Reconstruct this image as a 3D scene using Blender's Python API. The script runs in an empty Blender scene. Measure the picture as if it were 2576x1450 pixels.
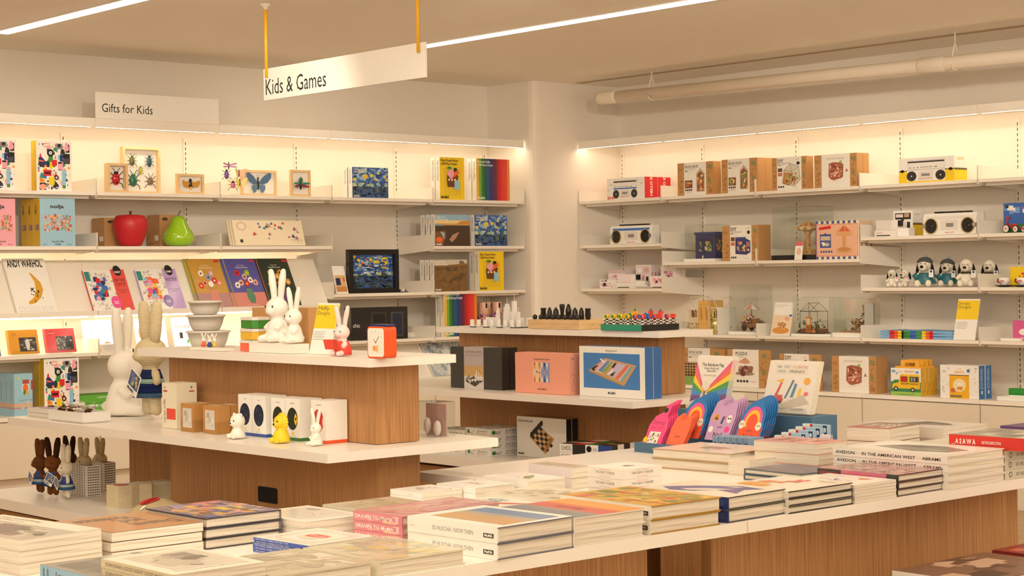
import bpy, bmesh, math, random
from math import sin, cos, pi, radians, atan2, sqrt, hypot
from mathutils import Vector, Matrix, Euler
SC = bpy.context.scene
COL = SC.collection
# ---------------------------------------------------------------- camera calibration (2576 x 1450 frame)
FPX, CX, CY, EYE = 4459.0, 1288.0, 725.0, 1.5
RX = Vector((.74938, -.66200, -.013894)); RY = Vector((-.016281, .002555, -.999864)); RZ = Vector((.661942, .749503, -.008863))
def ray(x, y): return RX*((x-CX)/FPX) + RY*((y-CY)/FPX) + RZ
def onX(x, y, X): d = ray(x, y); return Vector((0, 0, EYE)) + d*(X/d.x)
def onY(x, y, Y): d = ray(x, y); return Vector((0, 0, EYE)) + d*(Y/d.y)
def onZ(x, y, Z): d = ray(x, y); return Vector((0, 0, EYE)) + d*((Z-EYE)/d.z)
cam = bpy.data.cameras.new('camera'); camo = bpy.data.objects.new('camera', cam); COL.objects.link(camo)
m = Matrix.Identity(4)
for i in range(3):
    m[i][0] = RX[i]; m[i][1] = -RY[i]; m[i][2] = -RZ[i]
m[2][3] = EYE
camo.matrix_world = m
cam.sensor_width = 36; cam.lens = FPX/2576*36; cam.clip_start = .05
SC.camera = camo
# ---------------------------------------------------------------- colours and materials
PAL = dict(W='#f4f1ea', K='#161514', k='#2c2a28', G='#8d8a86', g='#c9c5be', R='#d8232a', O='#f06a2b', Y='#f5cf1d', A='#e9a53a', B='#2f6fc0', N='#1f2f66', C='#8ec9e4', T='#2f8f86', V='#7d5aa8', L='#b8a2dc', P='#f2a7b9', H='#ee4f9a', S='#f2a78f', D='#3f8f3a', E='#8fc63f', M='#6b3f24', F='#c9995f', I='#efe6d0', Z='#b58a55')
_lin = {}
def hx(c):
    if not isinstance(c, str): return c
    if c in _lin: return _lin[c]
    s = PAL.get(c, c).lstrip('#')
    v = [int(s[i:i+2], 16)/255 for i in (0, 2, 4)]
    r = tuple((a/12.92 if a <= .04045 else ((a+.055)/1.055)**2.4) for a in v)
    _lin[c] = r
    return r
MATS = {}
def nodes(name):
    mt = bpy.data.materials.new(name); mt.use_nodes = True
    nt = mt.node_tree; b = nt.nodes['Principled BSDF']
    return mt, nt, b, nt.nodes.new, nt.links.new
def coordn(new, link, sc=(1, 1, 1)):
    tc = new('ShaderNodeTexCoord'); mp = new('ShaderNodeMapping'); mp.inputs['Scale'].default_value = sc
    link(tc.outputs['Object'], mp.inputs['Vector']); return mp.outputs['Vector']
def noise(new, link, vec, scale, detail=3):
    n = new('ShaderNodeTexNoise'); n.inputs['Scale'].default_value = scale; n.inputs['Detail'].default_value = detail
    link(vec, n.inputs['Vector']); return n.outputs['Fac']
def bump(new, link, fac, b, strength, dist):
    n = new('ShaderNodeBump'); n.inputs['Strength'].default_value = strength; n.inputs['Distance'].default_value = dist
    link(fac, n.inputs['Height']); link(n.outputs['Normal'], b.inputs['Normal'])
def ramp(new, link, fac, stops):
    r = new('ShaderNodeValToRGB'); e = r.color_ramp.elements
    while len(e) < len(stops): e.new(.5)
    for i, (p, c) in enumerate(stops):
        e[i].position = p; e[i].color = (*hx(c), 1)
    link(fac, r.inputs['Fac']); return r.outputs['Color']
def vary(new, link, col, fac, lo, hi):
    mr = new('ShaderNodeMapRange'); mr.inputs['To Min'].default_value = lo; mr.inputs['To Max'].default_value = hi
    link(fac, mr.inputs['Value'])
    mx = new('ShaderNodeMix'); mx.data_type = 'RGBA'; mx.blend_type = 'MULTIPLY'; mx.inputs['Factor'].default_value = 1
    link(col, mx.inputs['A']); link(mr.outputs['Result'], mx.inputs['B']); return mx.outputs['Result']
def solid(name, c, rough=.5, bs=0, bd=.002, var=.03, metal=0, nscale=None, coat=0, sss=0):
    """plain colour with a faint procedural mottling (and grain bump)"""
    key = name
    if key in MATS: return MATS[key]
    mt, nt, b, new, link = nodes(name)
    v = coordn(new, link)
    rgb = new('ShaderNodeRGB'); rgb.outputs[0].default_value = (*hx(c), 1)
    f = noise(new, link, v, 9)
    link(vary(new, link, rgb.outputs[0], f, 1-var, 1+var), b.inputs['Base Color'])
    b.inputs['Roughness'].default_value = rough; b.inputs['Metallic'].default_value = metal
    b.inputs['Coat Weight'].default_value = coat
    if sss: b.inputs['Subsurface Weight'].default_value = sss; b.inputs['Subsurface Radius'].default_value = (.02, .015, .01)
    if bs: bump(new, link, noise(new, link, v, nscale or 220, 2), b, bs, bd)
    MATS[key] = mt
    return mt
def printed(name, rough, bs=0, bd=.001, nscale=300, coat=0, wrap=False, spec=.5):
    """colour comes from the mesh's printed pattern (colour attribute), with fine paper mottling"""
    mt, nt, b, new, link = nodes(name)
    at = new('ShaderNodeAttribute'); at.attribute_name = 'Col'
    v = coordn(new, link)
    f = noise(new, link, v, 40)
    link(vary(new, link, at.outputs['Color'], f, .96, 1.03), b.inputs['Base Color'])
    b.inputs['Roughness'].default_value = rough; b.inputs['Coat Weight'].default_value = coat
    b.inputs['Coat Roughness'].default_value = .08; b.inputs['Specular IOR Level'].default_value = spec
    if bs: bump(new, link, noise(new, link, v, nscale, 2), b, bs, bd)
    if wrap:
        n2 = new('ShaderNodeBump'); n2.inputs['Strength'].default_value = .6; n2.inputs['Distance'].default_value = .003
        link(noise(new, link, coordn(new, link, (1, 3, 1)), 38, 4), n2.inputs['Height']); link(n2.outputs['Normal'], b.inputs['Coat Normal'])
    MATS[name] = mt
    return mt
PAPER = printed('printed_card', .5)
GLOSSY = printed('glossy_print', .38, coat=.35)
WRAP = printed('shrink_wrapped_print', .4, coat=1, wrap=True)
MATTE = printed('matte_surface', .85, .15, .001, 400)
PLAST = printed('smooth_plastic', .28)
def pages_mat():
    mt, nt, b, new, link = nodes('page_edges')
    v = coordn(new, link, (2, 2, 260))
    f = noise(new, link, v, 1.6, 4)
    link(ramp(new, link, f, [(.25, '#b7a893'), (.5, '#e6dccb'), (.75, '#f2eadc')]), b.inputs['Base Color'])
    b.inputs['Roughness'].default_value = .8
    bump(new, link, f, b, .4, .0015)
    return mt
PAGES = pages_mat()
def oak():
    mt, nt, b, new, link = nodes('oak_veneer')
    v = coordn(new, link, (150, 150, 3.2)); v2 = coordn(new, link, (2.2, 2.2, .35))
    f = noise(new, link, v, 1.2, 5); f2 = noise(new, link, v2, 1.5, 2)
    c = ramp(new, link, f, [(.3, '#9a6c42'), (.5, '#b08052'), (.72, '#c09262')])
    link(vary(new, link, c, f2, .9, 1.08), b.inputs['Base Color'])
    b.inputs['Roughness'].default_value = .45; b.inputs['Specular IOR Level'].default_value = .3
    bump(new, link, f, b, .08, .0006)
    return mt
OAK = oak()
def wood(name, c1, c2, sc=(6, 90, 90)):
    mt, nt, b, new, link = nodes(name)
    f = noise(new, link, coordn(new, link, sc), 1.5, 4)
    link(ramp(new, link, f, [(.3, c1), (.7, c2)]), b.inputs['Base Color']); b.inputs['Roughness'].default_value = .5
    return mt
PINE = wood('pale_pine', '#d9b27c', '#ecd0a0')
FLOORM = wood('floor_boards', '#b89a78', '#c9ae8c', (1.2, 14, 14))
PAINT = solid('wall_paint', '#ece3d6', .75, .05, .0006, .015, nscale=160)
CEILP = solid('ceiling_paint', '#f4eee4', .85, .05, .0006, .02, nscale=120)
LAM = solid('white_laminate', '#f3ece1', .3, 0, 0, .012)
STEEL = solid('white_painted_steel', '#efe8dc', .42, .04, .0003, .015, nscale=500)
CAB = solid('cream_cabinet_lacquer', '#e3d7c4', .4, 0, 0, .015)
PIPE = solid('painted_pipe', '#eadfce', .5, .1, .001, .04, nscale=60)
YEL = solid('yellow_lacquer', '#f2b414', .45)
BLK = solid('black_paint', '#191817', .4)
DARK = solid('dark_recess', '#0d0b0a', .9)
SLOT = solid('slot_shadow_gap', '#7a6a55', .8)
def glow(name, col, s):
    mt, nt, b, new, link = nodes(name)
    nt.nodes.remove(b); e = new('ShaderNodeEmission'); e.inputs['Color'].default_value = (*col, 1); e.inputs['Strength'].default_value = s
    link(e.outputs[0], nt.nodes['Material Output'].inputs['Surface']); return mt
def acrylic():
    mt, nt, b, new, link = nodes('clear_acrylic')
    nt.nodes.remove(b)
    t = new('ShaderNodeBsdfTransparent'); t.inputs[0].default_value = (.96, .97, .96, 1)
    g = new('ShaderNodeBsdfGlossy'); g.inputs['Roughness'].default_value = .03
    lw = new('ShaderNodeLayerWeight'); lw.inputs['Blend'].default_value = .5
    pw = new('ShaderNodeMath'); pw.operation = 'POWER'; pw.inputs[1].default_value = 5; link(lw.outputs['Facing'], pw.inputs[0])
    fr = new('ShaderNodeMapRange'); fr.inputs['To Min'].default_value = .035; fr.inputs['To Max'].default_value = .7; link(pw.outputs[0], fr.inputs['Value'])
    mx = new('ShaderNodeMixShader'); link(fr.outputs[0], mx.inputs[0]); link(t.outputs[0], mx.inputs[1]); link(g.outputs[0], mx.inputs[2])
    link(mx.outputs[0], nt.nodes['Material Output'].inputs['Surface']); return mt
CLEAR = acrylic()
def knit(name, c):
    if name in MATS: return MATS[name]
    mt, nt, b, new, link = nodes(name)
    v = coordn(new, link)
    w = new('ShaderNodeTexWave'); w.bands_direction = 'Z'; w.inputs['Scale'].default_value = 42; w.inputs['Distortion'].default_value = 1.5; w.inputs['Detail'].default_value = 1
    link(v, w.inputs['Vector'])
    vo = new('ShaderNodeTexVoronoi'); vo.inputs['Scale'].default_value = 130; link(v, vo.inputs['Vector'])
    ad = new('ShaderNodeMath'); ad.operation = 'SUBTRACT'; link(w.outputs['Fac'], ad.inputs[0]); link(vo.outputs['Distance'], ad.inputs[1])
    rgb = new('ShaderNodeRGB'); rgb.outputs[0].default_value = (*hx(c), 1)
    link(vary(new, link, rgb.outputs[0], ad.outputs[0], .92, 1.25), b.inputs['Base Color'])
    b.inputs['Roughness'].default_value = .95; b.inputs['Specular IOR Level'].default_value = .15
    bump(new, link, ad.outputs[0], b, .5, .0025)
    MATS[name] = mt; return mt
# ---------------------------------------------------------------- text outlines
_txt = {}
def text2d(s, bold=0):
    k = (s, bold)
    if k in _txt: return _txt[k]
    cu = bpy.data.curves.new('t', 'FONT'); cu.body = s; cu.resolution_u = 2; cu.offset = bold; cu.fill_mode = 'FRONT'
    ob = bpy.data.objects.new('t', cu); me = bpy.data.meshes.new_from_object(ob)
    vs = [(v.co.x, v.co.y) for v in me.vertices]; fs = [tuple(p.vertices) for p in me.polygons]
    bpy.data.objects.remove(ob); bpy.data.curves.remove(cu); bpy.data.meshes.remove(me)
    xs = [v[0] for v in vs] or [0, 1]; x0 = min(xs); w = max(max(xs)-x0, 1e-4)
    r = ([(x-x0, y) for x, y in vs], fs, w); _txt[k] = r
    return r
# ---------------------------------------------------------------- mesh builder
class MB:
    def __init__(s, col='W'):
        s.v = []; s.f = []; s.c = []; s.mi = []; s.sm = []; s.col = col; s.slot = 0
    def add(s, vs, fs, col=None, smooth=False):
        b = len(s.v); s.v += [tuple(p) for p in vs]; c = hx(col or s.col)
        for f in fs:
            s.f.append(tuple(b+i for i in f)); s.c.append(c); s.mi.append(s.slot); s.sm.append(smooth)
        return s
    def poly(s, pts, col=None): return s.add(pts, [tuple(range(len(pts)))], col)
    def box(s, x0, y0, z0, x1, y1, z1, col=None, **fc):
        vs = [(x, y, z) for z in (z0, z1) for y in (y0, y1) for x in (x0, x1)]
        for k, f in dict(f=(0, 1, 5, 4), b=(3, 2, 6, 7), l=(2, 0, 4, 6), r=(1, 3, 7, 5), t=(4, 5, 7, 6), d=(2, 3, 1, 0)).items():
            s.add([vs[i] for i in f], [(0, 1, 2, 3)], fc.get(k, col))
        return s
    def prism(s, pts, o, U, V, N, h, col=None, side=None, smooth=False):
        """outline pts in the plane o+U,V extruded by h along N (front face at +h)"""
        o, U, V, N = map(Vector, (o, U, V, N)); n = len(pts)
        a = [o+U*x+V*y for x, y in pts]; b = [p+N*h for p in a]
        if U.cross(V).dot(N)*h < 0: a, b = b, a
        s.add(b, [tuple(range(n))], col); s.add(a, [tuple(range(n-1, -1, -1))], col)
        for i in range(n):
            j = (i+1) % n
            s.add([a[i], a[j], b[j], b[i]], [(0, 1, 2, 3)], side or col, smooth)
        return s
    def lathe(s, prof, c=(0, 0, 0), n=24, col=None, ax='z', smooth=True, sx=1, sy=1):
        vs = []; fs = []
        for r, z in prof:
            for i in range(n):
                a = 2*pi*i/n; x, y = r*cos(a)*sx, r*sin(a)*sy
                p = dict(z=(x, y, z), y=(x, -z, y), x=(z, x, y))[ax]
                vs.append((c[0]+p[0], c[1]+p[1], c[2]+p[2]))
        for k in range(len(prof)-1):
            for i in range(n):
                j = (i+1) % n
                fs.append((k*n+i, k*n+j, k*n+n+j, k*n+n+i))
        s.add(vs, fs, col, smooth)
        b = len(s.v)-len(vs)
        for k, rev in ((0, True), (len(prof)-1, False)):
            if prof[k][0] > 1e-6:
                f = [b+k*n+i for i in range(n)]
                s.f.append(tuple(f[::-1] if rev else f)); s.c.append(hx(col or s.col)); s.mi.append(s.slot); s.sm.append(False)
        return s
    def tube(s, pts, r, n=8, col=None):
        pts = [Vector(p) for p in pts]; rs = r if isinstance(r, (list, tuple)) else [r]*len(pts)
        vs = []; fs = []
        up = None
        for i, p in enumerate(pts):
            d = (pts[min(i+1, len(pts)-1)]-pts[max(i-1, 0)]).normalized()
            if up is None: up = d.orthogonal().normalized()
            up = (up-d*up.dot(d)).normalized(); w = d.cross(up)
            vs += [p+(up*cos(2*pi*k/n)+w*sin(2*pi*k/n))*rs[i] for k in range(n)]
        for i in range(len(pts)-1):
            for k in range(n):
                j = (k+1) % n; fs.append((i*n+k, i*n+j, i*n+n+j, i*n+n+k))
        fs.append(tuple(range(n-1, -1, -1))); fs.append(tuple(range(len(vs)-n, len(vs))))
        return s.add(vs, fs, col, True)
    def ell(s, c, r, col=None, n=16, m=10, rot=None):
        R = Euler(rot).to_matrix() if rot else None
        if not isinstance(r, (list, tuple)): r = (r, r, r)
        vs = []; fs = []
        for i in range(m+1):
            t = pi*i/m
            for k in range(n):
                a = 2*pi*k/n; p = Vector((r[0]*sin(t)*cos(a), r[1]*sin(t)*sin(a), r[2]*cos(t)))
                if R: p = R @ p
                vs.append(Vector(c)+p)
        for i in range(m):
            for k in range(n):
                j = (k+1) % n; fs.append((i*n+k, (i+1)*n+k, (i+1)*n+j, i*n+j))
        return s.add(vs, fs, col, True)
    # ---- printed artwork on a face: o = lower left corner, U/V unit vectors, w x h metres
    def art(s, o, U, V, w, h, shapes, step=.00004):
        o, U, V = Vector(o), Vector(U), Vector(V); N = U.cross(V).normalized(); lay = .00015
        def P(x, y): return o+U*(x*w)+V*(y*h)+N*lay
        for q in shapes:
            k = q[0]; lay += step
            if k == 'r':
                _, x0, y0, x1, y1, c = q; s.poly([P(x0, y0), P(x1, y0), P(x1, y1), P(x0, y1)], c)
            elif k == 'e':
                _, cx, cy, rx, ry, c = q[:6]; n = 18
                s.poly([P(cx+rx*cos(2*pi*i/n), cy+ry*sin(2*pi*i/n)) for i in range(n)], c)
            elif k == 'p': s.poly([P(*p) for p in q[1]], q[2])
            elif k == 'l':      # polyline of width q[2] (metres)
                pts = [Vector((x*w, y*h)) for x, y in q[1]]
                for a, b in zip(pts, pts[1:]):
                    d = (b-a); l = d.length or 1; nn = Vector((-d.y, d.x))/l*q[2]/2
                    s.poly([o+U*p.x+V*p.y+N*lay for p in (a-nn, b-nn, b+nn, a+nn)], q[3])
            elif k == 't':      # text, x, y (baseline), letter height, colour, opts
                _, tx, x, y, hh, c = q[:6]; op = q[6] if len(q) > 6 else {}
                vs, fs, tw = text2d(tx, op.get('b', 0))
                sy = hh*h/.7; sx = sy*op.get('sx', 1)
                if 'w' in op: sx = op['w']*w/tw
                al = op.get('al', 'l'); ox = x*w-(tw*sx/2 if al == 'c' else tw*sx if al == 'r' else 0); oy = y*h
                rt = op.get('rot', 0)
                if rt == 90: s.add([o+U*(x*w-vy*sy)+V*(oy+vx*sx)+N*lay for vx, vy in vs], fs, c)
                elif rt == -90: s.add([o+U*(x*w+vy*sy)+V*(oy-vx*sx)+N*lay for vx, vy in vs], fs, c)
                elif rt == 180: s.add([o+U*(x*w-vx*sx)+V*(oy-vy*sy)+N*lay for vx, vy in vs], fs, c)
                else: s.add([o+U*(ox+vx*sx)+V*(oy+vy*sy)+N*lay for vx, vy in vs], fs, c)
            elif k == 'n':      # scatter of little shapes in a rectangle
                _, x0, y0, x1, y1, cnt, cols, seed, smin, smax = q; rd = random.Random(seed)
                for i in range(cnt):
                    a = rd.uniform(smin, smax); b = rd.uniform(smin, smax); cx = rd.uniform(x0+a/2, x1-a/2); cy = rd.uniform(y0+b/2, y1-b/2); c = rd.choice(cols)
                    lay += step*.2
                    if rd.random() < .5:
                        t = rd.uniform(0, 3)
                        s.poly([P(cx+a/2*cos(t+2*pi*i/6)*(1 if i % 2 else .7), cy+b/2*sin(t+2*pi*i/6)*(1 if i % 2 else .7)) for i in range(6)], c)
                    else: s.poly([P(cx-a/2, cy-b/2), P(cx+a/2, cy-b/2), P(cx+a/2, cy+b/2), P(cx-a/2, cy+b/2)], c)
        return s
    def front(s, w, h, sh, y=0, z=0, x=0): return s.art((x, y, z), (1, 0, 0), (0, 0, 1), w, h, sh)
    def left(s, d, h, sh, x=0, z=0): return s.art((x, d, z), (0, -1, 0), (0, 0, 1), d, h, sh)
    def right(s, d, h, sh, x, z=0): return s.art((x, 0, z), (0, 1, 0), (0, 0, 1), d, h, sh)
    def top(s, w, d, sh, z): return s.art((0, 0, z), (1, 0, 0), (0, 1, 0), w, d, sh)
    def mesh(s, name, mats):
        me = bpy.data.meshes.new(name); me.from_pydata(s.v, [], s.f)
        ca = me.color_attributes.new('Col', 'FLOAT_COLOR', 'CORNER'); buf = []
        for f, c in zip(s.f, s.c): buf += [c[0], c[1], c[2], 1.0]*len(f)
        ca.data.foreach_set('color', buf)
        me.polygons.foreach_set('material_index', s.mi); me.polygons.foreach_set('use_smooth', s.sm)
        for mt in (mats if isinstance(mats, (list, tuple)) else [mats]): me.materials.append(mt)
        me.update(); return me
    def put(s, name, mats=None, parent=None, loc=(0, 0, 0), rz=0):
        o = bpy.data.objects.new(name, s.mesh(name, mats or PAPER)); COL.objects.link(o)
        o.location = loc; o.rotation_euler = (0, 0, rz)
        if parent: o.parent = parent
        return o
LABELS = set()
def tag(o, label, cat, group=None):
    o['label'] = label; o['category'] = cat
    if group: o['group'] = group
    if label in LABELS and not group: print('DUP LABEL', label)
    LABELS.add(label); return o
def thing(name, label, cat, loc=(0, 0, 0), rz=0, group=None):
    o = bpy.data.objects.new(name, None); COL.objects.link(o); o.empty_display_size = .05
    o.location = loc; o.rotation_euler = (0, 0, rz); return tag(o, label, cat, group)
def struct(name, mb, mat):
    o = mb.put(name, mat); o['kind'] = 'structure'; return o
def dup(o, loc, rz=None, label=None, group=None):
    c = o.copy(); COL.objects.link(c); c.location = loc
    if rz is not None: c.rotation_euler = (0, 0, rz)
    if label: c['label'] = label; LABELS.add(label)
    if group: c['group'] = group
    for ch in list(o.children):
        d = ch.copy(); COL.objects.link(d); d.parent = c
        for g in list(ch.children):
            e = g.copy(); COL.objects.link(e); e.parent = d
    return c
ORD = ['topmost', 'second from the top', 'third from the top', 'fourth from the top', 'fifth from the top', 'sixth from the top', 'seventh from the top', 'eighth from the top']
BEH = ['front one', 'second one, just behind the front one', 'third one, furthest behind', 'fourth one, at the back']
# ================================================================ the room
DL, DR, YL, XR, ZC = 9.97, 9.41, 10.41, 9.87, 2.94
def pl(pts): return MB().poly(pts)
struct('floor', MB().box(-3, -3, -.1, XR+.2, YL+.2, 0), FLOORM)
struct('ceiling', MB().box(-3, -3, ZC, XR+.2, YL+.2, ZC+.15), CEILP)
struct('wall_left', MB().box(-3, YL, 0, XR+.2, YL+.15, ZC), PAINT)
struct('wall_right', MB().box(XR, -3, 0, XR+.15, YL, ZC), PAINT)
struct('wall_back', MB().box(-3.15, -3.15, 0, -3, YL+.15, ZC), PAINT)
struct('wall_front', MB().box(-3, -3.15, 0, XR+.15, -3, ZC), PAINT)
b = MB()
pc = [(8.962, YL+.01), (8.962, 9.93), (8.97, 9.9), (8.99, 9.882), (9.02, 9.876), (XR+.01, 9.876), (XR+.01, YL+.01)]
b.prism(pc, (0, 0, 0), (1, 0, 0), (0, 1, 0), (0, 0, 1), ZC)
struct('wall_corner_pillar', b, PAINT)
struct('trim_1', MB().box(9.33, -2.9, ZC-.004, 9.40, 9.80, ZC+.01), solid('shadow_gap_paint', '#b9a88e', .8))
# ceiling light lines (recessed strips), warm white
LEDC = (1, .89, .73)
LED = glow('ceiling_strip_glow', (1, .86, .66), 11)
SHG = glow('shelf_strip_glow', (1, .83, .60), 17)
def led(x0, x1, y0, y1, label):
    t = thing('ceiling_light_line', label, 'ceiling light', (0, 0, 0), 0)
    MB().box(x0-.008, y0-.008, ZC-.006, x1+.008, y1+.008, ZC+.004).put('frame', STEEL, t)
    MB().box(x0, y0, ZC-.009, x1, y1, ZC-.0055).put('diffuser', LED, t)
led(4.585, 4.67, -2.5, 9.70, 'glowing light line in the ceiling at the upper left, ending by the left wall')
led(6.975, 7.065, -2.5, 9.70, 'glowing light line in the ceiling running behind the hanging sign')
led(2.19, 2.28, -2.5, 9.70, 'ceiling light line nearest the foreground table')
# ---------------------------------------------------------------- shelving
BL = [4.469, 5.369, 6.267, 7.164, 8.055, 8.945]
BR = [9.868, 8.995, 8.096, 7.2, 6.299, 5.4, 4.5]
def frame(wall):  # local x along the wall (viewer's left to right), y into the wall
    return (lambda a: (a, DL, 0), 0, YL-DL) if wall == 'L' else (lambda a: (DR, a, 0), -pi/2, XR-DR)
def shelf_mesh_parts(t, w, d, plates=(1, 1)):
    b = MB(); b.box(.003, 0, -.021, w-.003, d-.004, 0)
    b.box(.02, .06, -.04, w-.02, .08, -.021); b.put('shelf_board', STEEL, t)
    for i in (0, 1):
        if plates[i]:
            x = .0015 if i == 0 else w-.0045
            q = MB(); q.prism([(0, -.03), (d-.004, -.06), (d-.004, .075), (0, .085)], (x, 0, 0), (0, 1, 0), (0, 0, 1), (1, 0, 0), .003)
            for yy in (.06, d-.1): q.lathe([(.005, -.0004), (.005, .0036)], (x, yy, .0), 8, 'G', 'x')
            q.put('bracket', STEEL, t)
def shelf(wall, i, z, label, plates=(1, 1), w=None):
    f, rz, d = frame(wall); BB = BL if wall == 'L' else BR
    w = w or abs(BB[i+1]-BB[i]); p = f(BB[i])
    t = thing('wall_shelf', label, 'shelf', (p[0], p[1], z), rz, 'white wall shelves')
    shelf_mesh_parts(t, w, d, plates); return t
def valance(wall, i, label):
    f, rz, d = frame(wall); BB = BL if wall == 'L' else BR; w = abs(BB[i+1]-BB[i]); p = f(BB[i])
    t = thing('lit_top_shelf', label, 'shelf', (p[0], p[1], 2.44), rz, 'top shelves with light strips')
    b = MB(); b.box(.002, .012, .035, w-.002, d-.004, .05).put('shelf_board', STEEL, t)
    MB().box(.002, 0, 0, w-.002, .012, .055).put('fascia', STEEL, t)
    MB().box(.02, .014, .001, w-.02, .034, .014).put('light_strip', SHG, t)
side = {'L': 'left', 'R': 'right'}
nth = ['first', 'second', 'third', 'fourth', 'fifth', 'sixth']
def nb(wall, i): return f"{nth[i]} bay from left" if wall == 'L' else f"{nth[i]} bay after pillar"
for i in range(5): valance('L', i, f'white top shelf with glowing light strip on the left wall, {nb("L", i)}')
for i in range(6): valance('R', i, f'white top shelf with glowing light strip on the right wall, {nb("R", i)}')
Z1, Z2, Z2b, Z3, Z4, ZK = 2.036, 1.698, 1.557, 1.367, 1.037, .67
ROWS = [('L', Z1, range(5), 'upper'), ('R', Z1, range(6), 'upper'), ('L', Z2, (0, 1, 2, 4), 'second'), ('R', Z2, (0, 3, 4, 5), 'second'), ('R', Z2b, (1, 2), 'lowered second'), ('L', Z3, (3, 4), 'third'),
        ('R', Z3, (0, 3, 4, 5), 'third'), ('L', Z4, (0, 1, 2, 3, 4), 'lowest'), ('R', Z4, (1, 2, 3, 4, 5), 'lowest')]
for wall, z, bays, nm in ROWS:
    for i in bays: shelf(wall, i, z, f'white shelf in the {nm} row of the {side[wall]} wall, {nb(wall, i)}')
# sloping display shelves in the third row of the left wall (lit from below)
def slope(i, z, label, h=.33, back=.19):
    w = BL[i+1]-BL[i]
    t = thing('sloping_display_shelf', label, 'shelf', (BL[i], DL, z), 0, 'sloping display shelves')
    b = MB(); b.prism([(.05, 0), (.05+back, h), (.06+back, h), (.06, 0)], (.003, 0, 0), (0, 1, 0), (0, 0, 1), (1, 0, 0), w-.006)
    b.put('sloping_panel', STEEL, t)
    MB().box(.003, 0, -.02, w-.003, .07, 0).box(.003, 0, 0, w-.003, .004, .012).put('lip', STEEL, t)
    for x in (.0015, w-.0045): MB().prism([(.06, -.02), (YL-DL-.004, -.06), (YL-DL-.004, .3), (.06+back+.01, h), (.064, .002)], (x, 0, 0), (0, 1, 0), (0, 0, 1), (1, 0, 0), .003).put('bracket', STEEL, t)
    MB().box(.03, .075, -.03, w-.03, .11, -.014).put('light_strip', SHG, t)
for i in range(3): slope(i, 1.285, f'white sloping display shelf with coloring books on the left wall, {nb("L", i)}')
slope(4, .74, 'white sloping display shelf near the corner behind the chess island', .33, .2)
slope(3, .74, 'white sloping display shelf on the left wall behind the orange clock', .33, .2)
# slotted uprights
def upright(wall, a, label):
    f, rz, d = frame(wall); p = f(a)
    q = (p[0], YL, 0) if wall == 'L' else (XR, p[1], 0)
    b = MB(); b.box(-.014, -.013, ZK+.02, .014, -.001, 2.43, 'W'); z = ZK+.05
    b.slot = 1
    while z < 2.4:
        b.poly([(-.004, -.0133, z), (.004, -.0133, z), (.004, -.0133, z+.022), (-.004, -.0133, z+.022)]); z += .034
    o = b.put('slotted_upright', [STEEL, SLOT], None, q, rz); tag(o, label, 'shelf upright', 'slotted wall uprights')
for i in range(1, 5): upright('L', BL[i], f'slotted white shelf upright on the left wall, {nth[i-1]} from the left')
upright('L', BL[5]-.03, 'slotted white shelf upright on the left wall beside the corner pillar')
upright('R', BR[0]-.03, 'slotted white shelf upright on the right wall beside the corner pillar')
for i in range(1, 6): upright('R', BR[i], f'slotted white shelf upright on the right wall, {nth[i-1]} after the pillar one')
# low cabinets under the shelves
def cabinet(wall, i, label):
    f, rz, d = frame(wall); BB = BL if wall == 'L' else BR; w = abs(BB[i+1]-BB[i]); p = f(BB[i])
    t = thing('low_cabinet', label, 'cabinet', (p[0], p[1], 0), rz, 'low wall cabinets')
    MB().box(.001, .02, .3, w-.001, d-.002, ZK-.03).box(.001, .06, 0.001, w-.001, d-.002, .3).put('body', CAB, t)
    MB().box(.001, 0, ZK-.026, w-.001, d-.002, ZK).put('worktop', LAM, t)
    MB().box(.005, 0, .3, w-.005, .018, ZK-.033).put('door', CAB, t)
for i in range(5): cabinet('L', i, f'low cream cabinet along the left wall, {nb("L", i)}')
for i in range(6): cabinet('R', i, f'low cream cabinet along the right wall, {nb("R", i)}')
# ---------------------------------------------------------------- signs
t = thing('hanging_sign', 'white hanging sign reading Kids & Games on two yellow rods', 'sign', (5.26, 7.925, 2.43), -pi/2)
b = MB(); b.box(0, 0, 0, 1.37, .012, .167, '#f1ece3')
b.front(1.37, .167, [('t', 'Kids & Games', .014, .17, .50, 'K', dict(w=.40))]); b.put('panel', MATTE, t)
for x in (.037, 1.328):
    r = MB(); r.tube([(x, -.006, .12), (x, -.006, .495)], .0085, 10); o = r.put('rod', YEL, t)
    MB().lathe([(.03, .5095), (.03, .502), (.012, .49), (.011, .478)], (x, -.006, 0), 16).put('ceiling_cap', PIPE, t)
b = MB(); b.box(0, 0, 0, .893, .006, .164, '#f1ece3'); b.front(.893, .164, [('t', 'Gifts for Kids', .05, .25, .33, 'K', dict(w=.40))])
tag(b.put('shelf_sign', MATTE, None, (5.372, DL+.001, 2.496)), 'white sign reading Gifts for Kids standing on the left wall top shelf', 'sign')
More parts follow.
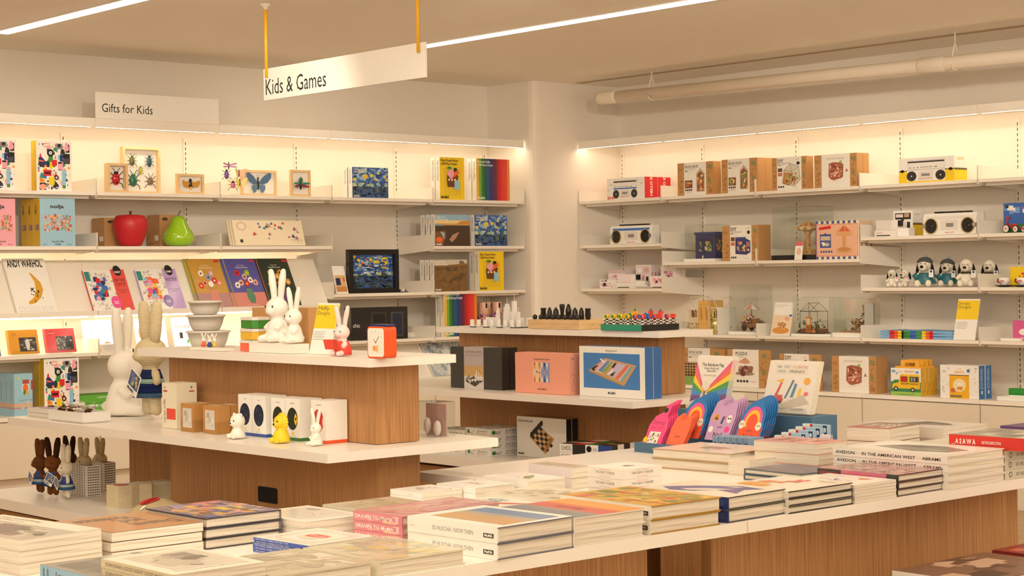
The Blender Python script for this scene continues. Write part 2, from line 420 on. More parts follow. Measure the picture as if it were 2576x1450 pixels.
# ---------------------------------------------------------------- pipe under the ceiling
t = thing('ceiling_pipe', 'white painted pipe hanging below the ceiling along the right wall', 'pipe', (9.22, 9.44, 2.783))
def pz(y): return -.012*(9.44-y)
b = MB(); b.tube([(0, 0, 0), (0, -5.5, pz(3.94))], .041, 20); b.put('pipe_run', PIPE, t)
b = MB(); b.tube([(0, .005, 0), (0, -.012, 0), (0, -.03, 0), (0, -.17, pz(9.27)), (0, -.20, pz(9.24))], [.028, .044, .049, .049, .043], 20); b.put('end_cap', PIPE, t)
b = MB(); b.tube([(0, -2.86, pz(6.58)), (0, -2.87, pz(6.57)), (0, -3.04, pz(6.4)), (0, -3.05, pz(6.39))], [.042, .048, .048, .042], 20); b.put('coupling', PIPE, t)
for y in (.55, 3.12):
    z = pz(9.44-y); b = MB()
    b.tube([(0, -y, ZC-2.784), (0, -y, z+.11)], .005, 8)
    b.tube([(cos(a)*.046, -y, z+sin(a)*.046) for a in [radians(-150+15*k) for k in range(17)]], .006, 6)
    b.tube([(.03, -y, z+.035), (.004, -y, z+.115), (-.004, -y, z+.115), (-.03, -y, z+.035)], .006, 6); b.put('hanger', PIPE, t)
# ---------------------------------------------------------------- display islands
def slab(t, x0, y0, x1, y1, z, name='tier', th=.03): MB().box(x0, y0, z-th, x1, y1, z).put(name, LAM, t)
KA = (3.765, 4.991); KB = (6.167, 5.923)
t = thing('display_island', 'oak display island with three white tiers holding the rabbit lamps', 'display island', (*KA, 0))
MB().box(0, 0, .55, .19, 1.41, .866).box(0, 0, .9, .19, 1.41, 1.179).put('post', OAK, t)
o = MB().box(.14, 1.41, .55, .19, 2.0, .866).put('back_panel', OAK, t)
MB().box(-.305, -.25, 0, .24, 2.5, .485).put('plinth', OAK, t)
slab(t, -.115, -.115, .27, 1.466, 1.21, 'top_tier'); slab(t, -.30, -.12, .46, 2.272, .898, 'middle_tier', .032)
slab(t, -.355, -.35, .28, 2.56, .55, 'bottom_tier', .045)
b = MB()
b.prism([(x*.066, y*.03) for x, y in [(-1, -.8), (-.92, -1), (.92, -1), (1, -.8), (1, .8), (.92, 1), (-.92, 1), (-1, .8)]], (-.0005, onX(674, 1246, 3.765).y-4.991, onX(674, 1246, 3.765).z), (0, -1, 0), (0, 0, 1), (-1, 0, 0), .001)
b.put('cable_hole', DARK, t)
t = thing('display_island', 'oak display island with three white tiers holding the chess sets', 'display island', (*KB, 0))
MB().box(0, 0, .55, .184, 1.5, .866).box(0, 0, .9, .184, 1.5, 1.179).put('post', OAK, t)
MB().box(-.305, -.25, 0, .5, 2.5, .485).put('plinth', OAK, t)
slab(t, -.115, -.115, .26, 1.558, 1.21, 'top_tier'); slab(t, -.40, -.215, .37, 2.0, .898, 'middle_tier')
slab(t, -.355, -.35, .5, 2.4, .55, 'bottom_tier', .045)
# foreground book table
t = thing('book_table', 'long white-topped oak table in the foreground covered with stacks of art books', 'table', (0, 3.442, 0))
MB().box(1.2, 0, .725, 3.947, 1.19, .76).put('tabletop', LAM, t)
MB().box(3.951, 0, .725, 6.1, 1.19, .76).put('tabletop', LAM, t); MB().box(4.1, 1.193, .725, 6.1, 1.76, .76).put('tabletop', LAM, t)
MB().box(3.966, .16, .09, 5.61, .2, .724).box(5.57, .2, .09, 5.61, .95, .724).put('base_panel', OAK, t)
MB().box(1.4, .16, .09, 3.69, .2, .724).put('base_panel', OAK, t)
MB().box(3.6, .5, .09, 4.1, .53, .724).put('back_panel', OAK, t)
MB().box(1.3, -.62, .41, 5.9, .155, .45).put('lower_platform', LAM, t); MB().box(1.4, -.5, 0, 5.8, 1.0, .085).put('plinth', OAK, t); MB().box(1.45, -.4, .0855, 5.75, .15, .4095).put('lower_panel', OAK, t)
# ================================================================ fitting boxed goods onto a shelf from their place in the frame
def fit(pl, P, z, x1, y1, x2, xs=None, d=.06, yr=None):
    """front face's top left corner (x1,y1) and right edge x2 on the plane P; xs = far edge of the visible side"""
    if pl == 'Y':
        a = onY(x1, y1, P); c = onY(x2, yr or y1, P); w = c.x-a.x; loc = (a.x, P, z); rz = 0
        if xs is not None: d = onX(xs, y1, a.x).y-P
    else:
        a = onX(x1, y1, P); c = onX(x2, yr or y1, P); w = a.y-c.y; loc = (P, a.y, z); rz = -pi/2
        if xs is not None: d = onY(xs, yr or y1, c.y).x-P
    return Vector(loc), rz, w, a.z-z, max(d, .004)
def shifted(loc, rz, dx=0, dy=0, dz=0): return Vector((loc[0]+dx*cos(rz)-dy*sin(rz), loc[1]+dx*sin(rz)+dy*cos(rz), loc[2]+dz))
def copies(o, loc, rz, n, dy, label, grp, dx=0, words=('front copy', 'second copy', 'third copy', 'fourth copy', 'fifth copy')):
    for i in range(1, n): dup(o, shifted(loc, rz, dx*i, dy*i), rz, f'{label}, {words[i]}', grp)
def carton(name, label, cat, pl, P, z, x1, y1, x2, xs=None, d=.06, c='W', F=(), Lf=(), Rt=(), Tp=(), fc={}, mat=None, n=1, gap=.003, grp=None, BF=(), sleeve=None, h=None, yr=None, extra=None):
    loc, rz, w, hh, d = fit(pl, P, z, x1, y1, x2, xs, d, yr); h = h or hh; z0 = .0006; lab = label+(', front copy' if n > 1 else '')
    grp = grp or (name.replace('_', ' ')+'s '+(label.split()[0]) if n > 1 else None)
    b = MB(c); b.box(0, 0, z0, w, d, h, c, **fc)
    fa = lambda q: q(w, d, h) if callable(q) else q
    if Lf: b.left(d, h, fa(Lf))
    if Rt: b.right(d, h, fa(Rt), w)
    if Tp: b.top(w, d, fa(Tp), h)
    if BF: b.front(w, h, fa(BF))
    if F and not sleeve: b.front(w, h, fa(F))
    if sleeve or extra:
        t = thing(name, lab, cat, loc, rz, grp)
        b.put('box_body', mat, t)
        if sleeve:
            s0, s1, sc = sleeve; q = MB(sc); e = .0008
            q.box(s0*w, -e, z0, s1*w, d+e, h+e, sc); q.art((s0*w, -e, 0), (1, 0, 0), (0, 0, 1), (s1-s0)*w, h, fa(F)); q.put('paper_sleeve', mat, t)
        if extra: extra(t, w, d, h)
        o = t
    else:
        o = tag(b.put(name, mat, None, loc, rz), lab, cat, grp)
    copies(o, loc, rz, n, d+gap, label, grp)
    return o, loc, rz, w, d, h
def leaning(name, label, cat, loc, rz, w, h, th, ang, F, c='W', n=1, mat=None, grp=None, Lf=(), off=(0, .004), words=None, z0=.001):
    """flat book leaning back by ang degrees, base front edge at loc"""
    a = radians(ang); lab = label+(', front copy' if n > 1 else ''); grp = grp or (label if n > 1 else None)
    b = MB(c); U = (1, 0, 0); V = Vector((0, sin(a), cos(a))); N = Vector((0, -cos(a), sin(a)))
    o0 = Vector((0, 0, z0))
    P = [o0, o0+Vector((w, 0, 0)), o0+Vector((w, 0, 0))+V*h, o0+V*h]; Q = [p-N*th for p in P]
    dz = min(0, min(q.z for q in Q)-z0)
    P = [p-Vector((0, 0, dz)) for p in P]; Q = [p-Vector((0, 0, dz)) for p in Q]
    b.poly(P); b.poly(Q[::-1])
    for i in range(4):
        j = (i+1) % 4; b.poly([P[i], Q[i], Q[j], P[j]], 'I' if i != 3 else c)
    b.art(P[0], U, V, w, h, F)
    if Lf: b.art(Q[0], N, V, th, h, Lf)
    o = tag(b.put(name, mat or GLOSSY, None, loc, rz), lab, cat, grp)
    copies(o, loc, rz, n, th/cos(a)+off[1], label, grp, off[0]); return o
def lean_px(name, label, cat, P, z, tl, tr, F, ang, h=None, th=.008, **k):
    """left wall: cover's bottom corners fitted at the shelf front plane"""
    a = onY(tl[0], tl[1], P); c = onY(tr[0], tr[1], P)
    return leaning(name, label, cat, Vector((a.x, P, z)), 0, c.x-a.x, h, th, ang, F, **k)
# ---- artwork
RET = ['R', 'O', 'Y', 'B', 'N', 'P', 'H', 'C', 'K', 'k', 'G', 'T', 'D', 'A', 'S']
def collage(seed):
    s = [('n', .04, .03, .96, .97, 90, RET, seed, .02, .07), ('n', .05, .04, .95, .96, 34, RET, seed+1, .08, .17)]
    for x, y, r in ((.4, .76, .1), (.56, .27, .065)): s += [('e', x, y, r, r*.75, 'K'), ('e', x, y, r*.45, r*.34, 'W'), ('e', x, y, r*.15, r*.12, 'K')]
    s += [('p', [(.06, .66), (.16, .67), (.24, .6), (.38, .56), (.38, .52), (.06, .52)], 'N'), ('p', [(.07, .62), (.2, .6), (.24, .58), (.08, .58)], 'O'), ('e', .12, .5, .04, .03, 'k'), ('e', .32, .5, .04, .03, 'k'),
          ('r', .19, .3, .42, .42, 'R'), ('r', .22, .34, .39, .38, 'K'), ('r', .76, .55, .95, .75, 'K'), ('r', .78, .57, .93, .66, '#4a4a55'), ('e', .86, .86, .07, .06, 'P'), ('e', .86, .93, .05, .04, 'P'),
          ('r', .2, .88, .38, .95, 'S'), ('r', .22, .9, .36, .93, 'W'), ('r', .55, .84, .74, .95, 'G'), ('e', .65, .91, .05, .035, 'K'), ('r', .72, .12, .82, .42, 'C'), ('r', .34, .12, .5, .28, 'Y'), ('r', .08, .02, .26, .16, 'k'), ('e', .17, .08, .1, .06, 'S')]
    return s
def swirls(seed):   # plain abstract blue and yellow brush dashes
    rd = random.Random(seed); s = [('r', 0, 0, 1, 1, '#3f62a0'), ('n', 0, .42, 1, 1, 130, ['#2d4f96', '#5f8cc4', '#88aed0', '#39589b', '#a9c3cf', '#24417f'], seed, .03, .12),
      ('n', 0, 0, 1, .42, 110, ['#16233f', '#27405f', '#0f1830', '#3c5a78', '#2c3b35', '#576c6c'], seed+3, .03, .12)]
    for i in range(8):
        x, y, r = rd.uniform(.05, .95), rd.uniform(.55, .95), rd.uniform(.025, .06); s += [('e', x, y, r*1.5, r*1.6, '#9fb9a8'), ('e', x, y, r, r*1.1, 'Y'), ('e', x, y, r*.5, r*.55, 'A')]
    return s+[('n', 0, .36, 1, .5, 30, ['#cfd39a', '#9fb9a0', '#7da0b0'], seed+5, .04, .12)]
RAIN = ['#e8b93a', '#7da63a', '#2f7a3a', '#205a3a', '#28508c', '#1f3c7c', '#4a2f5c', '#6f2438', '#b0222c', '#d8282c', '#e23a30', '#e2463a', '#e88a2c']
def stripes(cols, y0=0, y1=1, x0=0): n = len(cols); return [('r', x0+(1-x0)*i/n, y0, x0+(1-x0)*(i+1)/n, y1, c) for i, c in enumerate(cols)]
def puz(a, b, c, bottom=True):
    t = [('t', a, .035, .9, .055, c, dict(b=.012, sx=.85)), ('t', b, .035, .82, .055, c, dict(b=.012, sx=.85))]
    return t+([('t', 'MoMA', .035, .03, .06, c, dict(b=.02))] if bottom else [])
def spine(a): return [('t', a, .55, .93, .045, 'k', dict(rot=-90)), ('t', '1,000-Piece Puzzle', .3, .93, .045, 'k', dict(rot=-90))]
DOTS = [('e', .2+.075*i, .1+.045*j+(.02 if i % 2 else 0), .016, .008, '#8a7a4a') for i in range(9) for j in range(15)]
ABN = [('r', 0, 0, 1, 1, 'Y')]+DOTS+[('p', [(.3, .3), (.62, .3), (.75, .55), (.6, .68), (.35, .7), (.27, .5)], 'M'), ('p', [(.28, .6), (.45, .48), (.6, .62), (.5, .72), (.36, .7)], 'P'), ('p', [(.5, .5), (.78, .64), (.72, .72), (.56, .62)], 'O'), ('r', .58, .24, .76, .46, 'C'), ('r', .3, .72, .46, .78, 'D'), ('r', .56, .68, .68, .75, 'K')]+[('e', x, .47, .04, .03, '#f3cf9a') for x in (.36, .48, .6)]
DESERT = [('r', 0, 0, 1, 1, '#4a3528'), ('r', 0, .66, 1, .8, '#c9a060'), ('r', 0, .78, 1, 1, '#8fb6cf'), ('r', 0, .72, 1, .82, '#e8cf8c'), ('p', [(.6, .7), (.75, .8), (1, .82), (1, .68)], '#c98f3f'), ('p', [(0, 0), (0, .45), (.3, .5), (.32, .3), (.2, 0)], '#7c5434'), ('e', .12, .2, .1, .09, 'O'), ('p', [(.14, .46), (.27, .42), (.26, .2), (.2, .36)], '#9fc3cf'), ('p', [(.4, .2), (.5, .36), (.7, .46), (.6, .26), (.48, .12)], '#b58a6c'), ('r', 0, .64, .25, .68, '#6f98b0')]
FIELD = [('r', 0, 0, 1, 1, '#7d5c34'), ('r', 0, .82, 1, 1, '#cfc3b4'), ('p', [(0, .8), (.5, .84), (1, .88), (1, .8)], '#8a683c'), ('p', [(.74, .87), (.78, .97), (.88, .95), (.92, .87)], '#6f6355'), ('n', 0, 0, 1, .8, 60, ['#6f5230', '#866438', '#5f4a2c'], 4, .05, .15)]
def twoline(a, b): return [('t', a, .06, .86, .09, 'k', dict(b=.02)), ('t', b, .06, .81, .035, 'k')]
NOOK = lambda sub, cols: [('t', 'Rolife', .03, .94, .025, 'G'), ('t', 'BOOK NOOK', .04, .84, .075, 'k', dict(b=.015, w=.62)), ('t', '& WONDERLAND', .04, .785, .038, 'G'), ('r', .04, .73, .16, .755, 'k'), ('t', sub, .19, .73, .025, 'G'),
    ('p', [(.56, .1), (.56, .66), (.74, .82), (.94, .66), (.94, .1)], '#c9b29a'), ('p', [(.6, .12), (.6, .62), (.74, .72), (.9, .62), (.9, .12)], '#8a5a3a'), ('n', .6, .12, .9, .62, 46, cols, 7, .03, .12), ('r', .04, .22, .38, .46, '#7a4a34'), ('n', .06, .23, .36, .44, 16, cols, 9, .04, .1)]+[('e', .08+.085*i, .165, .035, .03, 'k') for i in range(4)]+[('t', 'WARNING', .12, .1, .025, 'R'), ('t', 'CHOKING HAZARD', .06, .06, .02, 'G')]
WARMC = ['#d99a5a', '#a85a34', '#e8c78a', '#6b4a34', '#c9603a', '#f0dcae', '#8a6a4a']
def DIYC(house): return [('t', 'DIY', .03, .85, .10, 'k', dict(b=.02)), ('t', 'MINIATURE HOUSE', .03, .795, .04, 'k', dict(w=.5)), ('t', 'Rolife', .78, .9, .035, 'G'), ('r', .03, .755, .14, .775, 'k'), ('t', 'Craft House', .17, .755, .02, 'G'), ('e', .87, .8, .07, .05, 'k'), ('r', .04, .56, .22, .67, '#6b4a34'), ('r', .04, .43, .22, .53, '#c97a5a')]+house+[('e', .08+.09*i, .1, .035, .03, 'k') for i in range(3)]+[('t', 'Rolife.com', .7, .06, .025, 'G')]
GRH = [('p', [(.2, .2), (.28, .6), (.55, .8), (.9, .7), (.96, .3), (.72, .1)], '#d8d2c0'), ('p', [(.22, .2), (.3, .55), (.5, .5), (.52, .12)], '#c98a4a'), ('n', .3, .15, .9, .55, 60, ['#c9743a', '#7a8a4a', '#d9b25a', '#8a5a3a', '#a5a06a'], 11, .03, .1), ('l', [(.28, .6), (.55, .8), (.9, .7)], .002, 'k'), ('l', [(.28, .6), (.28, .2), (.72, .12), (.94, .3), (.9, .7)], .002, 'k'), ('l', [(.55, .8), (.6, .56), (.28, .6)], .002, 'k'), ('l', [(.6, .56), (.9, .7)], .0015, 'k'), ('l', [(.6, .56), (.68, .14)], .0015, 'k')]
TEA = [('p', [(.25, .2), (.25, .64), (.72, .64), (.95, .56), (.95, .24), (.75, .17)], '#3a3f78'), ('n', .3, .24, .72, .56, 40, ['#e0a060', '#f0cf8a', '#4a4f88', '#c9704a', '#2c3060'], 3, .03, .09), ('n', .74, .24, .94, .55, 24, ['#d98a8a', '#c9a080', '#7a4a4a', '#e8cfb0'], 5, .03, .08), ('r', .25, .62, .74, .67, '#4a4f90')]
TOY = [('p', [(.24, .28), (.26, .72), (.4, .76), (.68, .74), (.78, .68), (.76, .3), (.5, .18)], '#a85f4a'), ('n', .28, .3, .74, .7, 90, ['#8a3f34', '#d9a08a', '#c9604a', '#f0d0b0', '#6b3a34', '#b5765a'], 13, .03, .09), ('p', [(.22, .3), (.38, .16), (.74, .25), (.74, .28), (.38, .2), (.24, .34)], 'I'), ('e', .68, .76, .05, .04, 'E'), ('p', [(.84, .46), (.94, .46), (.89, .56)], '#b56a6a'), ('t', "MY TOYS' HOUSE", .5, .84, .055, '#b5a58a', dict(al='c', w=.6))]
CRAFT = lambda w, d, h: [('l', [(.3, .2), (.7, .3), (.6, .5), (.3, .2)], .0012, '#a5763f'), ('e', .5, .72, .2, .12, '#b98a50'), ('r', .3, .44, .7, .45, '#a5763f')]
KR = '#c1915a'; KRD = '#b08048'
# ================================================================ left wall goods
YP = DL+.015
KSP = [('t', 'ALL THE BEST', .7, .94, .035, '#a86a10', dict(rot=-90)), ('t', 'PUZZLE', .7, .2, .03, '#a86a10', dict(rot=-90))]
def retro(label, x1, y1, x2, xs, z, seed, n=1):
    return carton('puzzle_box', label, 'puzzle', 'Y', YP, z, x1, y1, x2, xs, c='W', fc=dict(l='#e0b41c', b='#e0b41c'), F=collage(seed), Lf=KSP, n=n)
retro('white puzzle box of retro toy pictures cut off by the left edge', -52, 348, 40, -66, Z1, 1)
retro('white puzzle box of retro toy pictures on the upper left shelf', 90.5, 353, 179, 77.5, Z1, 1)
retro('white puzzle box of retro toys standing on the left cabinet', 110, 904, 198, 98, ZK, 1, 2)
def nolja(label, x1, y1, x2, xs, bg, ttl, n):
    d = [('t', 'nolja', .3, .8, .075, 'k', dict(b=.03, w=.38)), ('n', .08, .3, .92, .68, 150, ['#d98a5a', '#c9605a', '#e8a060', '#e0c8a0', '#7aa08a', '#a85a4a', '#e8b8a0'], 21, .02, .07), ('t', ttl, .5, .085, .035, 'k', dict(al='c', b=.01)), ('t', 'Puzzle', .5, .03, .035, 'k', dict(al='c', b=.01)), ('t', 'Ages 5+', .08, .03, .02, 'k'), ('t', '100 Pieces', .76, .03, .02, 'k')]
    l = [('t', 'nolja', .25, .86, .55/1.6 if 0 else .07, 'k', dict(rot=-90, b=.03)), ('r', .2, .34, .8, .46, '#a08a80'), ('n', .2, .34, .8, .46, 12, ['#c9a090', '#80706a'], 3, .05, .1)]
    return carton('puzzle_box', label, 'puzzle', 'Y', YP, Z2, x1, y1, x2, xs, c=bg, fc=dict(l='#e5bb33', t=bg), F=d, Lf=l, n=n)
nolja('pink map puzzle box with a yellow spine at the left edge', -48, 499, 38, -62, '#f0a8b6', 'See the World', 1)
nolja('pale blue map puzzle box with yellow spine on the left wall', 99.5, 499, 188, 84, '#9cc6dc', 'See the USA!', 3)
# shadow boxes with paper insects
def legs(b, c, r, k, col='K'):
    for s in (-1, 1):
        for j in (-1, 0, 1): b.tube([(c[0]+s*r*.6, c[1]-.004, c[2]+j*r*.7), (c[0]+s*r*1.5, c[1]-.002, c[2]+j*r*1.3+r*.2), (c[0]+s*r*1.9, c[1]+.004, c[2]+j*r*1.9-r*.1)], k, 5, col)
        b.tube([(c[0]+s*r*.2, c[1]-.004, c[2]+r*1.4), (c[0]+s*r*.6, c[1]-.006, c[2]+r*2.2), (c[0]+s*r*1.0, c[1]-.004, c[2]+r*2.6)], k*.8, 5, col)
def bug(b, c, r, col, head='K', lg=1.45, spots=()):
    x, y, z = c
    b.ell((x, y, z), (r, r*.6, r*lg), col, 14, 10); b.ell((x, y-.002, z+r*lg*.95), (r*.55, r*.5, r*.42), head, 12, 8)
    legs(b, c, r, r*.09)
    b.box(x-r*.02, y-r*.64, z-r*lg*.8, x+r*.02, y-r*.55, z+r*lg*.5, 'K')
    for sx, sz in spots: b.ell((x+sx*r, y-r*.48, z+sz*r), (r*.2, r*.12, r*.2), 'K', 8, 6)
def wingp(b, c, pts, col, tilt=.012):
    """pair of wings: outline on the right mirrored to the left, lifted towards the viewer"""
    for s in (-1, 1):
        p = [(c[0]+s*x, c[1]-.004-tilt*x*10, c[2]+z) for x, z in pts]; q = [(u, v+.0012, w) for u, v, w in p]
        b.poly(p if s > 0 else p[::-1], col); b.poly(q[::-1] if s > 0 else q, col)
def shadowbox(label, x1, y1, x2, xs, sb, bugf):
    loc, rz, w, h, d = fit('Y', YP+sb, Z1, x1, y1, x2, xs)
    d = min(d, .06)
    t = thing('insect_shadowbox', label, 'framed insect', loc, rz); f = .016
    b = MB()
    for a in ((0, 0, .001, f, d, h), (w-f, 0, .001, w, d, h), (f, 0, .001, w-f, d, f), (f, 0, h-f, w-f, d, h)): b.box(*a)
    b.put('frame', PINE, t); MB('#f2ede4').box(f, d-.012, f, w-f, d-.008, h-f).put('backing', PAPER, t)
    bugf(t, w, d-.012, h); return t
def b1(t, w, y, h):
    b = MB(); bug(b, (w/2, y-.01, h*.47), .027, 'R', spots=[(.4, .5), (-.4, .5), (.45, -.3), (-.45, -.3), (.2, -.9), (-.2, -.9)]); b.put('ladybird', PLAST, t)
def b2(t, w, y, h):
    for x, z, r, c, lg in ((.28, .70, .018, '#6a6a34', 1.7), (.74, .70, .017, '#2c5a6a', 2.1), (.5, .5, .012, '#b5b534', 2.2), (.3, .28, .027, '#2c6a4a', 1.4), (.76, .27, .021, '#7a6650', 1.1)):
        b = MB(); bug(b, (w*x, y-.01, h*z), r, c, c, lg); b.put('beetle', PLAST, t)
def b3(t, w, y, h):
    b = MB(); c = (w*.5, y-.01, h*.48); b.ell(c, (.011, .01, .03), 'K'); b.ell((c[0], c[1], c[2]-.018), (.009, .009, .014), 'A'); b.ell((c[0], c[1], c[2]+.03), .009, 'K'); legs(b, c, .012, .0012)
    wingp(b, c, [(.005, .012), (.04, .02), (.062, .03), (.066, .01), (.05, -.018), (.02, -.016)], '#c98f2c'); b.put('bee', PLAST, t)
def b4(t, w, y, h):
    b = MB(); c = (w*.46, y-.012, h*.45); b.ell(c, (.008, .008, .038), 'K'); b.ell((c[0], c[1], c[2]+.04), .007, 'K')
    for s in (-1, 1): b.tube([(c[0]+s*.002, c[1], c[2]+.045), (c[0]+s*.012, c[1]-.01, c[2]+.066)], .0009, 5, 'K')
    wingp(b, c, [(.004, .01), (.04, .055), (.078, .078), (.098, .074), (.095, .045), (.07, .014), (.03, -.002)], '#4a6a8c'); wingp(b, c, [(.004, .0), (.05, -.005), (.052, -.03), (.035, -.058), (.02, -.05), (.006, -.02)], '#5a7a98'); b.put('butterfly', PAPER, t)
def b5(t, w, y, h):
    b = MB(); c = (w*.48, y-.012, h*.45); b.ell(c, (.009, .009, .036), 'K'); b.ell((c[0], c[1]-.004, c[2]+.034), (.013, .012, .018), '#1c6a4a'); legs(b, c, .015, .0013, '#234a3a')
    wingp(b, c, [(.004, .01), (.03, .016), (.062, .014), (.066, .006), (.03, -.002)], '#2c8a6a', .02); wingp(b, c, [(.004, 0), (.03, -.002), (.064, -.012), (.05, -.02), (.02, -.018)], '#8a2c4a', .02); b.put('winged_beetle', PLAST, t)
shadowbox('small pine frame holding a red ladybird beside the large insect frame', 271.5, 410, 322, 261.5, .0, b1)
shadowbox('large pine frame holding five beetles on the upper left shelf', 309, 368.5, 403, 301, .11, b2)
shadowbox('small pine frame holding a yellow bee', 446.5, 437, 513.5, 440.5, .02, b3)
shadowbox('pine frame holding a large blue grey butterfly', 607.5, 427, 696, 602.5, .07, b4)
shadowbox('narrow pine frame holding a green and purple winged beetle', 732, 427, 781.5, 727, .02, b5)
a = onY(592, 490, YP+.03)
t = thing('insect_mobile', 'cluster of five bright paper insects on thin clear stems', 'ornament', (a.x, YP+.03, Z1))
MB().lathe([(.05, .0006), (.05, .004)], (0, 0, 0), 20).put('base', CLEAR, t)
def at(px, py): q = onY(px, py, YP+.03); return (q.x-a.x, 0, q.z-Z1)
for i, (px, py, nm) in enumerate([(575, 417, 'dragonfly'), (570, 440, 'purple_beetle'), (601, 436, 'orange_butterfly'), (603, 459, 'yellow_butterfly'), (586, 466, 'pink_beetle')]):
    c = at(px, py); b = MB(); k = .012
    if 'beetle' in nm: bug(b, c, .017 if i == 1 else .019, 'V' if i == 1 else '#d97a8a', lg=1.7 if i == 1 else 1.1)
    else:
        b.ell(c, (.005, .005, .026), 'K')
        if i == 0: wingp(b, c, [(.003, .008), (.05, .02), (.052, .01), (.004, .0)], '#b56a9a', .03); wingp(b, c, [(.003, .0), (.052, -.004), (.05, -.014), (.004, -.01)], '#c88ac0', .03)
        else: wingp(b, c, [(.003, .005), (.03, .03), (.048, .028), (.035, .002), (.026, -.03), (.018, -.045), (.01, -.02)], '#e8b58a' if i == 2 else '#f0d860', .05)
    b.put(nm, PLAST, t)
    MB().tube([(c[0], .004, c[2]), (c[0]*.5, .004, .004)], .0008, 5).put('stem', CLEAR, t)
# boxed art puzzles
def art_puzzle(label, z, x1, y1, x2, xs, art, who, n, tc='W', h=None, **k):
    return carton('art_puzzle', label, 'puzzle', 'Y', YP, z, x1, y1, x2, xs, c='W', F=art+puz(who, '1,000-Piece Puzzle', tc), Lf=spine(who), n=n, gap=.008, h=h, **k)
art_puzzle('white puzzle box with a blue night sky picture on the upper left shelf', Z1, 885.5, 420, 976, 875, swirls(31), 'Vincent van Gogh', 2)
art_puzzle('yellow puzzle box on the upper left shelf beside the rainbow stripes', Z1, 1105.5, 395, 1167, 1095, ABN, 'Nina Chanel Abney', 2, 'k')
art_puzzle('rainbow striped puzzle box on the upper left shelf by the pillar', Z1, 1197.5, 398.5, 1281, 1187, stripes(RAIN), 'Ellsworth Kelly', 2)
art_puzzle('puzzle box with a brown desert landscape picture on the second shelf', Z2, 1094, 540, 1181, 1083, DESERT, 'Salvador Dali', 3)
art_puzzle('puzzle box with a blue night sky picture on the second shelf', Z2, 1193, 541, 1275, 1183, swirls(31), 'Vincent van Gogh', 1)
art_puzzle('puzzle box with a brown grass field picture behind the white bracket', Z3, 1092, 654, 1175, 1081, FIELD, 'Andrew Wyeth', 3)
art_puzzle('yellow puzzle box on the third shelf right of the brown field', Z3, 1204, 628, 1266.5, 1193, ABN, 'Nina Chanel Abney', 2, 'k', h=.29)
# kraft boxes, apple, pear, mobile set
BOX = lambda w, d, h: [('e', .3, .86, .16, .05, 'k'), ('t', 'apple', .3, .84, .035, 'F', dict(al='c')), ('p', [(.62, .1), (.5, .3), (.52, .55), (.7, .62), (.9, .5), (.9, .2), (.76, .08)], 'k')]
SID = lambda w, d, h: [('r', .6, .2, .9, .36, 'W'), ('l', [(.15, .35), (.5, .6), (.75, .4)], .002, '#6b4a2c'), ('r', .15, .1, .5, .12, '#6b4a2c'), ('t', 'eco', .1, .9, .06, 'k')]
carton('gift_box', 'brown cardboard box standing behind the red apple', 'box', 'Y', YP+.225, Z2, 262, 548, 320, 231, c=KR, F=BOX, Lf=SID)
o, loc, rz, w, d, h = carton('gift_box', 'brown cardboard box with sloping side behind the green pear', 'box', 'Y', YP+.225, Z2, 401, 540, 446, 369, c=KR, F=BOX, Lf=SID)
a = onY(328, 579, YP+.105); wd = (onY(367.5, 579, YP+.105).x-onY(288.5, 579, YP+.105).x)/2; hh = onY(328, 541, YP+.105).z-Z2
t = thing('apple_ornament', 'large glossy red apple with a brown stem on the left wall shelf', 'ornament', (a.x, YP+.105, Z2))
b = MB('#c8242c'); b.lathe([(.0, .012), (wd*.35, .002), (wd*.6, .004), (wd*.72, .03), (wd*.86, hh*.33), (wd, hh*.66), (wd*.97, hh*.82), (wd*.8, hh*.97), (wd*.5, hh), (wd*.2, hh*.95), (0, hh*.9)], n=36); b.put('body', solid('red_apple_lacquer', '#c21f2a', .42), t)
MB('M').tube([(0, 0, hh*.9), (.003, 0, hh*1.08), (.002, 0, hh*1.12)], [.008, .007, .014], 10).put('stem', PAPER, t)
a = onY(449, 579, YP+.105); wd = (onY(484, 595, YP+.105).x-onY(414, 595, YP+.105).x)/2; hh = onY(449, 543, YP+.105).z-Z2
t = thing('pear_ornament', 'glossy lime green pear with a thin dark stem', 'ornament', (a.x, YP+.105, Z2))
MB('E').lathe([(0, .006), (wd*.5, .002), (wd*.8, .012), (wd*.97, hh*.2), (wd, hh*.3), (wd*.9, hh*.45), (wd*.66, hh*.62), (wd*.5, hh*.8), (wd*.4, hh*.93), (wd*.2, hh*.995), (0, hh)], n=36).put('body', solid('lime_lacquer', '#9bcb1e', .08, coat=1), t)
MB('k').tube([(0, 0, hh*.98), (.004, 0, hh*1.07), (.018, 0, hh*1.16)], [.003, .0025, .003], 8).put('stem', PAPER, t)
def birds(seed, n, x0, y0, x1, y1):
    rd = random.Random(seed); s = []
    for i in range(n):
        x, y, k, f = rd.uniform(x0, x1), rd.uniform(y0, y1), rd.uniform(.02, .035), rd.choice((-1, 1)); c = rd.choice(['#c9503f', '#3a5a94', '#a86a8a', '#4a8a94', '#d9a060', '#a0a08a'])
        s.append(('p', [(x-f*k, y-k), (x-f*k*.2, y-k*2), (x+f*k*1.2, y+k*.3), (x+f*k*.5, y+k*.2), (x-f*k*.1, y+k*3)] if f > 0 else [(x-f*k, y-k), (x-f*k*.1, y+k*3), (x+f*k*.5, y+k*.2), (x+f*k*1.2, y+k*.3), (x-f*k*.2, y-k*2)], c))
    return s
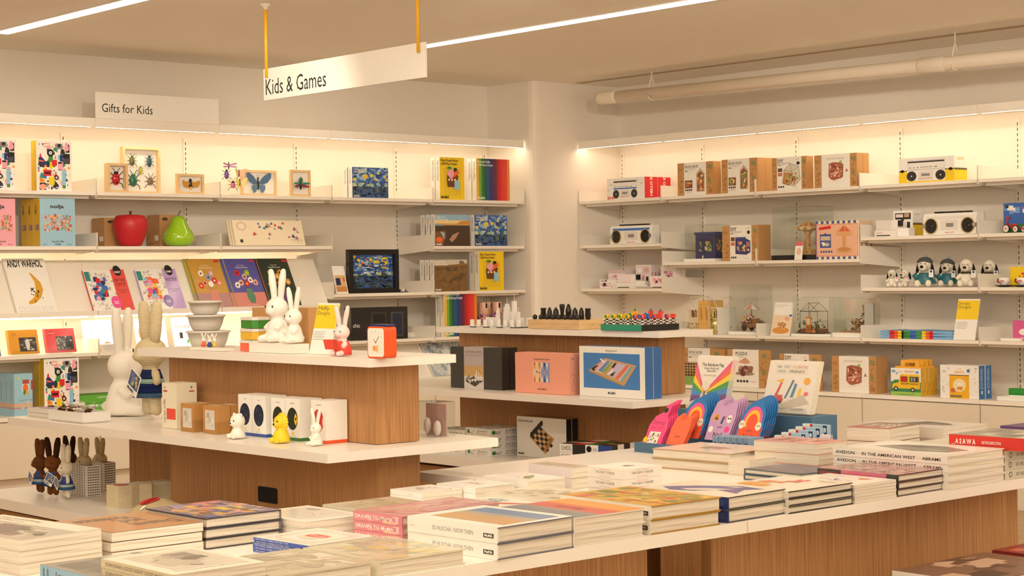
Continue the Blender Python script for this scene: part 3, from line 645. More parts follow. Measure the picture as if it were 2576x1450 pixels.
MOB = [('e', .12, .76, .072, .17, '#e0b8a0'), ('e', .12, .76, .05, .12, '#f0e4d0')]+birds(5, 22, .28, .15, .92, .88)+[('t', 'MOBILE', .97, .16, .1, '#b5a890', dict(al='r', sx=1.1)), ('t', 'Des oiseaux', .97, .09, .04, '#b5a890', dict(al='r')), ('r', .07, .12, .11, .24, 'k')]
a = onY(594, 617, YP); c = onY(769, 617, YP)
leaning('mobile_kit_box', 'wide cream box with little coloured birds reading MOBILE', 'box', Vector((a.x, YP, Z2)), 0, c.x-a.x, .178, .012, 17, MOB, c='#f0e2c4', n=3, mat=PAPER, off=(-.01, .004))
# ---------------------------------------------------------------- sloping shelves: coloring books
ZS = 1.2865; AN = 29.5
def slopebook(name, label, tlx, blx, brx, F, h, n=1, th=.008, **k):
    PS = DL+.048-n*(th/cos(radians(AN))+.003); a = onY(blx, 781, PS); c = onY(brx, 779, PS)
    return leaning(name, label, 'book', Vector((a.x, PS, ZS)), 0, c.x-a.x, h, th, AN, F, n=n, **k)
rd = random.Random(3)
slopebook('coloring_book', 'white glossy coloring book with bold black title and ochre crescent', 24, 44, 147, [('t', 'ANDY WARHOL', .06, .845, .13, 'K', dict(b=.03, w=.86)), ('p', [(.54, .74), (.6, .72), (.76, .56), (.78, .42), (.68, .28), (.5, .18), (.36, .16), (.34, .2), (.5, .28), (.6, .42), (.62, .58)], '#dba22f'), ('n', .44, .2, .74, .5, 14, ['K', '#6b4a1c'], 8, .02, .05),
    ('t', 'COLORING BOOK', .06, .03, .09, 'g', dict(b=.02, w=.86)), ('t', 'COLORING BOOK', .066, .034, .082, 'W', dict(b=.0, w=.848))], .385, 2)
def omy(side, ttl, cols, seed): return [('n', .01, .01, .72, .98, 120, ['#cfc9bf', 'W', '#b9b3a9', '#e0dbd2'], seed, .02, .08), ('n', .08, .22, .5, .82, 40, cols, seed+1, .06, .16), ('r', .01, .72, .13, .95, 'T'), ('r', .66, 0, 1, 1, side), ('e', .83, .97, .1, .13, 'K'), ('t', 'OMY', .83, .91, .05, 'W', dict(al='c', b=.03)),
    ('t', ttl[0], .83, .7, .075, 'k', dict(al='c', b=.01, w=.26)), ('t', ttl[1], .83, .59, .075, 'k', dict(al='c', b=.01)), ('t', 'GIANT COLORING', .83, .48, .03, 'k', dict(al='c', w=.26)), ('t', 'POSTER', .83, .43, .03, 'k', dict(al='c')), ('e', .6, .2, .12, .15, 'H' if side == '#e8504a' else 'V'), ('r', .54, .2, .66, .215, 'W'), ('r', .55, .16, .65, .175, 'W')]
slopebook('poster_book', 'red edged coloring poster pack reading New York City', 219, 237, 340, omy('#e8504a', ('NEW YORK', 'CITY'), ['B', 'V', 'N', 'R', 'Y', 'T', 'P', 'C'], 41), .295, 1, .016, Lf=[('r', 0, 0, 1, 1, '#d8383a')], grp=None)
slopebook('poster_book', 'lilac edged coloring poster pack reading Kitty', 352, 369, 470, omy('#bf9fd8', ('KITTY', ''), ['B', 'O', 'S', 'R', 'Y', 'C', 'H', 'P'], 51), .295, 1, .016, Lf=[('r', 0, 0, 1, 1, 'L')])
def flowers(bg, tbl, vase, cols, ttl, seed):
    rd = random.Random(seed); s = [('r', 0, 0, 1, 1, bg), ('r', 0, 0, 1, .3, tbl), ('r', .82, .93, .98, .975, 'R'), ('t', 'BOUQUET', .5, .85, .022, 'I', dict(al='c')), ('t', ttl, .5, .8, .035, 'W', dict(al='c', w=.4))]
    pts = [(.2, .45), (.34, .5), (.3, .7), (.5, .62), (.62, .7), (.66, .55), (.8, .5), (.52, .48)]
    for x, y in pts: s.append(('l', [(.52, .34), (x, y)], .0012, '#5a5a30'))
    for i, (x, y) in enumerate(pts): c = cols[i % len(cols)]; s += [('e', x, y, .08, .06, c), ('e', x+.02, y+.02, .05, .05, c), ('e', x, y, .03, .022, rd.choice(['k', 'Y', 'M', 'W']))]
    return s+[('p', [(.44, .38), (.6, .38), (.66, .2), (.6, .08), (.46, .08), (.4, .2)], vase), ('t', 'paper bouquet kit', .5, .03, .02, 'I', dict(al='c', w=.4))]
slopebook('bouquet_kit', 'ochre paper bouquet box with flowers in a pink cup', 491, 508, 588, flowers('#c99a44', '#b88a8a', '#d98a7a', ['R', '#e08a6a', 'W', '#8aa0d0', '#d9a0a0'], "Artist's Garden", 1), .372, 2, .012, Lf=[('r', 0, 0, 1, 1, '#8ab04a')], off=(-.02, .002))
slopebook('bouquet_kit', 'purple blue paper bouquet box with flowers in a green vase', 581, 600, 678, flowers('#5a58a8', '#d98a80', '#5a8a70', ['W', '#e8b0a0', 'R', '#e0a8b0', 'E'], 'William Morris', 2), .372, 2, .012, Lf=[('r', 0, 0, 1, 1, '#d0c880')], off=(-.02, .002))
slopebook('bouquet_kit', 'dark green paper bouquet box with orange sunflowers', 665, 684, 760, flowers('#2c3a30', '#34503a', '#6a4a70', ['#e09a30', '#d98a2c', '#e8b040'], 'Sunflowers', 3), .372, 2, .012, Lf=[('r', 0, 0, 1, 1, '#d98a70')], off=(-.02, .002))
# ---------------------------------------------------------------- lit shelf below: board books in clear stands
def stand(label, x, y, z, w, rz=0):
    b = MB(); b.box(0, 0, .0006, w, .075, .003).box(0, 0, .003, w, .003, .03).prism([(.058, .003), (.066, .03), (.069, .03), (.061, .003)], (0, 0, 0), (0, 1, 0), (0, 0, 1), (1, 0, 0), w)
    tag(b.put('book_stand', CLEAR, None, (x, y, z), rz), label, 'book stand')
def board(label, blx, brx, c, who, F, n, sb=.02, h=.15):
    a = onY(blx, 888, DL+sb); e = onY(brx, 884, DL+sb)
    leaning('board_book', label, 'book', Vector((a.x, DL+sb+.006, Z4+.006)), 0, e.x-a.x, h, .010, 16, [('t', 'What Did', .1, .86, .035, 'k'), ('t', who, .1, .8, .035, 'W' if c == '#e04a50' else 'k', dict(b=.01)), ('t', 'Make?', .1, .74, .035, 'k')]+F, c=c, n=n, off=(-.0005, .0005), Lf=[('r', 0, 0, 1, 1, c)])
    stand('clear stand holding the '+('orange' if c != '#e04a50' else 'red')+' board books', a.x+.01, DL+sb-.001, Z4, e.x-a.x-.02)
PHO = lambda s: [('r', .34, .1, .92, .68, '#3a3836'), ('n', .34, .1, .92, .68, 40, ['#6a6764', '#9a9692', '#4a4846', '#c9c5c0', '#2a2826'], s, .05, .16)]
board('orange board books with a square grey photo on the cover', 28, 102, '#dc9a2c', 'Ruth Asawa', PHO(4)+[('p', [(.58, .16), (.54, .5), (.6, .62), (.68, .6), (.7, .4), (.66, .14)], '#d9d5d0')], 3)
board('glossy red board books with a square grey photo on the cover', 122, 194.5, '#e04a50', 'Yayoi Kusama', PHO(9)+[('p', [(.64, .2), (.66, .62), (.78, .64), (.84, .4), (.9, .2)], '#1c1a1a')], 3)
def lit(label, x1, x2, F, h, c='W', sb=.14):
    a = onY(x1, 860, DL+sb); e = onY(x2, 860, DL+sb)
    leaning('picture_book', label, 'book', Vector((a.x, DL+sb, Z4)), 0, e.x-a.x, h, .008, 14, F, c=c)
lit('white picture book with a thin handwritten title left of the big lamp', 214, 290, [('l', [(.1, .3), (.4, .36), (.6, .6), (.62, .8), (.66, .56), (.74, .7), (.74, .56), (.84, .74), (.88, .92), (.86, .6), (.96, .74)], .0016, 'k'), ('p', [(.62, .2), (.75, .3), (.9, .24), (.8, .14), (.7, .08)], '#b5806a'), ('e', .5, .86, .03, .02, 'S')], .2)
lit('white picture book with a big orange dot on its cover', 346, 424, [('e', .46, .54, .36, .4, '#e8743a'), ('n', .2, .25, .72, .85, 26, ['#e8843f', '#ee6a34', '#f0904a'], 6, .06, .16), ('t', 'the', .38, .6, .13, '#5a2a1c', dict(rot=0)), ('t', 'dot', .34, .38, .17, '#5a2a1c')], .2)
lit('white picture book partly hidden behind the knitted rabbit head', 440, 520, [('t', 'cozy co', .1, .66, .13, '#8a5a3a', dict(w=.8)), ('r', .2, .3, .3, .5, 'k'), ('p', [(.4, .2), (.5, .3), (.44, .1)], 'D')], .2)
lit('blue and orange patterned picture book at the left edge', -70, 2, [('r', 0, 0, 1, 1, '#2f4f9a'), ('n', 0, 0, 1, 1, 40, ['O', 'N', 'B', 'I', 'R'], 9, .08, .2)], .21, sb=.02)
a = onY(255, 890, DL+.02)
for i in range(3): tag(MB('W').box(0, 0, .0005+.016*i, .16, .12, .0155+.016*i, 'I', t='W', f='#e6e0d6').front(.16, .015, [('t', 'THE REVERSE', .1, .2, .5, '#b5a8b0')], z=.0005+.016*i).put('picture_book', PAPER, None, (a.x, DL+.015, Z4)), f'thin white picture book lying on the lit lower shelf, {ORD[2-i]} of three', 'book')
# black framed brick picture, card and little painter on the third shelf
loc, rz, w, h, d = fit('Y', YP, Z3, 878, 628, 1003, 872)
t = thing('framed_picture', 'black framed picture built of blue and yellow relief bricks', 'picture', loc, rz); b = MB('K'); f = .035
for q in ((0, 0, .001, f, .04, h), (w-f, 0, .001, w, .04, h), (f, 0, .001, w-f, .04, f), (f, 0, h-f, w-f, .04, h), (f, .03, f, w-f, .038, h-f)): b.box(*q)
b.put('frame', solid('black_frame', '#141313', .3), t)
b = MB(); b.art((f, .0298, f), (1, 0, 0), (0, 0, 1), w-2*f, h-2*f, swirls(77)); rd = random.Random(5)
for i in range(60):
    x, z = rd.uniform(f+.01, w-f-.05), rd.uniform(f+.005, h-f-.02); b.box(x, .03-rd.uniform(.004, .016), z, x+rd.uniform(.015, .05), .03, z+rd.uniform(.006, .014), rd.choice(['#2d4f96', '#9fc0e0', '#1c3a80', '#c9d8e8', '#3f6ab8'] if z > h*.42 else ['#14203c', '#1c2a20', '#2c3c5a', '#3f6ab8', '#10100f']))
for x, z, r in ((.17, .82, .014), (.34, .86, .008), (.46, .84, .013), (.58, .74, .016), (.8, .8, .03), (.27, .74, .009), (.4, .66, .007)): b.ell((f+x*(w-2*f), .024, f+z*(h-2*f)), (r, .006, r), 'Y' if r > .012 else 'O', 14, 8)
b.put('brick_relief', PLAST, t)
for x in (.12, .5, .8): MB('K').ell((w*x, .012, f), (.03, .012, .016), '#23301c', 10, 6).put('brick_bush', PLAST, t)
q = onY(1007, 738, YP); t = thing('toy_painter', 'tiny toy painter at an easel on a black plank beside the black frame', 'toy', (q.x+.002, YP+.01, Z3))
MB('K').box(0, 0, .001, .08, .02, .006).box(0, 0, .006, .01, .01, .022).put('plank', PLAST, t)
b = MB(); b.box(.058, .004, .007, .068, .014, .018, '#2f6fb0').ell((.063, .009, .024), .0055, '#e8b58a', 10, 8).ell((.063, .009, .028), (.006, .006, .004), 'O', 10, 6).put('figure', PLAST, t)
MB('W').box(.035, .004, .007, .041, .014, .03).put('easel', PLAST, t)
def card(label, pl, P, z, blx, brx, h, F, ang=14, c='W'):
    a = (onY if pl == 'Y' else onX)(blx, 800, P); e = (onY if pl == 'Y' else onX)(brx, 800, P)
    rz = 0 if pl == 'Y' else -pi/2; w = (e-a).length
    leaning('sign_card', label, 'sign', Vector((P if pl == 'X' else a.x, a.y if pl == 'X' else P, z)), rz, w, h, .003, ang, F, c=c, mat=PAPER)
card('small white leaning card with a room photo left of the black frame', 'Y', YP, Z3, 848, 878, .20, [('t', 'Brick picture set', .08, .9, .022, 'G'), ('r', .06, .06, .94, .66, '#e0b880'), ('r', .06, .06, .94, .25, '#c98a50'), ('r', .12, .3, .5, .56, 'N'), ('e', .8, .5, .1, .08, '#d9784a')], 16)
# second rainbow puzzle, patterned tubes on the low shelf near the corner; black boxed set
art_puzzle('rainbow striped puzzle box low on the left wall behind the white chess pieces', Z4, 1117, 733, 1199, 1107, stripes(RAIN), 'Ellsworth Kelly', 2)
for i, (px, sb) in enumerate([(1210, .11), (1217, .02), (1231, .11), (1250, .02)]):
    q = onY(px, 790, DL+.05+sb); r = .038; b = MB()
    b.lathe([(r, .001), (r, .24), (r*.97, .243)], n=24, col='#d9a890'); rd = random.Random(i)
    for k in range(70):
        a0, z0 = rd.uniform(-pi, 0), rd.uniform(.01, .15); da, dz = rd.uniform(.12, .3), rd.uniform(.012, .03)
        R2 = r+.0004+k*.00002
        b.poly([(R2*cos(a0+u*da), R2*sin(a0+u*da), z0+v*dz) for u, v in ((0, 0), (1, 0), (1, 1), (0, 1))], rd.choice(['#8a3a9a', '#e0b030', '#c8506a', '#3a2a24', '#4a2a6a', '#d9783a', '#b06ac0']))
    b.poly([(r*1.012*cos(a0), r*1.012*sin(a0), z) for a0, z in ((-1.9, .2), (-1.5, .2), (-1.5, .235), (-1.9, .235))], 'K')
    tag(b.put('puzzle_tube', GLOSSY, None, (q.x, DL+.05+sb, Z4)), ['dark patterned cardboard tube, leftmost at the back', 'colorful floral cardboard tube, left in front', 'colorful floral cardboard tube, right at the back', 'colorful floral cardboard tube, rightmost in front'][i], 'tube')
q = onY(884, 850, YP); e = onY(1026, 850, YP)
b = MB('K'); w = e.x-q.x; b.box(0, 0, .001, w, .08, .23, '#1b1a1a'); b.front(w, .23, [('r', .35, .1, .62, .84, '#3a3836'), ('r', .38, .14, .6, .8, '#141313'), ('r', .7, .1, .92, .84, '#4a4846'), ('r', .73, .14, .9, .8, '#16223f'), ('t', 'chic', .03, .4, .12, 'W')])
tag(b.put('brick_set_box', GLOSSY, None, (q.x, YP, Z4)), 'black box with framed pictures behind the orange clock', 'box')
CLOUD = [('r', 0, 0, 1, 1, '#aab4bc'), ('n', 0, 0, 1, 1, 50, ['#c9ced0', '#8a98a4', '#e0e0dc', '#9aa6ae'], 3, .1, .3)]
for i in range(2):
    leaning('art_book', ['grey cloud covered book on the corner sloping shelf, left one', 'grey cloud covered book on the corner sloping shelf, right one'][i], 'book', Vector((8.07+.3*i, DL+.03, .7415)), 0, .26, .31, .01, 31, CLOUD, c='W')
# play boxes and puzzles on the left cabinet
o = carton('activity_box', 'pale blue activity box with a rainbow band and hanging tab', 'box', 'Y', YP, ZK, 35, 942, 81, 23, c='#9ccbe0', F=lambda w, d, h: [('r', 0, .26, 1, .3, 'S'), ('r', 0, .22, 1, .25, '#e0c070'), ('r', 0, .18, 1, .21, '#c98a9a'), ('e', .62, .66, .22, .16, '#c8dfe8'), ('r', .46, .76, .82, .86, '#b5504a'), ('e', .62, .66, .14, .1, 'O'), ('e', .56, .56, .07, .06, 'D'), ('e', .7, .56, .07, .06, 'A'), ('t', 'SANDWICHABLE', .28, .36, .035, '#6a8aa0'), ('e', .75, .32, .1, .06, 'g'), ('e', .45, .2, .1, .06, 'g'), ('r', .92, .62, 1, .84, 'R'), ('e', .26, .9, .05, .03, 'Y')],
    Lf=[('r', 0, .26, 1, .3, 'S'), ('r', 0, .22, 1, .25, '#e0c070'), ('r', 0, .18, 1, .21, '#c98a9a'), ('t', 'Sandwichable', .3, .8, .06, '#5a7a90', dict(rot=-90))], n=3)
q = onY(199, 1010, DL+.06)
for i in range(2):
    b = MB('#5fae3a'); b.box(0, 0, .0005, .3, .2, .049); b.front(.3, .049, [('t', 'Logimaxmetry', .62, .6, .26, 'W', dict(al='c', w=.4, rot=0)), ('t', 'uorgin', .7, .2, .3, 'W', dict(al='c', b=.02)), ('e', .9, .5, .06, .38, '#7fc05a')])
    tag(b.put('game_box', PAPER, None, (q.x, DL+.06, ZK+.05*i)), f'bright green game box behind the keychain tray, {["lower", "upper"][i]} of two', 'box')
# ================================================================ right wall goods
XP = DR+.012
def rcart(name, label, cat, z, x1, y1, x2, xs=None, sb=0, **k): return carton(name, label, cat, 'X', XP+sb, z, x1, y1, x2, xs, **k)
def radio_art(w, x0, x1, y0, y1, band='#3f6fc0', zig=False, ttl='HELLO KITTY'):
    W = x1-x0; H = y1-y0; X = lambda u: x0+u*W; Y = lambda v: y0+v*H
    s = [('r', X(0), Y(0), X(1), Y(1), '#efece6'), ('r', X(.02), Y(.86), X(.98), Y(.93), 'k'), ('l', [(X(.02), Y(.56)), (X(.02), Y(.96)), (X(.98), Y(.96)), (X(.98), Y(.56))], .0015, 'G'), ('r', X(.01), Y(.5), X(.99), Y(.57), band)]
    s += [('r', X(.06+.1*i), Y(.62), X(.11+.1*i), Y(.65), 'k') for i in range(3)]+[('r', X(.36+.055*i), Y(.62), X(.385+.055*i), Y(.66), 'k') for i in range(6)]+[('r', X(.72), Y(.62), X(.8), Y(.65), 'k')]
    for u in (.12, .88): s += [('e', X(u), Y(.24), .135*W, .24*H, 'G'), ('e', X(u), Y(.24), .125*W, .22*H, 'k'), ('e', X(u), Y(.24), .02*W, .04*H, 'g')]
    return s+[('r', X(.3), Y(.04), X(.68), Y(.44), '#e2ddd6'), ('r', X(.38), Y(.22), X(.6), Y(.34), 'G'), ('t', ttl, X(.49), Y(.08), .05, 'R', dict(al='c', w=.18*W*2))]
rcart('radio_box', 'white and red boxed radio on the upper right shelf', 'box', Z1, 1526.5, 451, 1621.5, 1654, F=lambda w, d, h: radio_art(w, .17, .8, .04, .92)+[('t', 'BX-89', .02, .03, .13, 'R', dict(b=.03))]+[('e', x, y, .035, .05, '#d9d5d0') for x, y in ((.12, .7), (.8, .86), (.92, .7), (.05, .45))],
    fc=dict(r='#cf2028', b='#cf2028', l='#cf2028'), Rt=[('t', 'HELLO KITTY', .6, .12, .16, 'W', dict(rot=90, b=.02))], n=2)
def kraft(label, z, x1, y1, x2, xs, s0, s1, F, n, Lx=True, sb=0):
    f = lambda w, d, h: F(w, d, h) if callable(F) else F
    return rcart('craft_kit_box', label, 'craft kit', z, x1, y1, x2, xs, sb, c=KR, Rt=lambda w, d, h: [('l', [(.3, .1), (.3, .9)], .0008, KRD)], sleeve=(s0, s1, '#f3efe6'), F=f, n=n, grp='boxed miniature craft kits' if n > 1 else None,
        BF=[('n', .01, .05, max(s0-.02, .06), .95, 12, [KRD, '#a5763f'], 3, .03, .1), ('n', s1+.02, .05, .98, .95, 16, [KRD, '#a5763f', '#8a8a5a'], 4, .03, .12)])
kraft('brown craft kit box reading Book Nook on the upper right shelf, left one', Z1, 1704, 412, 1794, 1813.5, .19, .8, NOOK('Sunshine Town', WARMC), 1)
kraft('brown Book Nook craft kit with tall glass house picture beside a white bracket', Z1, 1814.5, 403, 1905, 1925, .18, .78, NOOK('Garden House', ['#d9c06a', '#7a9a5a', '#a85a34', '#e8d9a0']), 2)
kraft('brown DIY miniature house kit with greenhouse picture on the upper shelf', Z1, 1941.5, 398.5, 2028, 2045.5, .15, .86, DIYC(GRH), 1)
kraft('brown craft kit with toy house picture on the upper right shelf', Z1, 2048, 392, 2155, 2170, .177, .84, TOY, 2)
ZIG = [('p', [(i/16, .5+(.05 if i % 2 else -.03)) for i in range(17)]+[(1-i/16, .44+(.05 if i % 2 == 0 else -.03)) for i in range(17)], 'K')]
rcart('radio_box', 'white and yellow boxed radio with a black zigzag on the upper right shelf', 'box', Z1, 2261, 400.5, 2400, 2432, F=lambda w, d, h: [('r', 0, 0, 1, .5, 'Y')]+ZIG+radio_art(w, .15, .84, .06, .92, '#d9d5cf', ttl='SNOOPY'), Rt=[('r', 0, 0, 1, .5, 'Y')]+ZIG+[('t', 'PEANUTS', .5, .84, .1, '#d9b01c', dict(al='c', w=.5, b=.02))])
# real radios
def radio(label, z, x1, y1, x2, ttl, band):
    loc, rz, w, h, d = fit('X', XP+.02, z, x1, y1, x2, None, .1); h -= .012
    t = thing('cassette_radio', label, 'radio', loc, rz)
    b = MB('W'); b.prism([(0, .002), (0, h*.72), (.012, h), (d, h), (d, .002)], (0, 0, 0), (0, 1, 0), (0, 0, 1), (1, 0, 0), w, '#efece5'); b.box(w*.985, d-.03, .002, w+.004, d, h+.006, '#d9d5cc')
    b.front(w, h*.72, [('t', ttl, .5, .1, .09, 'R', dict(al='c', w=.18, b=.02))]); b.put('body', PLAST, t)
    b = MB(); b.box(w*.07, -.0015, h*.74, w*.93, .01, h*.86, band).put('tuning_band', PLAST, t)
    MB().box(w*.34, -.003, h*.24, w*.66, .005, h*.68, '#e0dcd3').box(w*.44, -.0035, h*.36, w*.58, 0, h*.54, 'G').put('cassette_door', PLAST, t)
    for u in (.155, .845):
        c = (w*u, 0, h*.42); r = h*.37; b = MB(); b.lathe([(r, .001), (r, .006), (r*.92, .008), (r*.9, .002)], c, 28, '#c9a86a', 'y').lathe([(r*.9, .003), (r*.5, .001), (r*.14, .004), (r*.13, .008), (0, .01)], c, 28, '#1c1a19', 'y'); b.put('speaker', PLAST, t)
        MB('g').box(c[0]-(r*1.15 if u < .5 else -r*.75), -.012, h*.36, c[0]-(r*.7 if u < .5 else -r*1.2), -.001, h*.52).put('speaker_clip', solid('chrome', '#c9c5c0', .15, metal=1), t)
    for u0, n, ww in ((.18, 3, .07), (.45, 6, .04), (.76, 1, .1)):
        for i in range(n): MB('K').box(w*(u0+i*ww*1.15), .02, h, w*(u0+i*ww*1.15+ww), .045, h+.011).put('button', PLAST, t)
radio('white cassette radio with blue band and two black speakers near the pillar', Z2, 1534.5, 566, 1640, 'HELLO KITTY', '#3f78c8')
radio('white cassette radio with plain white top band on the right wall', Z2, 2322, 534, 2456, 'SNOOPY', '#e6e2da')
# instant cameras
def camera(label, z, x1, y1, x2, d, acc, sb=.03, ttl=''):
    loc, rz, w, h, _ = fit('X', XP+sb, z, x1, y1, x2, None, d)
    t = thing('instant_camera', label, 'camera', loc, rz); c = '#efe9e2'
    b = MB(c); b.prism([(0, .001), (0, h*.38), (.012, h*.44), (.02, h), (d*.8, h*.92), (d, h*.5), (d, .001)], (0, 0, 0), (0, 1, 0), (0, 0, 1), (1, 0, 0), w*.72); b.prism([(w*.72, .02), (w*.72, d), (w, d), (w, .045)], (0, 0, .001), (1, 0, 0), (0, 1, 0), (0, 0, 1), h*.5)
    b.front(w*.72, h*.4, [('r', .08, .1, .72, .26, 'k'), ('t', ttl, .08, .46, .22, 'R')]); b.put('body', PLAST, t)
    MB('K').box(w*.72, .02, h*.62, w*.80, .05, h*.98).put('viewfinder', PLAST, t)
    b = MB(acc); b.box(w*.02, -.001+.01, h*.46, w*.5, .012, h*.96).put('front_panel', PLAST, t)
camera('white instant camera beside its yellow box on the right wall', Z2, 2200, 556, 2275, .11, '#e2ddd6', ttl='SNOOPY')
rcart('camera_box', 'white and yellow camera box with black zigzag behind the instant camera', 'box', Z2, 2247, 531, 2296, 2320.5, .16, F=lambda w, d, h: [('r', .1, .66, .9, .9, 'k'), ('r', .14, .74, .5, .86, 'W'), ('t', 'SNOOPY', .17, .77, .06, 'R', dict(w=.3)), ('r', .56, .74, .82, .88, '#c9a080'), ('r', .4, .5, .54, .66, 'k'), ('r', .7, .3, .86, .56, 'k'), ('r', .6, .1, .9, .26, '#e0d8d0')], Rt=[('r', 0, 0, 1, .5, 'Y')]+ZIG+[('t', 'PEANUTS', .5, .82, .06, '#d9b01c', dict(al='c', w=.5, b=.02))])
camera('white and pink instant camera in the middle of the pink camera shelf', Z3, 1550, 691, 1612, .10, '#f0dde0', .035)
PK = ['#e8a0b0', '#f0c0c8', '#d98aa0']
loc, rz, w, h, d = fit('X', XP+.02, Z3, 1508.5, 704, 1545, None, .045)
t = thing('compact_camera', 'small white film camera with pink pattern near the pillar', 'camera', loc, rz)
b = MB('#f0e9e4'); b.box(0, 0, .001, w, d, h); b.front(w, h, [('n', .02, .03, .98, .6, 30, PK, 3, .05, .14), ('r', .08, .78, .3, .9, 'G'), ('r', .36, .78, .5, .94, 'k'), ('r', .62, .5, .74, .56, 'k')]); b.put('body', PLAST, t)
MB('k').lathe([(.014, 0), (.014, .008), (.009, .01)], (w*.36, 0, h*.45), 18, ax='y').put('lens', PLAST, t)
MB('#e8b0b8').tube([(0, .01, .01), (-.04, .0, .004), (-.09, .012, .004), (-.11, .02, .004)], .0018, 6).put('strap', PLAST, t)
rcart('film_camera_box', 'pale pink patterned camera box at the back of the camera shelf', 'box', Z3, 1530, 680, 1572, 1600, .17, c='#efe0e0', F=lambda w, d, h: [('r', 0, .82, 1, 1, '#d9c0c4'), ('n', .05, .1, .95, .75, 24, PK, 4, .05, .15), ('e', .5, .4, .1, .1, 'k')], n=2)
rcart('instant_camera_box', 'white and pink instant camera box standing upright', 'box', Z3, 1599.5, 667, 1637, 1655, .16, c='#f1e4e2', F=lambda w, d, h: [('r', .08, .6, .92, .94, '#e6cfcf'), ('r', .12, .66, .4, .88, 'W'), ('r', .56, .7, .86, .88, '#d9b0a0'), ('r', .3, .2, .5, .5, 'k'), ('r', .68, .28, .84, .5, 'k'), ('r', .4, .42, .6, .56, '#e8a0b0')], Rt=[('n', .1, .1, .9, .7, 10, PK, 5, .1, .3)])
rcart('instant_camera_box', 'white box with pink floral square behind the steel bracket', 'box', Z3, 1662, 671, 1700, 1712, .14, c='#f3e9e4', F=lambda w, d, h: [('n', .2, .25, .8, .8, 40, PK, 6, .06, .2), ('r', .42, .42, .58, .58, 'k')], n=2)
loc, rz, w, h, d = fit('X', XP+.01, Z3, 1635, 695, 1667, None, .05)
t = thing('kids_camera', 'small square white camera with pink flowers and coiled white strap', 'camera', loc, rz)
b = MB('#f3e6e4'); b.box(0, 0, .012, w, d, h); b.front(w, h, [('n', .2, .3, .95, .9, 40, PK, 8, .06, .2), ('r', .45, .45, .6, .62, 'k')]); b.put('body', PLAST, t)
MB('W').tube([(-.08+.1*cos(k*.5)*(.9-.02*k), -.004+.0+.02*sin(k*.5)+.02, .006+.0012*k) for k in range(12)], .005, 8).put('strap', PLAST, t)
# swing ride kit, miniature house, acrylic cases
def case(label, z, x1, y1, x2, d, sb=.03, base='W', bh=.022, grp=None):
    loc, rz, w, h, _ = fit('X', XP+sb, z, x1, y1, x2, None, d)
    t = thing('display_case', label, 'display case', loc, rz, grp); e = .003
    MB(base).box(-.006, -.006, .0006, w+.006, d+.006, bh).put('base', PLAST, t)
    b = MB()
    for q in ((0, 0, w, e), (0, d-e, w, d), (0, e, e, d-e), (w-e, e, w, d-e)): b.box(q[0], q[1], bh+.0005, q[2], q[3], h)
    b.box(0, 0, h+.0004, w, d, h+.0034); b.put('cover', CLEAR, t)
    return loc, rz, w, h, d
def inside(loc, rz, x, y, z): return shifted(loc, rz, x, y, z)
loc, rz, w, h, d = case('clear display case on a white base around the blue tea room model', Z2b, 1722, 568, 1797, .17)
p = inside(loc, rz, w*.27, .03, .0226); t = thing('miniature_house', 'dark blue miniature tea room with arched windows inside a clear case', 'model', p, rz)
W, H, D = w*.66, h*.72, .11; b = MB('#34366c'); b.box(0, 0, 0, W, D, H*.92); b.box(-.006, -.008, H*.9, W+.006, D, H, '#3c4080')
b.front(W, H, [('t', 'LEISURE TIME TEA ROOM', .5, .925, .05, '#e8c87a', dict(al='c', w=.84)), ('r', .14, .22, .36, .74, '#2a2c58'), ('r', .42, .22, .86, .74, '#2a2c58'), ('n', .16, .24, .34, .66, 16, ['#e0c08a', '#c99a5a', '#7a7a9a', '#5a6a4a'], 2, .03, .09), ('n', .44, .24, .84, .66, 40, ['#e8d080', '#a0b060', '#8a8ab0', '#c9a05a', '#4a5a3a'], 3, .04, .12)], y=-.0002)
b.right(D, H, [('n', .05, .2, .95, .8, 40, ['#d98a6a', '#e8c890', '#6a4a3a', '#b0c060', '#8a5a4a'], 4, .08, .2)], W+.0002)
b.ell((W*.75, -.006, H*.5), (.012, .008, .02), '#6a8a3a').ell((W*.4, -.008, .012), (.006, .006, .012), 'I').put('house', PAPER, t)
kraft('brown DIY miniature house kit with blue shop picture on the second shelf', Z2b, 1816.5, 569, 1907.5, 1922.5, .22, .81, DIYC(TEA), 2)
loc, rz, w, h, d = case('tall clear display case on a black base around the swing ride', Z2b, 1942, 523, 2050, .2, base='K', bh=.034)
p = inside(loc, rz, w*.62, d*.5, .036); t = thing('swing_ride_model', 'wooden swing ride carousel model inside a tall clear case', 'model', p, rz); R = .072; kz = (onX(2011, 551, XP+.1).z-Z2b-.04)/.352; ZS_ = lambda t_: [setattr(c_, 'scale', (1, 1, kz)) for c_ in t_.children]
b = MB('#d9a868'); b.lathe([(R*.95, 0), (R*.95, .012), (R*.9, .014), (R*.9, .05), (R*.3, .055), (.016, .07), (.016, .2), (.024, .21), (.03, .235)], n=24)
for i in range(12): a = 2*pi*i/12; b.box(R*.86*cos(a)-.006, R*.86*sin(a)-.006, .014, R*.86*cos(a)+.006, R*.86*sin(a)+.006, .036, '#b5804a')
b.put('base', MATTE, t)
b = MB(); b.lathe([(.03, .235), (R, .245), (R, .275), (R*.9, .28), (.02, .325), (.006, .33), (.004, .35), (0, .352)], n=16, col='#e3c08a')
for i in range(16):
    a = 2*pi*i/16; b.ell((R*cos(a), R*sin(a), .258), (.012, .012, .014), '#c98a5a' if i % 2 else '#f0d8a8', 10, 6)
    if i % 2: b.poly([((R*.88)*cos(a-.18), (R*.88)*sin(a-.18), .282), ((R*.88)*cos(a+.18), (R*.88)*sin(a+.18), .282), (.022*cos(a), .022*sin(a), .324)], '#d9604a')
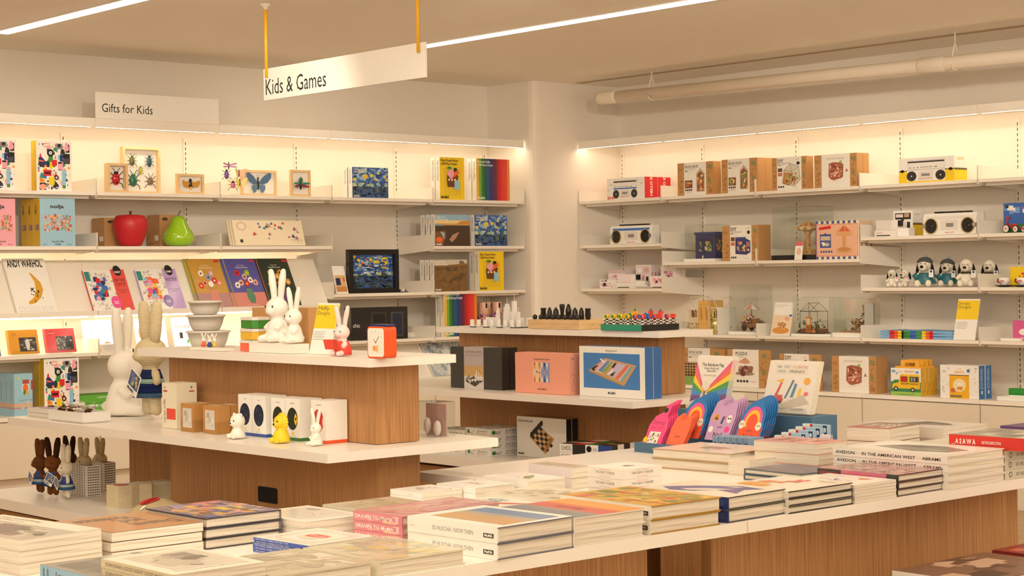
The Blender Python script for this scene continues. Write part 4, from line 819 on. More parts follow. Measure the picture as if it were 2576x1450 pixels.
b.put('canopy', MATTE, t)
for i in range(6):
    a = 2*pi*i/6+.3; x, y = R*.82*cos(a), R*.82*sin(a); q = MB('#c98a5a'); q.tube([(x, y, .25), (x, y, .125)], .0007, 5, 'G'); q.box(x-.008, y-.006, .105, x+.008, y+.006, .124, '#d98a6a'); q.put('swing_seat', MATTE, t)
ZS_(t)
card('small pink and white price card in front of the swing ride', 'X', XP-.005, Z2b+.0, 2000, 2019, .125, [('r', 0, .76, 1, 1, '#d97070'), ('e', .5, .45, .3, .2, '#e8c0a0')], 8)
CARB = stripes(['#4a5a94', '#efe0c4']*8, 0, 1)+[('r', .02, .07, .98, .93, '#e8b89a'), ('l', [(.03, .09), (.97, .09), (.97, .91), (.03, .91), (.03, .09)], .002, 'R'), ('p', [(.08, .84), (.36, .88), (.36, .8), (.08, .77)], 'R'), ('r', .1, .3, .36, .66, '#4a5a94'), ('r', .12, .5, .34, .6, '#e8d0b0'), ('p', [(.14, .6), (.23, .7), (.32, .6)], '#4a5a94'), ('t', 'SWING RIDE', .13, .52, .05, 'N', dict(w=.2)), ('n', .12, .34, .34, .46, 16, ['W', '#c9c0b0'], 3, .03, .06)]+[('e', .13+.06*i, .2, .024, .03, '#4a5a94') for i in range(5)]+[
    ('p', [(.46, .7), (.66, .9), (.86, .7), (.82, .6), (.5, .6)], '#e0a870'), ('p', [(.54, .72), (.66, .88), (.68, .72)], '#d9604a'), ('p', [(.7, .72), (.68, .86), (.8, .72)], '#d9604a'), ('r', .62, .3, .7, .62, '#d9a068'), ('e', .66, .22, .2, .1, '#dca878'), ('e', .66, .25, .14, .06, '#c98a50')]
rcart('carousel_kit_box', 'pink and blue edged box showing a swing ride carousel', 'craft kit', Z2b, 2051.5, 558, 2160.5, 2172, c='#e9c9a8', F=CARB, Rt=[('n', .1, .1, .9, .9, 20, ['#4a5a94', '#d97060', '#7a4a5a'], 6, .06, .2)], n=3, yr=551)
# ---------------------------------------------------------------- soft toys (bodies are one merged surface)
def soft(b, name, mat, parent, vox=.005, sm=6):
    o = b.put(name, mat, parent, (0, 0, .0025)); r = o.modifiers.new('merge', 'REMESH'); r.mode = 'VOXEL'; r.voxel_size = vox; r.use_smooth_shade = True
    s = o.modifiers.new('soften', 'SMOOTH'); s.factor = .6; s.iterations = sm; return o
FUR = solid('cream_plush', '#ece3d2', .95, .6, .004, .06, nscale=260); FURB = solid('black_plush', '#171615', .95, .6, .004, nscale=260); TEAL = solid('teal_padded_nylon', '#2a6a74', .45, .3, .01, .05, nscale=28)
KNITG = knit('grey_knit', '#5a5a58')
def plush_dog(label, z, px, py, hpx, sb, face=-.35, coat=False, hat=False, scarf=False, tagc='W', grp='plush dogs on the right wall'):
    q = onX(px, py, XP+sb); s = (q.z-z)          # height
    t = thing('plush_dog', label, 'soft toy', (XP+sb, q.y, z), -pi/2+face, grp)
    b = MB(); b.ell((0, .0, s*.28), (s*.2, s*.17, s*.28)); b.ell((0, -.03*s, s*.7), (s*.22, s*.23, s*.24)); b.ell((0, -.26*s, s*.63), (s*.15, s*.2, s*.13))
    for k in (-1, 1):
        b.tube([(k*s*.12, -s*.05, s*.13), (k*s*.17, -s*.3, s*.1)], [s*.12, s*.1], 10); b.ell((k*s*.18, -s*.33, s*.12), (s*.1, s*.08, s*.115))
        b.tube([(k*s*.15, -.02, s*.42), (k*s*.27, -s*.1, s*.32)], [s*.075, s*.065], 10); b.ell((k*s*.28, -s*.12, s*.3), s*.07)
    soft(b, 'body', FUR, t, s*.02)
    for k in (-1, 1):
        e = MB(); e.ell((k*s*.235, s*.03, s*.6), (s*.05, s*.1, s*.2), n=14, m=10, rot=(0, k*-.18, 0)); e.put('ear', FURB, t)
        MB('K').ell((k*s*.08, -.245*s, s*.76), (s*.018, s*.012, s*.03), n=10, m=8).put('eye', PLAST, t)
    MB('K').ell((0, -.46*s, s*.66), (s*.06, s*.05, s*.048)).put('nose', MATTE, t)
    if coat:
        c = MB(); c.lathe([(s*.17, s*.47), (s*.25, s*.43), (s*.29, s*.37), (s*.27, s*.35), (s*.32, s*.28), (s*.31, s*.25), (s*.37, s*.14), (s*.34, s*.11), (s*.26, s*.12)], n=28, sy=.85)
        for k in (-1, 1): c.tube([(k*s*.2, -.02, s*.4), (k*s*.33, -s*.12, s*.3)], [s*.11, s*.1], 12)
        c.put('padded_jacket', TEAL, t)
    if hat:
        c = MB(); c.lathe([(s*.235, s*.78), (s*.25, s*.8), (s*.25, s*.86), (s*.22, s*.87), (s*.18, s*.93), (s*.08, s*.97), (0, s*.98)], (0, .02*s, 0), 24); c.put('knitted_hat', KNITG, t)
        MB().ell((s*.04, .04*s, s*1.0), s*.055).put('pompom', solid('blue_grey_wool', '#8a9aa0', .95, .5, .004), t)
    if scarf: MB('#4a4438').lathe([(s*.19, s*.46), (s*.21, s*.49), (s*.18, s*.52)], n=22).put('neckerchief', MATTE, t)
    g = MB(tagc); g.box(s*.2, -.32*s, s*.32, s*.34, -.315*s, s*.56); g.art((s*.2, -.32*s, s*.32), (1, 0, 0), (0, 0, 1), s*.14, s*.24, [('e', .5, .78, .3, .17, 'R' if s < .13 else 'N'), ('r', .2, .44, .8, .48, 'G'), ('r', .2, .36, .7, .4, 'G'), ('r', .2, .1, .8, .2, 'g')]); g.put('paper_tag', PAPER, t)
    return t
plush_dog('small cream plush dog with round red tag, left one of the pair', Z3, 2244, 676, 0, .09, .5)
plush_dog('small cream plush dog in red collar, right one of the small pair', Z3, 2278, 676, 0, .15, .1)
plush_dog('cream plush dog in grey knitted hat and teal jacket, front one', Z3, 2326, 645, 0, .12, .4, True, True)
plush_dog('cream plush dog in grey hat and teal jacket, partly hidden behind', Z3, 2383, 650, 0, .26, .4, True, True)
plush_dog('cream plush dog with black ears and brown neckerchief, seated in front', Z3, 2431, 648, 0, .11, .45, scarf=True)
plush_dog('cream plush dog with black ears behind the neckerchief dog', Z3, 2489, 650, 0, .25, .4, scarf=True)
def cup(label, px, z, sb):
    q = onX(px, 700, XP+sb); t = thing('cup_and_saucer', label, 'cup', (XP+sb, q.y, z), -pi/2)
    b = MB('W'); b.lathe([(.018, .012), (.022, .014), (.031, .035), (.033, .058), (.030, .058), (.028, .035), (.0, .018)], n=26); b.art((-.02, -.0335, .02), (1, 0, 0), (0, 0, 1), .04, .03, [('t', 'LOVE', .0, .4, .4, 'R', dict(b=.03, w=1)), ('e', .5, .16, .1, .12, 'R')]); b.put('cup', PLAST, t)
    MB('K').lathe([(.025, .0006), (.045, .006), (.058, .011), (.057, .013), (.024, .0125), (0, .0115)], n=28).put('saucer', PLAST, t)
    MB('K').tube([(-.031, 0, .05), (-.046, 0, .048), (-.048, 0, .034), (-.03, 0, .026)], .004, 8).put('handle', PLAST, t)
cup('white cup with red lettering on a black saucer left of the yellow box', 2526, Z3, .045)
cup('white cup on a black saucer in front of the yellow box', 2571, Z3, .03)
rcart('cup_gift_box', 'yellow box reading LOVE in red at the right edge', 'box', Z3, 2541, 672, 2612, 2630, sb=.11, c='Y', F=[('t', 'LOVE', .32, .4, .18, 'R', dict(b=.03, w=.6)), ('e', .45, .66, .05, .06, 'R'), ('t', 'Magpie', .6, .86, .05, 'k')])
# tricycle toy in front of its box
rcart('toy_box', 'blue and green toy box behind the red tricycle at the right edge', 'box', Z2, 2524, 512, 2600, 2610, sb=.12, c='#3a6ab8', F=[('r', 0, 0, 1, .3, '#3a7a3a'), ('n', 0, .55, 1, .95, 12, ['#7aa0d8', '#5a88c8', 'W'], 3, .08, .2), ('e', .12, .88, .06, .05, 'k'), ('t', 'trike', .6, .8, .1, 'H')])
q = onX(2545, 583, XP+.05); t = thing('toy_tricycle', 'red toy tricycle with white spoked wheels', 'toy', (XP+.06, q.y, Z2), -pi/2-.2)
b = MB('R'); b.tube([(-.05, 0, .028), (-.04, 0, .085), (-.035, 0, .095)], .005, 8).tube([(-.043, 0, .06), (0, 0, .03), (.06, 0, .03)], .005, 8).tube([(-.037, -.022, .095), (-.037, .022, .095)], .004, 8).ell((.012, 0, .05), (.022, .014, .008)).box(.03, -.03, .028, .07, .03, .033); b.put('frame', PLAST, t)
for x, y, r in ((-.05, 0, .027), (.06, -.034, .022), (.06, .034, .022)):
    w = MB('#e9e2d8'); w.lathe([(r, -.005), (r, .005)], (x, y, r+.0006), 20, ax='y', col='k').lathe([(r*.8, -.0065), (r*.8, .0065)], (x, y, r+.0006), 20, ax='y').lathe([(r*.2, -.008), (r*.2, .008)], (x, y, r+.0006), 10, ax='y', col='R'); w.put('wheel', PLAST, t)
# ---------------------------------------------------------------- fourth row: book nooks, flower cart, greenhouse
def lattice(b, W, H, D, col, r=.0018):
    pts = [(0, 0), (0, H*.72), (W/2, H), (W, H*.72), (W, 0)]
    for y in (0, D):
        b.tube([(x, y, z+.001) for x, z in pts], r, 6, col); b.tube([(0, y, H*.72), (W, y, H*.72)], r, 6, col)
    for x, z in pts: b.tube([(x, 0, z+.001), (x, D, z+.001)], r, 6, col)
def nook(label, x1, y1, x2, depthpx, lit):
    loc, rz, W, H, _ = fit('X', XP+.02, Z4+.0015, x1, y1, x2, None, .1); D = .2
    t = thing('book_nook_model', label, 'model', loc, rz); b = MB('I'); lattice(b, W, H, D, 'I', .0022)
    for u in (.16, .84): b.tube([(W*u, 0, 0), (W*u, 0, H*.6)]+[], .0015, 6, 'I')
    b.tube([(W*(.5-.34*cos(pi*k/10)), 0, H*(.56+.12*sin(pi*k/10))) for k in range(11)], .0016, 6, 'I'); b.put('arched_frame', MATTE, t)
    if lit:
        w = MB('#e9e4da'); w.box(W-.001, .004, .001, W+.003, D, H*.72); w.right(D, H*.72, [('r', .62, .12, .64, .3, 'S'), ('e', .72, .26, .04, .05, '#c99a8a')], W+.0031); w.put('side_wall', PAPER, t)
    c = MB('#d9c27a' if lit else '#c9a878'); c.box(W*.1, .03, .001, W*.9, .035, H*.66, '#d8cc7a' if lit else '#d9c8a8')
    rd = random.Random(9 if lit else 4)
    for i in range(40):
        x, z, y = rd.uniform(W*.1, W*.85), rd.uniform(.004, H*(.5 if lit else .28)), rd.uniform(.005, .028); r = rd.uniform(.003, .008)
        c.box(x, y, z, x+r, y+r*.6, z+r*1.2, rd.choice(['#8a6a3a', '#c9a04a', '#7a8a3a', '#b5603a', '#e8d9a0', '#6b4a34']))
    c.box(W*.35, .026, H*.45, W*.75, .0299, H*.64, '#7a5a34'); c.put('interior', PAPER, t)
    if lit: MB('#f3e88a').ell((W*.55, .018, H*.3), .008).put('lamp', glow('tiny_lamp_glow', (1, .9, .55), 2.2), t)
nook('cream arched book nook frame left of the two tan books', 1722, 748, 1753, 0, False)
loc, rz, w, h, d = fit('X', XP+.03, Z4, 1754, 757, 1767.5, None, .15)
for i in range(2):
    b = MB('#dcae62'); b.box(0, 0, .0006, w-.001, .15, h); b.front(w-.001, h, [('r', .1, .88, .9, .89, '#b5803a'), ('r', .1, .3, .9, .31, '#b5803a'), ('n', .2, .35, .8, .85, 10, ['#c9953f', '#b5803a'], 3, .1, .3), ('r', .1, .56, .9, .57, '#b5803a')])
    tag(b.put('wooden_book', PAPER, None, shifted(loc, rz, .009+w*i), rz), ['tan wooden book, left of the pair between the book nooks', 'tan wooden book, right of the pair between the book nooks'][i], 'book')
nook('cream book nook with a lit yellow cafe interior beside the tan books', 1781, 750, 1804, 0, True)
loc, rz, w, h, d = case('tall clear display case around the small flower cart', Z4, 1834, 718, 1906, .16, .06)
p = inside(loc, rz, w*.52, d*.5, .0232); t = thing('flower_cart_model', 'miniature wooden flower cart under a pink and white parasol', 'model', p, rz-.1); s = .21
b = MB('#8a5a3a'); b.box(-.07, -.03, .025, .03, .03, .06, '#9a6844').box(-.075, -.034, .058, .035, .034, .064, '#7a4c30').box(.03, -.025, .03, .06, .025, .09, '#a5724a').box(.07, -.02, .001, .11, .02, .05, '#5a4638'); b.put('cart_body', MATTE, t)
for y in (-.036, .036):
    w2 = MB('#5a4030'); w2.lathe([(.026, -.002), (.026, .002), (.021, .0025), (.021, -.0025)], (-.04, y, .0266), 20, ax='y')
    for k in range(4): a = pi*k/4; w2.tube([(-.04-.022*cos(a), y, .0266-.022*sin(a)), (-.04+.022*cos(a), y, .0266+.022*sin(a))], .0015, 5)
    w2.put('wheel', MATTE, t)
MB('#4a382c').tube([(.0, 0, .03), (.0, 0, .198)], .0025, 8).put('pole', MATTE, t)
b = MB(); R, zc = .062, .155
for k in range(8):
    a0, a1 = 2*pi*k/8, 2*pi*(k+1)/8; b.poly([(R*cos(a0), R*sin(a0), zc), (R*cos(a1), R*sin(a1), zc), (.006*cos(a1), .006*sin(a1), zc+.038), (.006*cos(a0), .006*sin(a0), zc+.038)], 'W' if k % 2 else '#e8a890')
b.put('parasol', MATTE, t)
b = MB(); rd = random.Random(2)
for k in range(60): b.ell((rd.uniform(-.07, .02), rd.uniform(-.03, .025), .066+rd.uniform(0, .04)*(1 if k % 3 else 1.4)), rd.uniform(.005, .009), rd.choice(['#d98a94', '#e8b0a8', '#c9707a', '#6a7a3a', '#e8c890', '#f0d0c8']), 8, 6)
for k in range(14): b.ell((rd.uniform(.07, .11), rd.uniform(-.02, .02), .05+rd.uniform(0, .03)), rd.uniform(.006, .01), rd.choice(['#7a5a5a', '#5a5048', '#a08078']), 8, 6)
b.put('flowers', MATTE, t)
card('leaning white card with a craft photo beside the greenhouse case', 'X', XP-.002, Z4, 1937, 1985, .235, [('t', 'Miniature House Kit', .08, .9, .028, 'G', dict(w=.6)), ('r', .08, .86, .5, .865, 'G'), ('r', .02, .04, .98, .62, '#f0d8b8'), ('e', .5, .16, .44, .1, '#d9984a'), ('n', .3, .2, .75, .42, 30, ['#c98a5a', '#a8683a', '#e8c090'], 3, .05, .14), ('r', .84, .58, .97, .64, 'B'), ('p', [(.7, .6), (.9, .5), (.8, .44), (.6, .5)], '#e8b090')], 15)
loc, rz, w, h, d = case('wide clear display case around the miniature greenhouse', Z4, 1992, 749.5, 2085, .18, .02, 'W', .018)
p = inside(loc, rz, .045, .03, .0205); t = thing('miniature_greenhouse', 'miniature glass greenhouse with orange door and tiny plants', 'model', p, rz); W, H, D = .15, .205, .11
b = MB('#4a4038'); lattice(b, W, H, D, '#4a4038', .0017); b.tube([(W*.5, 0, 0), (W*.5, 0, H)], .0015, 6); b.tube([(0, 0, H*.72), (W*.25, D*.5, H*.86)], .0012, 5); b.tube([(W, 0, H*.4), (W, D, H*.4)], .0012, 5); b.tube([(0, 0, H*.36), (W, 0, H*.36)], .0012, 5)
b.put('frame', MATTE, t)
MB('#5a3a28').box(-.03, -.012, .0003, W+.012, D+.01, .006).box(0, .001, .006, W*.5, .005, .03, '#8a4a34').box(W-.004, .001, .006, W, D, .03, '#8a5a44').put('floor_base', MATTE, t)
b = MB('#d98a3a'); b.box(W*.36, -.004, .006, W*.62, .0, .115); b.front(1, 1, [('r', W*.40, .06, W*.58, .1, '#e9dcc0'), ('r', W*.40, .015, W*.58, .05, '#a85f34')], y=-.0041); b.put('door', MATTE, t)
b = MB(); rd = random.Random(6)
for k in range(90): b.ell((rd.uniform(.006, W-.006), rd.uniform(.012, D-.006), .008+rd.uniform(0, .1)*rd.random()), rd.uniform(.004, .009), rd.choice(['#5a7a3a', '#7a9a4a', '#4a6a3a', '#c9803a', '#3a5a8a', '#b5a04a', '#8a5a3a', '#6a8a5a']), 7, 5)
for k in range(5): b.ell((-.018+rd.uniform(-.006, .006), rd.uniform(0, .02), .03+rd.uniform(0, .04)), rd.uniform(.005, .008), '#5a7a3a', 7, 5)
b.box(-.024, .002, .006, -.012, .016, .022, '#6b4434').box(W*.7, -.01, .006, W*.9, -.004, .02, '#d98a4a'); b.put('plants', MATTE, t)
loc, rz, w, h, d = case('clear display case around the tiny bookshop room', Z4, 2096, 753, 2172, .18, .03, 'W', .03)
p = inside(loc, rz, w*.3, .04, .0306); t = thing('bookshop_room_model', 'tiny bookshop room model with crowded brown shelves', 'model', p, rz); W, H, D = w*.62, h*.76, .1
b = MB('#c9a888'); b.box(-W*.3, -.01, 0, W, D, .008, '#c09070').box(W*.35, D-.006, .008, W, D, H, '#e0d0b8').box(W-.004, .0, .008, W, D, H, '#e6ddd0'); rd = random.Random(8)
for k in range(130):
    x = rd.uniform(.0, W*.9); z = rd.uniform(.01, H*.9 if x > W*.4 else H*.4); y = D-.02-rd.uniform(0, .05)*(1 if z < H*.4 else .2); r = rd.uniform(.005, .014)
    b.box(x, y, z, x+r, y+r*.6, z+r*rd.uniform(.8, 1.8), rd.choice(['#8a5a3a', '#c9a070', '#6b4a38', '#a87850', '#e8d9c0', '#5a4038', '#b58a6a']))
b.ell((-W*.16, .02, .02), (.012, .012, .012), '#9aa86a'); b.put('room', MATTE, t)
# folded shirts, sign card, boxes at the right end of the fourth row
loc, rz, w, h, d = fit('X', XP+.02, Z4, 2214, 831, 2398, None, .24); th = h/3
for i in range(3):
    z0 = .001+i*th; b = MB('#7fb0dc'); n = 28; U = []
    for k in range(n+1): U.append((w*k/n, th*(.86+.1*sin(k*.5+i))*(.8 if k in (0, n) else 1)))
    b.prism([(0, .0)]+U[0:]+[(w, 0)], (0, .0, z0), (1, 0, 0), (0, 0, 1), (0, -1, 0), -.24)
    pr_ = []
    for x0, x1, c in ((.13, .2, 'R'), (.2, .25, 'O'), (.25, .30, 'Y'), (.30, .33, 'K'), (.33, .42, 'D'), (.42, .50, '#2f5fb8'), (.5, .58, 'D'), (.58, .63, 'Y'), (.63, .68, 'O'), (.68, .73, 'R')):
        b.poly([(w*x0, -.0006, z0+.0), (w*x1, -.0006, z0), (w*x1, -.0006, z0+th*.84), (w*x0, -.0006, z0+th*.84)], c)
    tag(b.put('folded_shirt', MATTE, None, loc, rz), f'folded sky blue shirt with a rainbow print, {ORD[2-i]} of three', 'shirt')
DES = lambda a: [('r', 0, .5, 1, .965, 'Y'), ('t', a, .05, .86, .075, '#4a4a3a', dict(w=.52)), ('t', 'Designs', .05, .77, .075, '#4a4a3a', dict(w=.58))]+[('r', .05, .43-.03*i, .05+.55*(1-.06*(i % 3)), .437-.03*i, 'G') for i in range(6)]
card('yellow and white sign card reading Snoopy Designs', 'X', XP, Z4, 2397, 2452, .262, DES('Snoopy'), 14)
rcart('gift_book', 'pink gift book at the right edge of the lowest shelf', 'book', Z4, 2547.5, 807, 2610, 2618, sb=.05, c='#d9609a', F=[('e', .45, .45, .2, .16, 'W'), ('t', 'thinking', .3, .14, .06, 'W')])
loc, rz, w, h, d = fit('X', XP+.02, Z4, 2517, 851, 2566, None, .06)
tag(MB('W').box(0, 0, .0006, w, .05, max(h, .016)).put('flat_box', PAPER, None, loc, rz), 'small flat white box in front of the pink gift book', 'box')
# ---------------------------------------------------------------- on the right cabinets
kraft('brown Book Nook craft kit on the right cabinet behind the leaning books', ZK, 1721, 875, 1823, 1844, .1, .64, NOOK('Sunshine Town', WARMC), 1, sb=.12)
loc, rz, w, h, d = fit('X', XP+.02, ZK, 1722, 912, 1763, None, .085); b = MB('#c9922c'); b.box(0, 0, .06, w, d, h); b.box(-.004, -.004, .0006, w+.004, d+.004, .0598, '#7aa84a')
for i in range(6):
    for j in range(5):
        b.art((0, 0, .06), (1, 0, 0), (0, 0, 1), w, h-.06, [('e', (i+.5)/6, (j+.5)/5, .075, .085, 'K')])
        b.art((w, 0, .06), (0, 1, 0), (0, 0, 1), d, h-.06, [('e', (i+.5)/6, (j+.5)/5, .075, .085, 'K')])
tag(b.put('honeycomb_box', GLOSSY, None, loc, rz), 'gold box with rows of black holes on a green base', 'box')
PZ = [('t', 'PUZZLE', .12, .86, .075, 'k', dict(b=.02, w=.45)), ('t', 'CRAFT SET', .12, .79, .05, 'k', dict(w=.3)), ('p', [(.2, .66), (.5, .8), (.7, .66), (.5, .62)], '#d9a080'), ('e', .46, .36, .38, .05, '#a58a78'), ('n', .2, .36, .8, .58, 50, ['#8a4a34', '#a86a4a', '#c99a80', '#6b3a2c', '#7a6a60'], 7, .05, .14), ('e', .4, .36, .1, .07, '#6b3a2c')]+[('e', .2+.12*i, .16, .045, .035, 'k') for i in range(4)]+[('t', 'WARNING', .7, .14, .025, 'R')]
kraft('brown puzzle craft kit with flower cart picture on the right cabinet', ZK, 1830, 879, 1939, 1960-21, .12, .72, PZ, 3, sb=.03)
kraft('brown DIY miniature house kit behind the crayons book', ZK, 1961, 890, 2065.5, 2083-16, .12, .71, DIYC(GRH), 2, sb=.03)
kraft('brown craft kit with toy house picture on the right cabinet', ZK, 2092.5, 895.5, 2203, 2217, .165, .84, TOY, 2, sb=.03)
def bus(w, d, h): return [('r', 0, 0, 1, .14, '#9cc45a'), ('r', 0, .14, 1, .5, '#3a8a5a'), ('n', 0, .4, 1, .58, 14, ['#3a8a5a', '#2f7a4a'], 3, .08, .16), ('e', .09, .88, .07, .05, '#7ab0dc'), ('e', .88, .86, .06, .05, '#7ab0dc'), ('e', .2, .8, .04, .03, '#7ab0dc'), ('t', 'ooly', .22, .84, .08, '#d9a0b0', dict(w=.18)), ('t', 'PEANUTS', .47, .84, .08, '#e0a020', dict(b=.03, w=.3)), ('p', [(.04, .3), (.06, .42), (.26, .48), (.3, .74), (.36, .78), (.94, .78), (.97, .7), (.97, .26), (.04, .26)], '#f3c22c'), ('r', .33, .5, .56, .7, '#7a3a3a'), ('r', .62, .5, .93, .7, '#4a5a3a')]+[('e', .36+.05*i, .6, .022, .08, 'R') for i in range(4)]+[('e', .65+.05*i, .6, .022, .08, ['D', 'E', 'V', 'L', 'N'][i]) for i in range(5)]+[('t', 'SNOOPY SCHOOL', .34, .4, .07, 'k', dict(b=.02, w=.58)), ('e', .17, .25, .075, .085, 'k'), ('e', .17, .25, .04, .045, 'g'), ('e', .73, .22, .075, .085, 'k'), ('e', .73, .22, .04, .045, 'g'), ('t', 'COLORING TRAVEL KIT', .5, .03, .03, 'k', dict(al='c', w=.6))]
def handle(t, w, d, h):
    b = MB('#f0b43a'); o = [(.1, h*1.0), (.26, h*1.06), (.32, h*1.26), (.38, h*1.3), (.84, h*1.3), (.9, h*1.26), (.96, h*1.06), (1.0, h)]
    for x0, x1, z0, z1 in ((.1, .98, 1.001, 1.06), (.28, .42, 1.06, 1.26), (.76, .9, 1.06, 1.26), (.3, .88, 1.2, 1.3)): b.box(w*x0, d*.4, h*z0, w*x1, d*.4+.004, h*z1)
    b.put('carry_handle', PAPER, t)
rcart('bus_coloring_kit', 'yellow carry box with a school bus picture on the right cabinet', 'craft kit', ZK, 2241, 925.5, 2316, 2326, sb=.02, fc=dict(r='#e8b030', t='#e8b030'), F=bus, Rt=[('t', 'ooly', .7, .05, .07, 'k', dict(rot=90))], n=4, extra=handle)
rcart('journal_kit', 'white and yellow journal kit box with blue sides on the right cabinet', 'craft kit', ZK, 2365, 918, 2462, 2477, sb=.02, fc=dict(r='#3f78b8'), F=lambda w, d, h: [('n', .02, .02, .98, .98, 60, ['#d9d5d0', '#c9c5c4', '#b9b5b4', '#e4e0dc'], 5, .02, .08), ('r', .24, 0, .75, 1, '#f6f2ea'), ('r', .24, 0, .75, .7, '#f0b428'), ('t', 'ooly', .5, .87, .06, '#d9b070', dict(al='c')), ('t', 'PEANUTS', .5, .76, .07, '#e0a020', dict(al='c', b=.03, w=.24)), ('r', .24, .69, .75, .71, 'k'), ('e', .5, .4, .17, .2, '#f3e2b0'), ('p', [(.42, .3), (.52, .26), (.58, .46), (.46, .5)], 'W'), ('r', .44, .26, .58, .36, '#e09a20'), ('e', .33, .24, .06, .07, '#c96a60'), ('e', .73, .84, .04, .05, '#3f78b8'), ('r', .26, .03, .56, .1, '#8a7a4a')], Rt=[('t', 'JOURNAL', .6, .3, .1, '#d9e0e8', dict(rot=90)), ('e', .5, .2, .12, .06, 'W')], n=2, gap=.008)
for i in range(2): rcart('game_box', f'bright green box at the right end of the cabinet, {["lower", "upper"][i]} of two', 'box', ZK+.0335*i, 2537, 960, 2620, 2630, sb=.17, c='#2f9a3c', h=.033)
loc, rz, w, h, d = fit('X', XP+.02, ZK, 2508, 992, 2590, None, .14)
b = MB('W'); b.box(0, 0, .0006, w, d, .006).box(0, 0, .006, w, .004, .026).box(0, d-.004, .006, w, d, .026).box(0, .004, .006, .004, d-.004, .026).box(w-.004, .004, .006, w, d-.004, .026)
tag(b.put('tray', PLAST, None, loc, rz), 'shallow white tray at the right end of the cabinet', 'tray')
# ================================================================ piles: near / left / right corners of the top face, fitted at its height
def pile(label, cat, near, left, right, make, n, yb=None, zt=None, z0=.7605, grp=None, jit=.003, order=ORD, dfix=None, wfix=None, pos=None):
    if pos:
        C = Vector((pos[0], pos[1], zt)); w, d = pos[2:4]; ang = pos[4] if len(pos) > 4 else 0
        return pile_at(label, cat, C, w, d, ang, zt, z0, make, n, grp, jit, order)
    if zt is None:
        c0 = onZ(near[0], yb, z0); zt = (onY(near[0], near[1], c0.y).z+onX(near[0], near[1], c0.x).z)/2
    C = onZ(*near, zt); L = onZ(*left, zt); R = onZ(*right, zt)
    ux = Vector((R.x-C.x, R.y-C.y)); uy = Vector((L.x-C.x, L.y-C.y)); ang = atan2(ux.y, ux.x)
    if abs(ang) > .35: ang = 0
    w = ux.length; d = abs(-uy.x*sin(ang)+uy.y*cos(ang)); w = wfix or w; d = dfix or d
    return pile_at(label, cat, C, w, d, ang, zt, z0, make, n, grp, jit, order)
def pile_at(label, cat, C, w, d, ang, zt, z0, make, n, grp, jit, order):
    t = (zt-z0)/n; rd = random.Random(int(C.x*1000))
    o = make(w, d, t-.0006); g = grp if n > 1 else None
    for i in range(n):
        jx, jy, ja = (0, 0, 0) if i == 0 else (rd.uniform(-jit, jit), rd.uniform(-jit, jit), rd.uniform(-jit, jit)*2)
        loc = Vector((C.x+jx, C.y+jy, z0+t*(n-1-i))); lab = label+(f', {order[i]}' if n > 1 else '')
        if i == 0: o.location = loc; o.rotation_euler = (0, 0, ang); tag(o, lab, cat, g)
        else: dup(o, loc, ang+ja, lab, g)
    return C, w, d, zt
def slabbox(name, c, F=(), Lf=(), Tp=(), fc={}, mat=None, orient='f'):
    def mk(w, d, t):
        b = MB(c); b.box(0, 0, 0, w, d, t, c, **fc)
        if F: b.front(w, t, F)
        if Lf: b.left(d, t, Lf)
        if Tp: topart(b, w, d, t, Tp, orient)
        return b.put(name, mat)
    return mk
def topart(b, w, d, z, sh, orient):
    o, U, V, a, h = dict(f=((0, 0, z), (1, 0, 0), (0, 1, 0), w, d), l=((0, d, z), (0, -1, 0), (1, 0, 0), d, w), b=((w, d, z), (-1, 0, 0), (0, -1, 0), w, d), r=((w, 0, z), (0, 1, 0), (-1, 0, 0), d, w))[orient]
    b.art(o, U, V, a, h, sh)
# ---------------------------------------------------------------- chess island goods
ZT, ZM, ZB = 1.2106, .8986, .5506
def icart(name, label, cat, z, bl, x1, y1, x2, xs, **k):
    if z == ZB: k['d'] = (6.158-onZ(*bl, z).x)/k.get('n', 1)-.004; xs = None
    return carton(name, label, cat, 'X', onZ(*bl, z).x, z, x1, y1, x2, xs, **k)
icart('chess_box', 'dark chess box with a grey sleeve reading Skyline Chess', 'game', ZM, (1135, 975), 1133, 872, 1262, 1281, c='#2c2b28', sleeve=(.27, .80-.15, '#b9aeac'), mat=GLOSSY, n=2,
    F=[('r', 0, 0, 1, .55, '#c9b8a8'), ('r', 0, .3, 1, .55, '#c9a468'), ('r', 0, 0, 1, .3, '#d9d0cc'), ('t', 'SKYLINE CHESS', .1, .86, .055, '#5a5250', dict(w=.8)), ('t', 'NEW YORK EDITION', .08, .78, .04, '#7a7270', dict(w=.82)), ('p', [(.05, .18), (.5, .3), (.98, .2), (.55, .05)], '#3a3836'), ('n', .1, .12, .9, .26, 26, ['W', 'k'], 3, .04, .08)]+[('r', .1+.07*i, .2, .14+.07*i, .2+.03*(i % 3+2), 'k') for i in range(4)]+[('r', .5+.06*i, .2, .54+.06*i, .24+.05*((i*2) % 5), 'W') for i in range(7)])
BKG = [('r', .0, .0, .5, 1, '#f0c8a0'), ('r', .5, 0, 1, 1, '#8a9ac8')]+[('p', [(.05+.15*i, y0), (.17+.15*i, y0), (.11+.15*i, y1)], (['#c96a3a', '#e8d9a0'][i % 2] if i < 3 else ['#2c4a90', '#f0ead0'][i % 2])) for i in range(6) for y0, y1 in ((.02, .4), (.98, .6))]+[('e', .25, .52, .05, .03, 'N'), ('e', .4, .47, .05, .03, 'N'), ('e', .7, .5, .05, .03, 'P')]
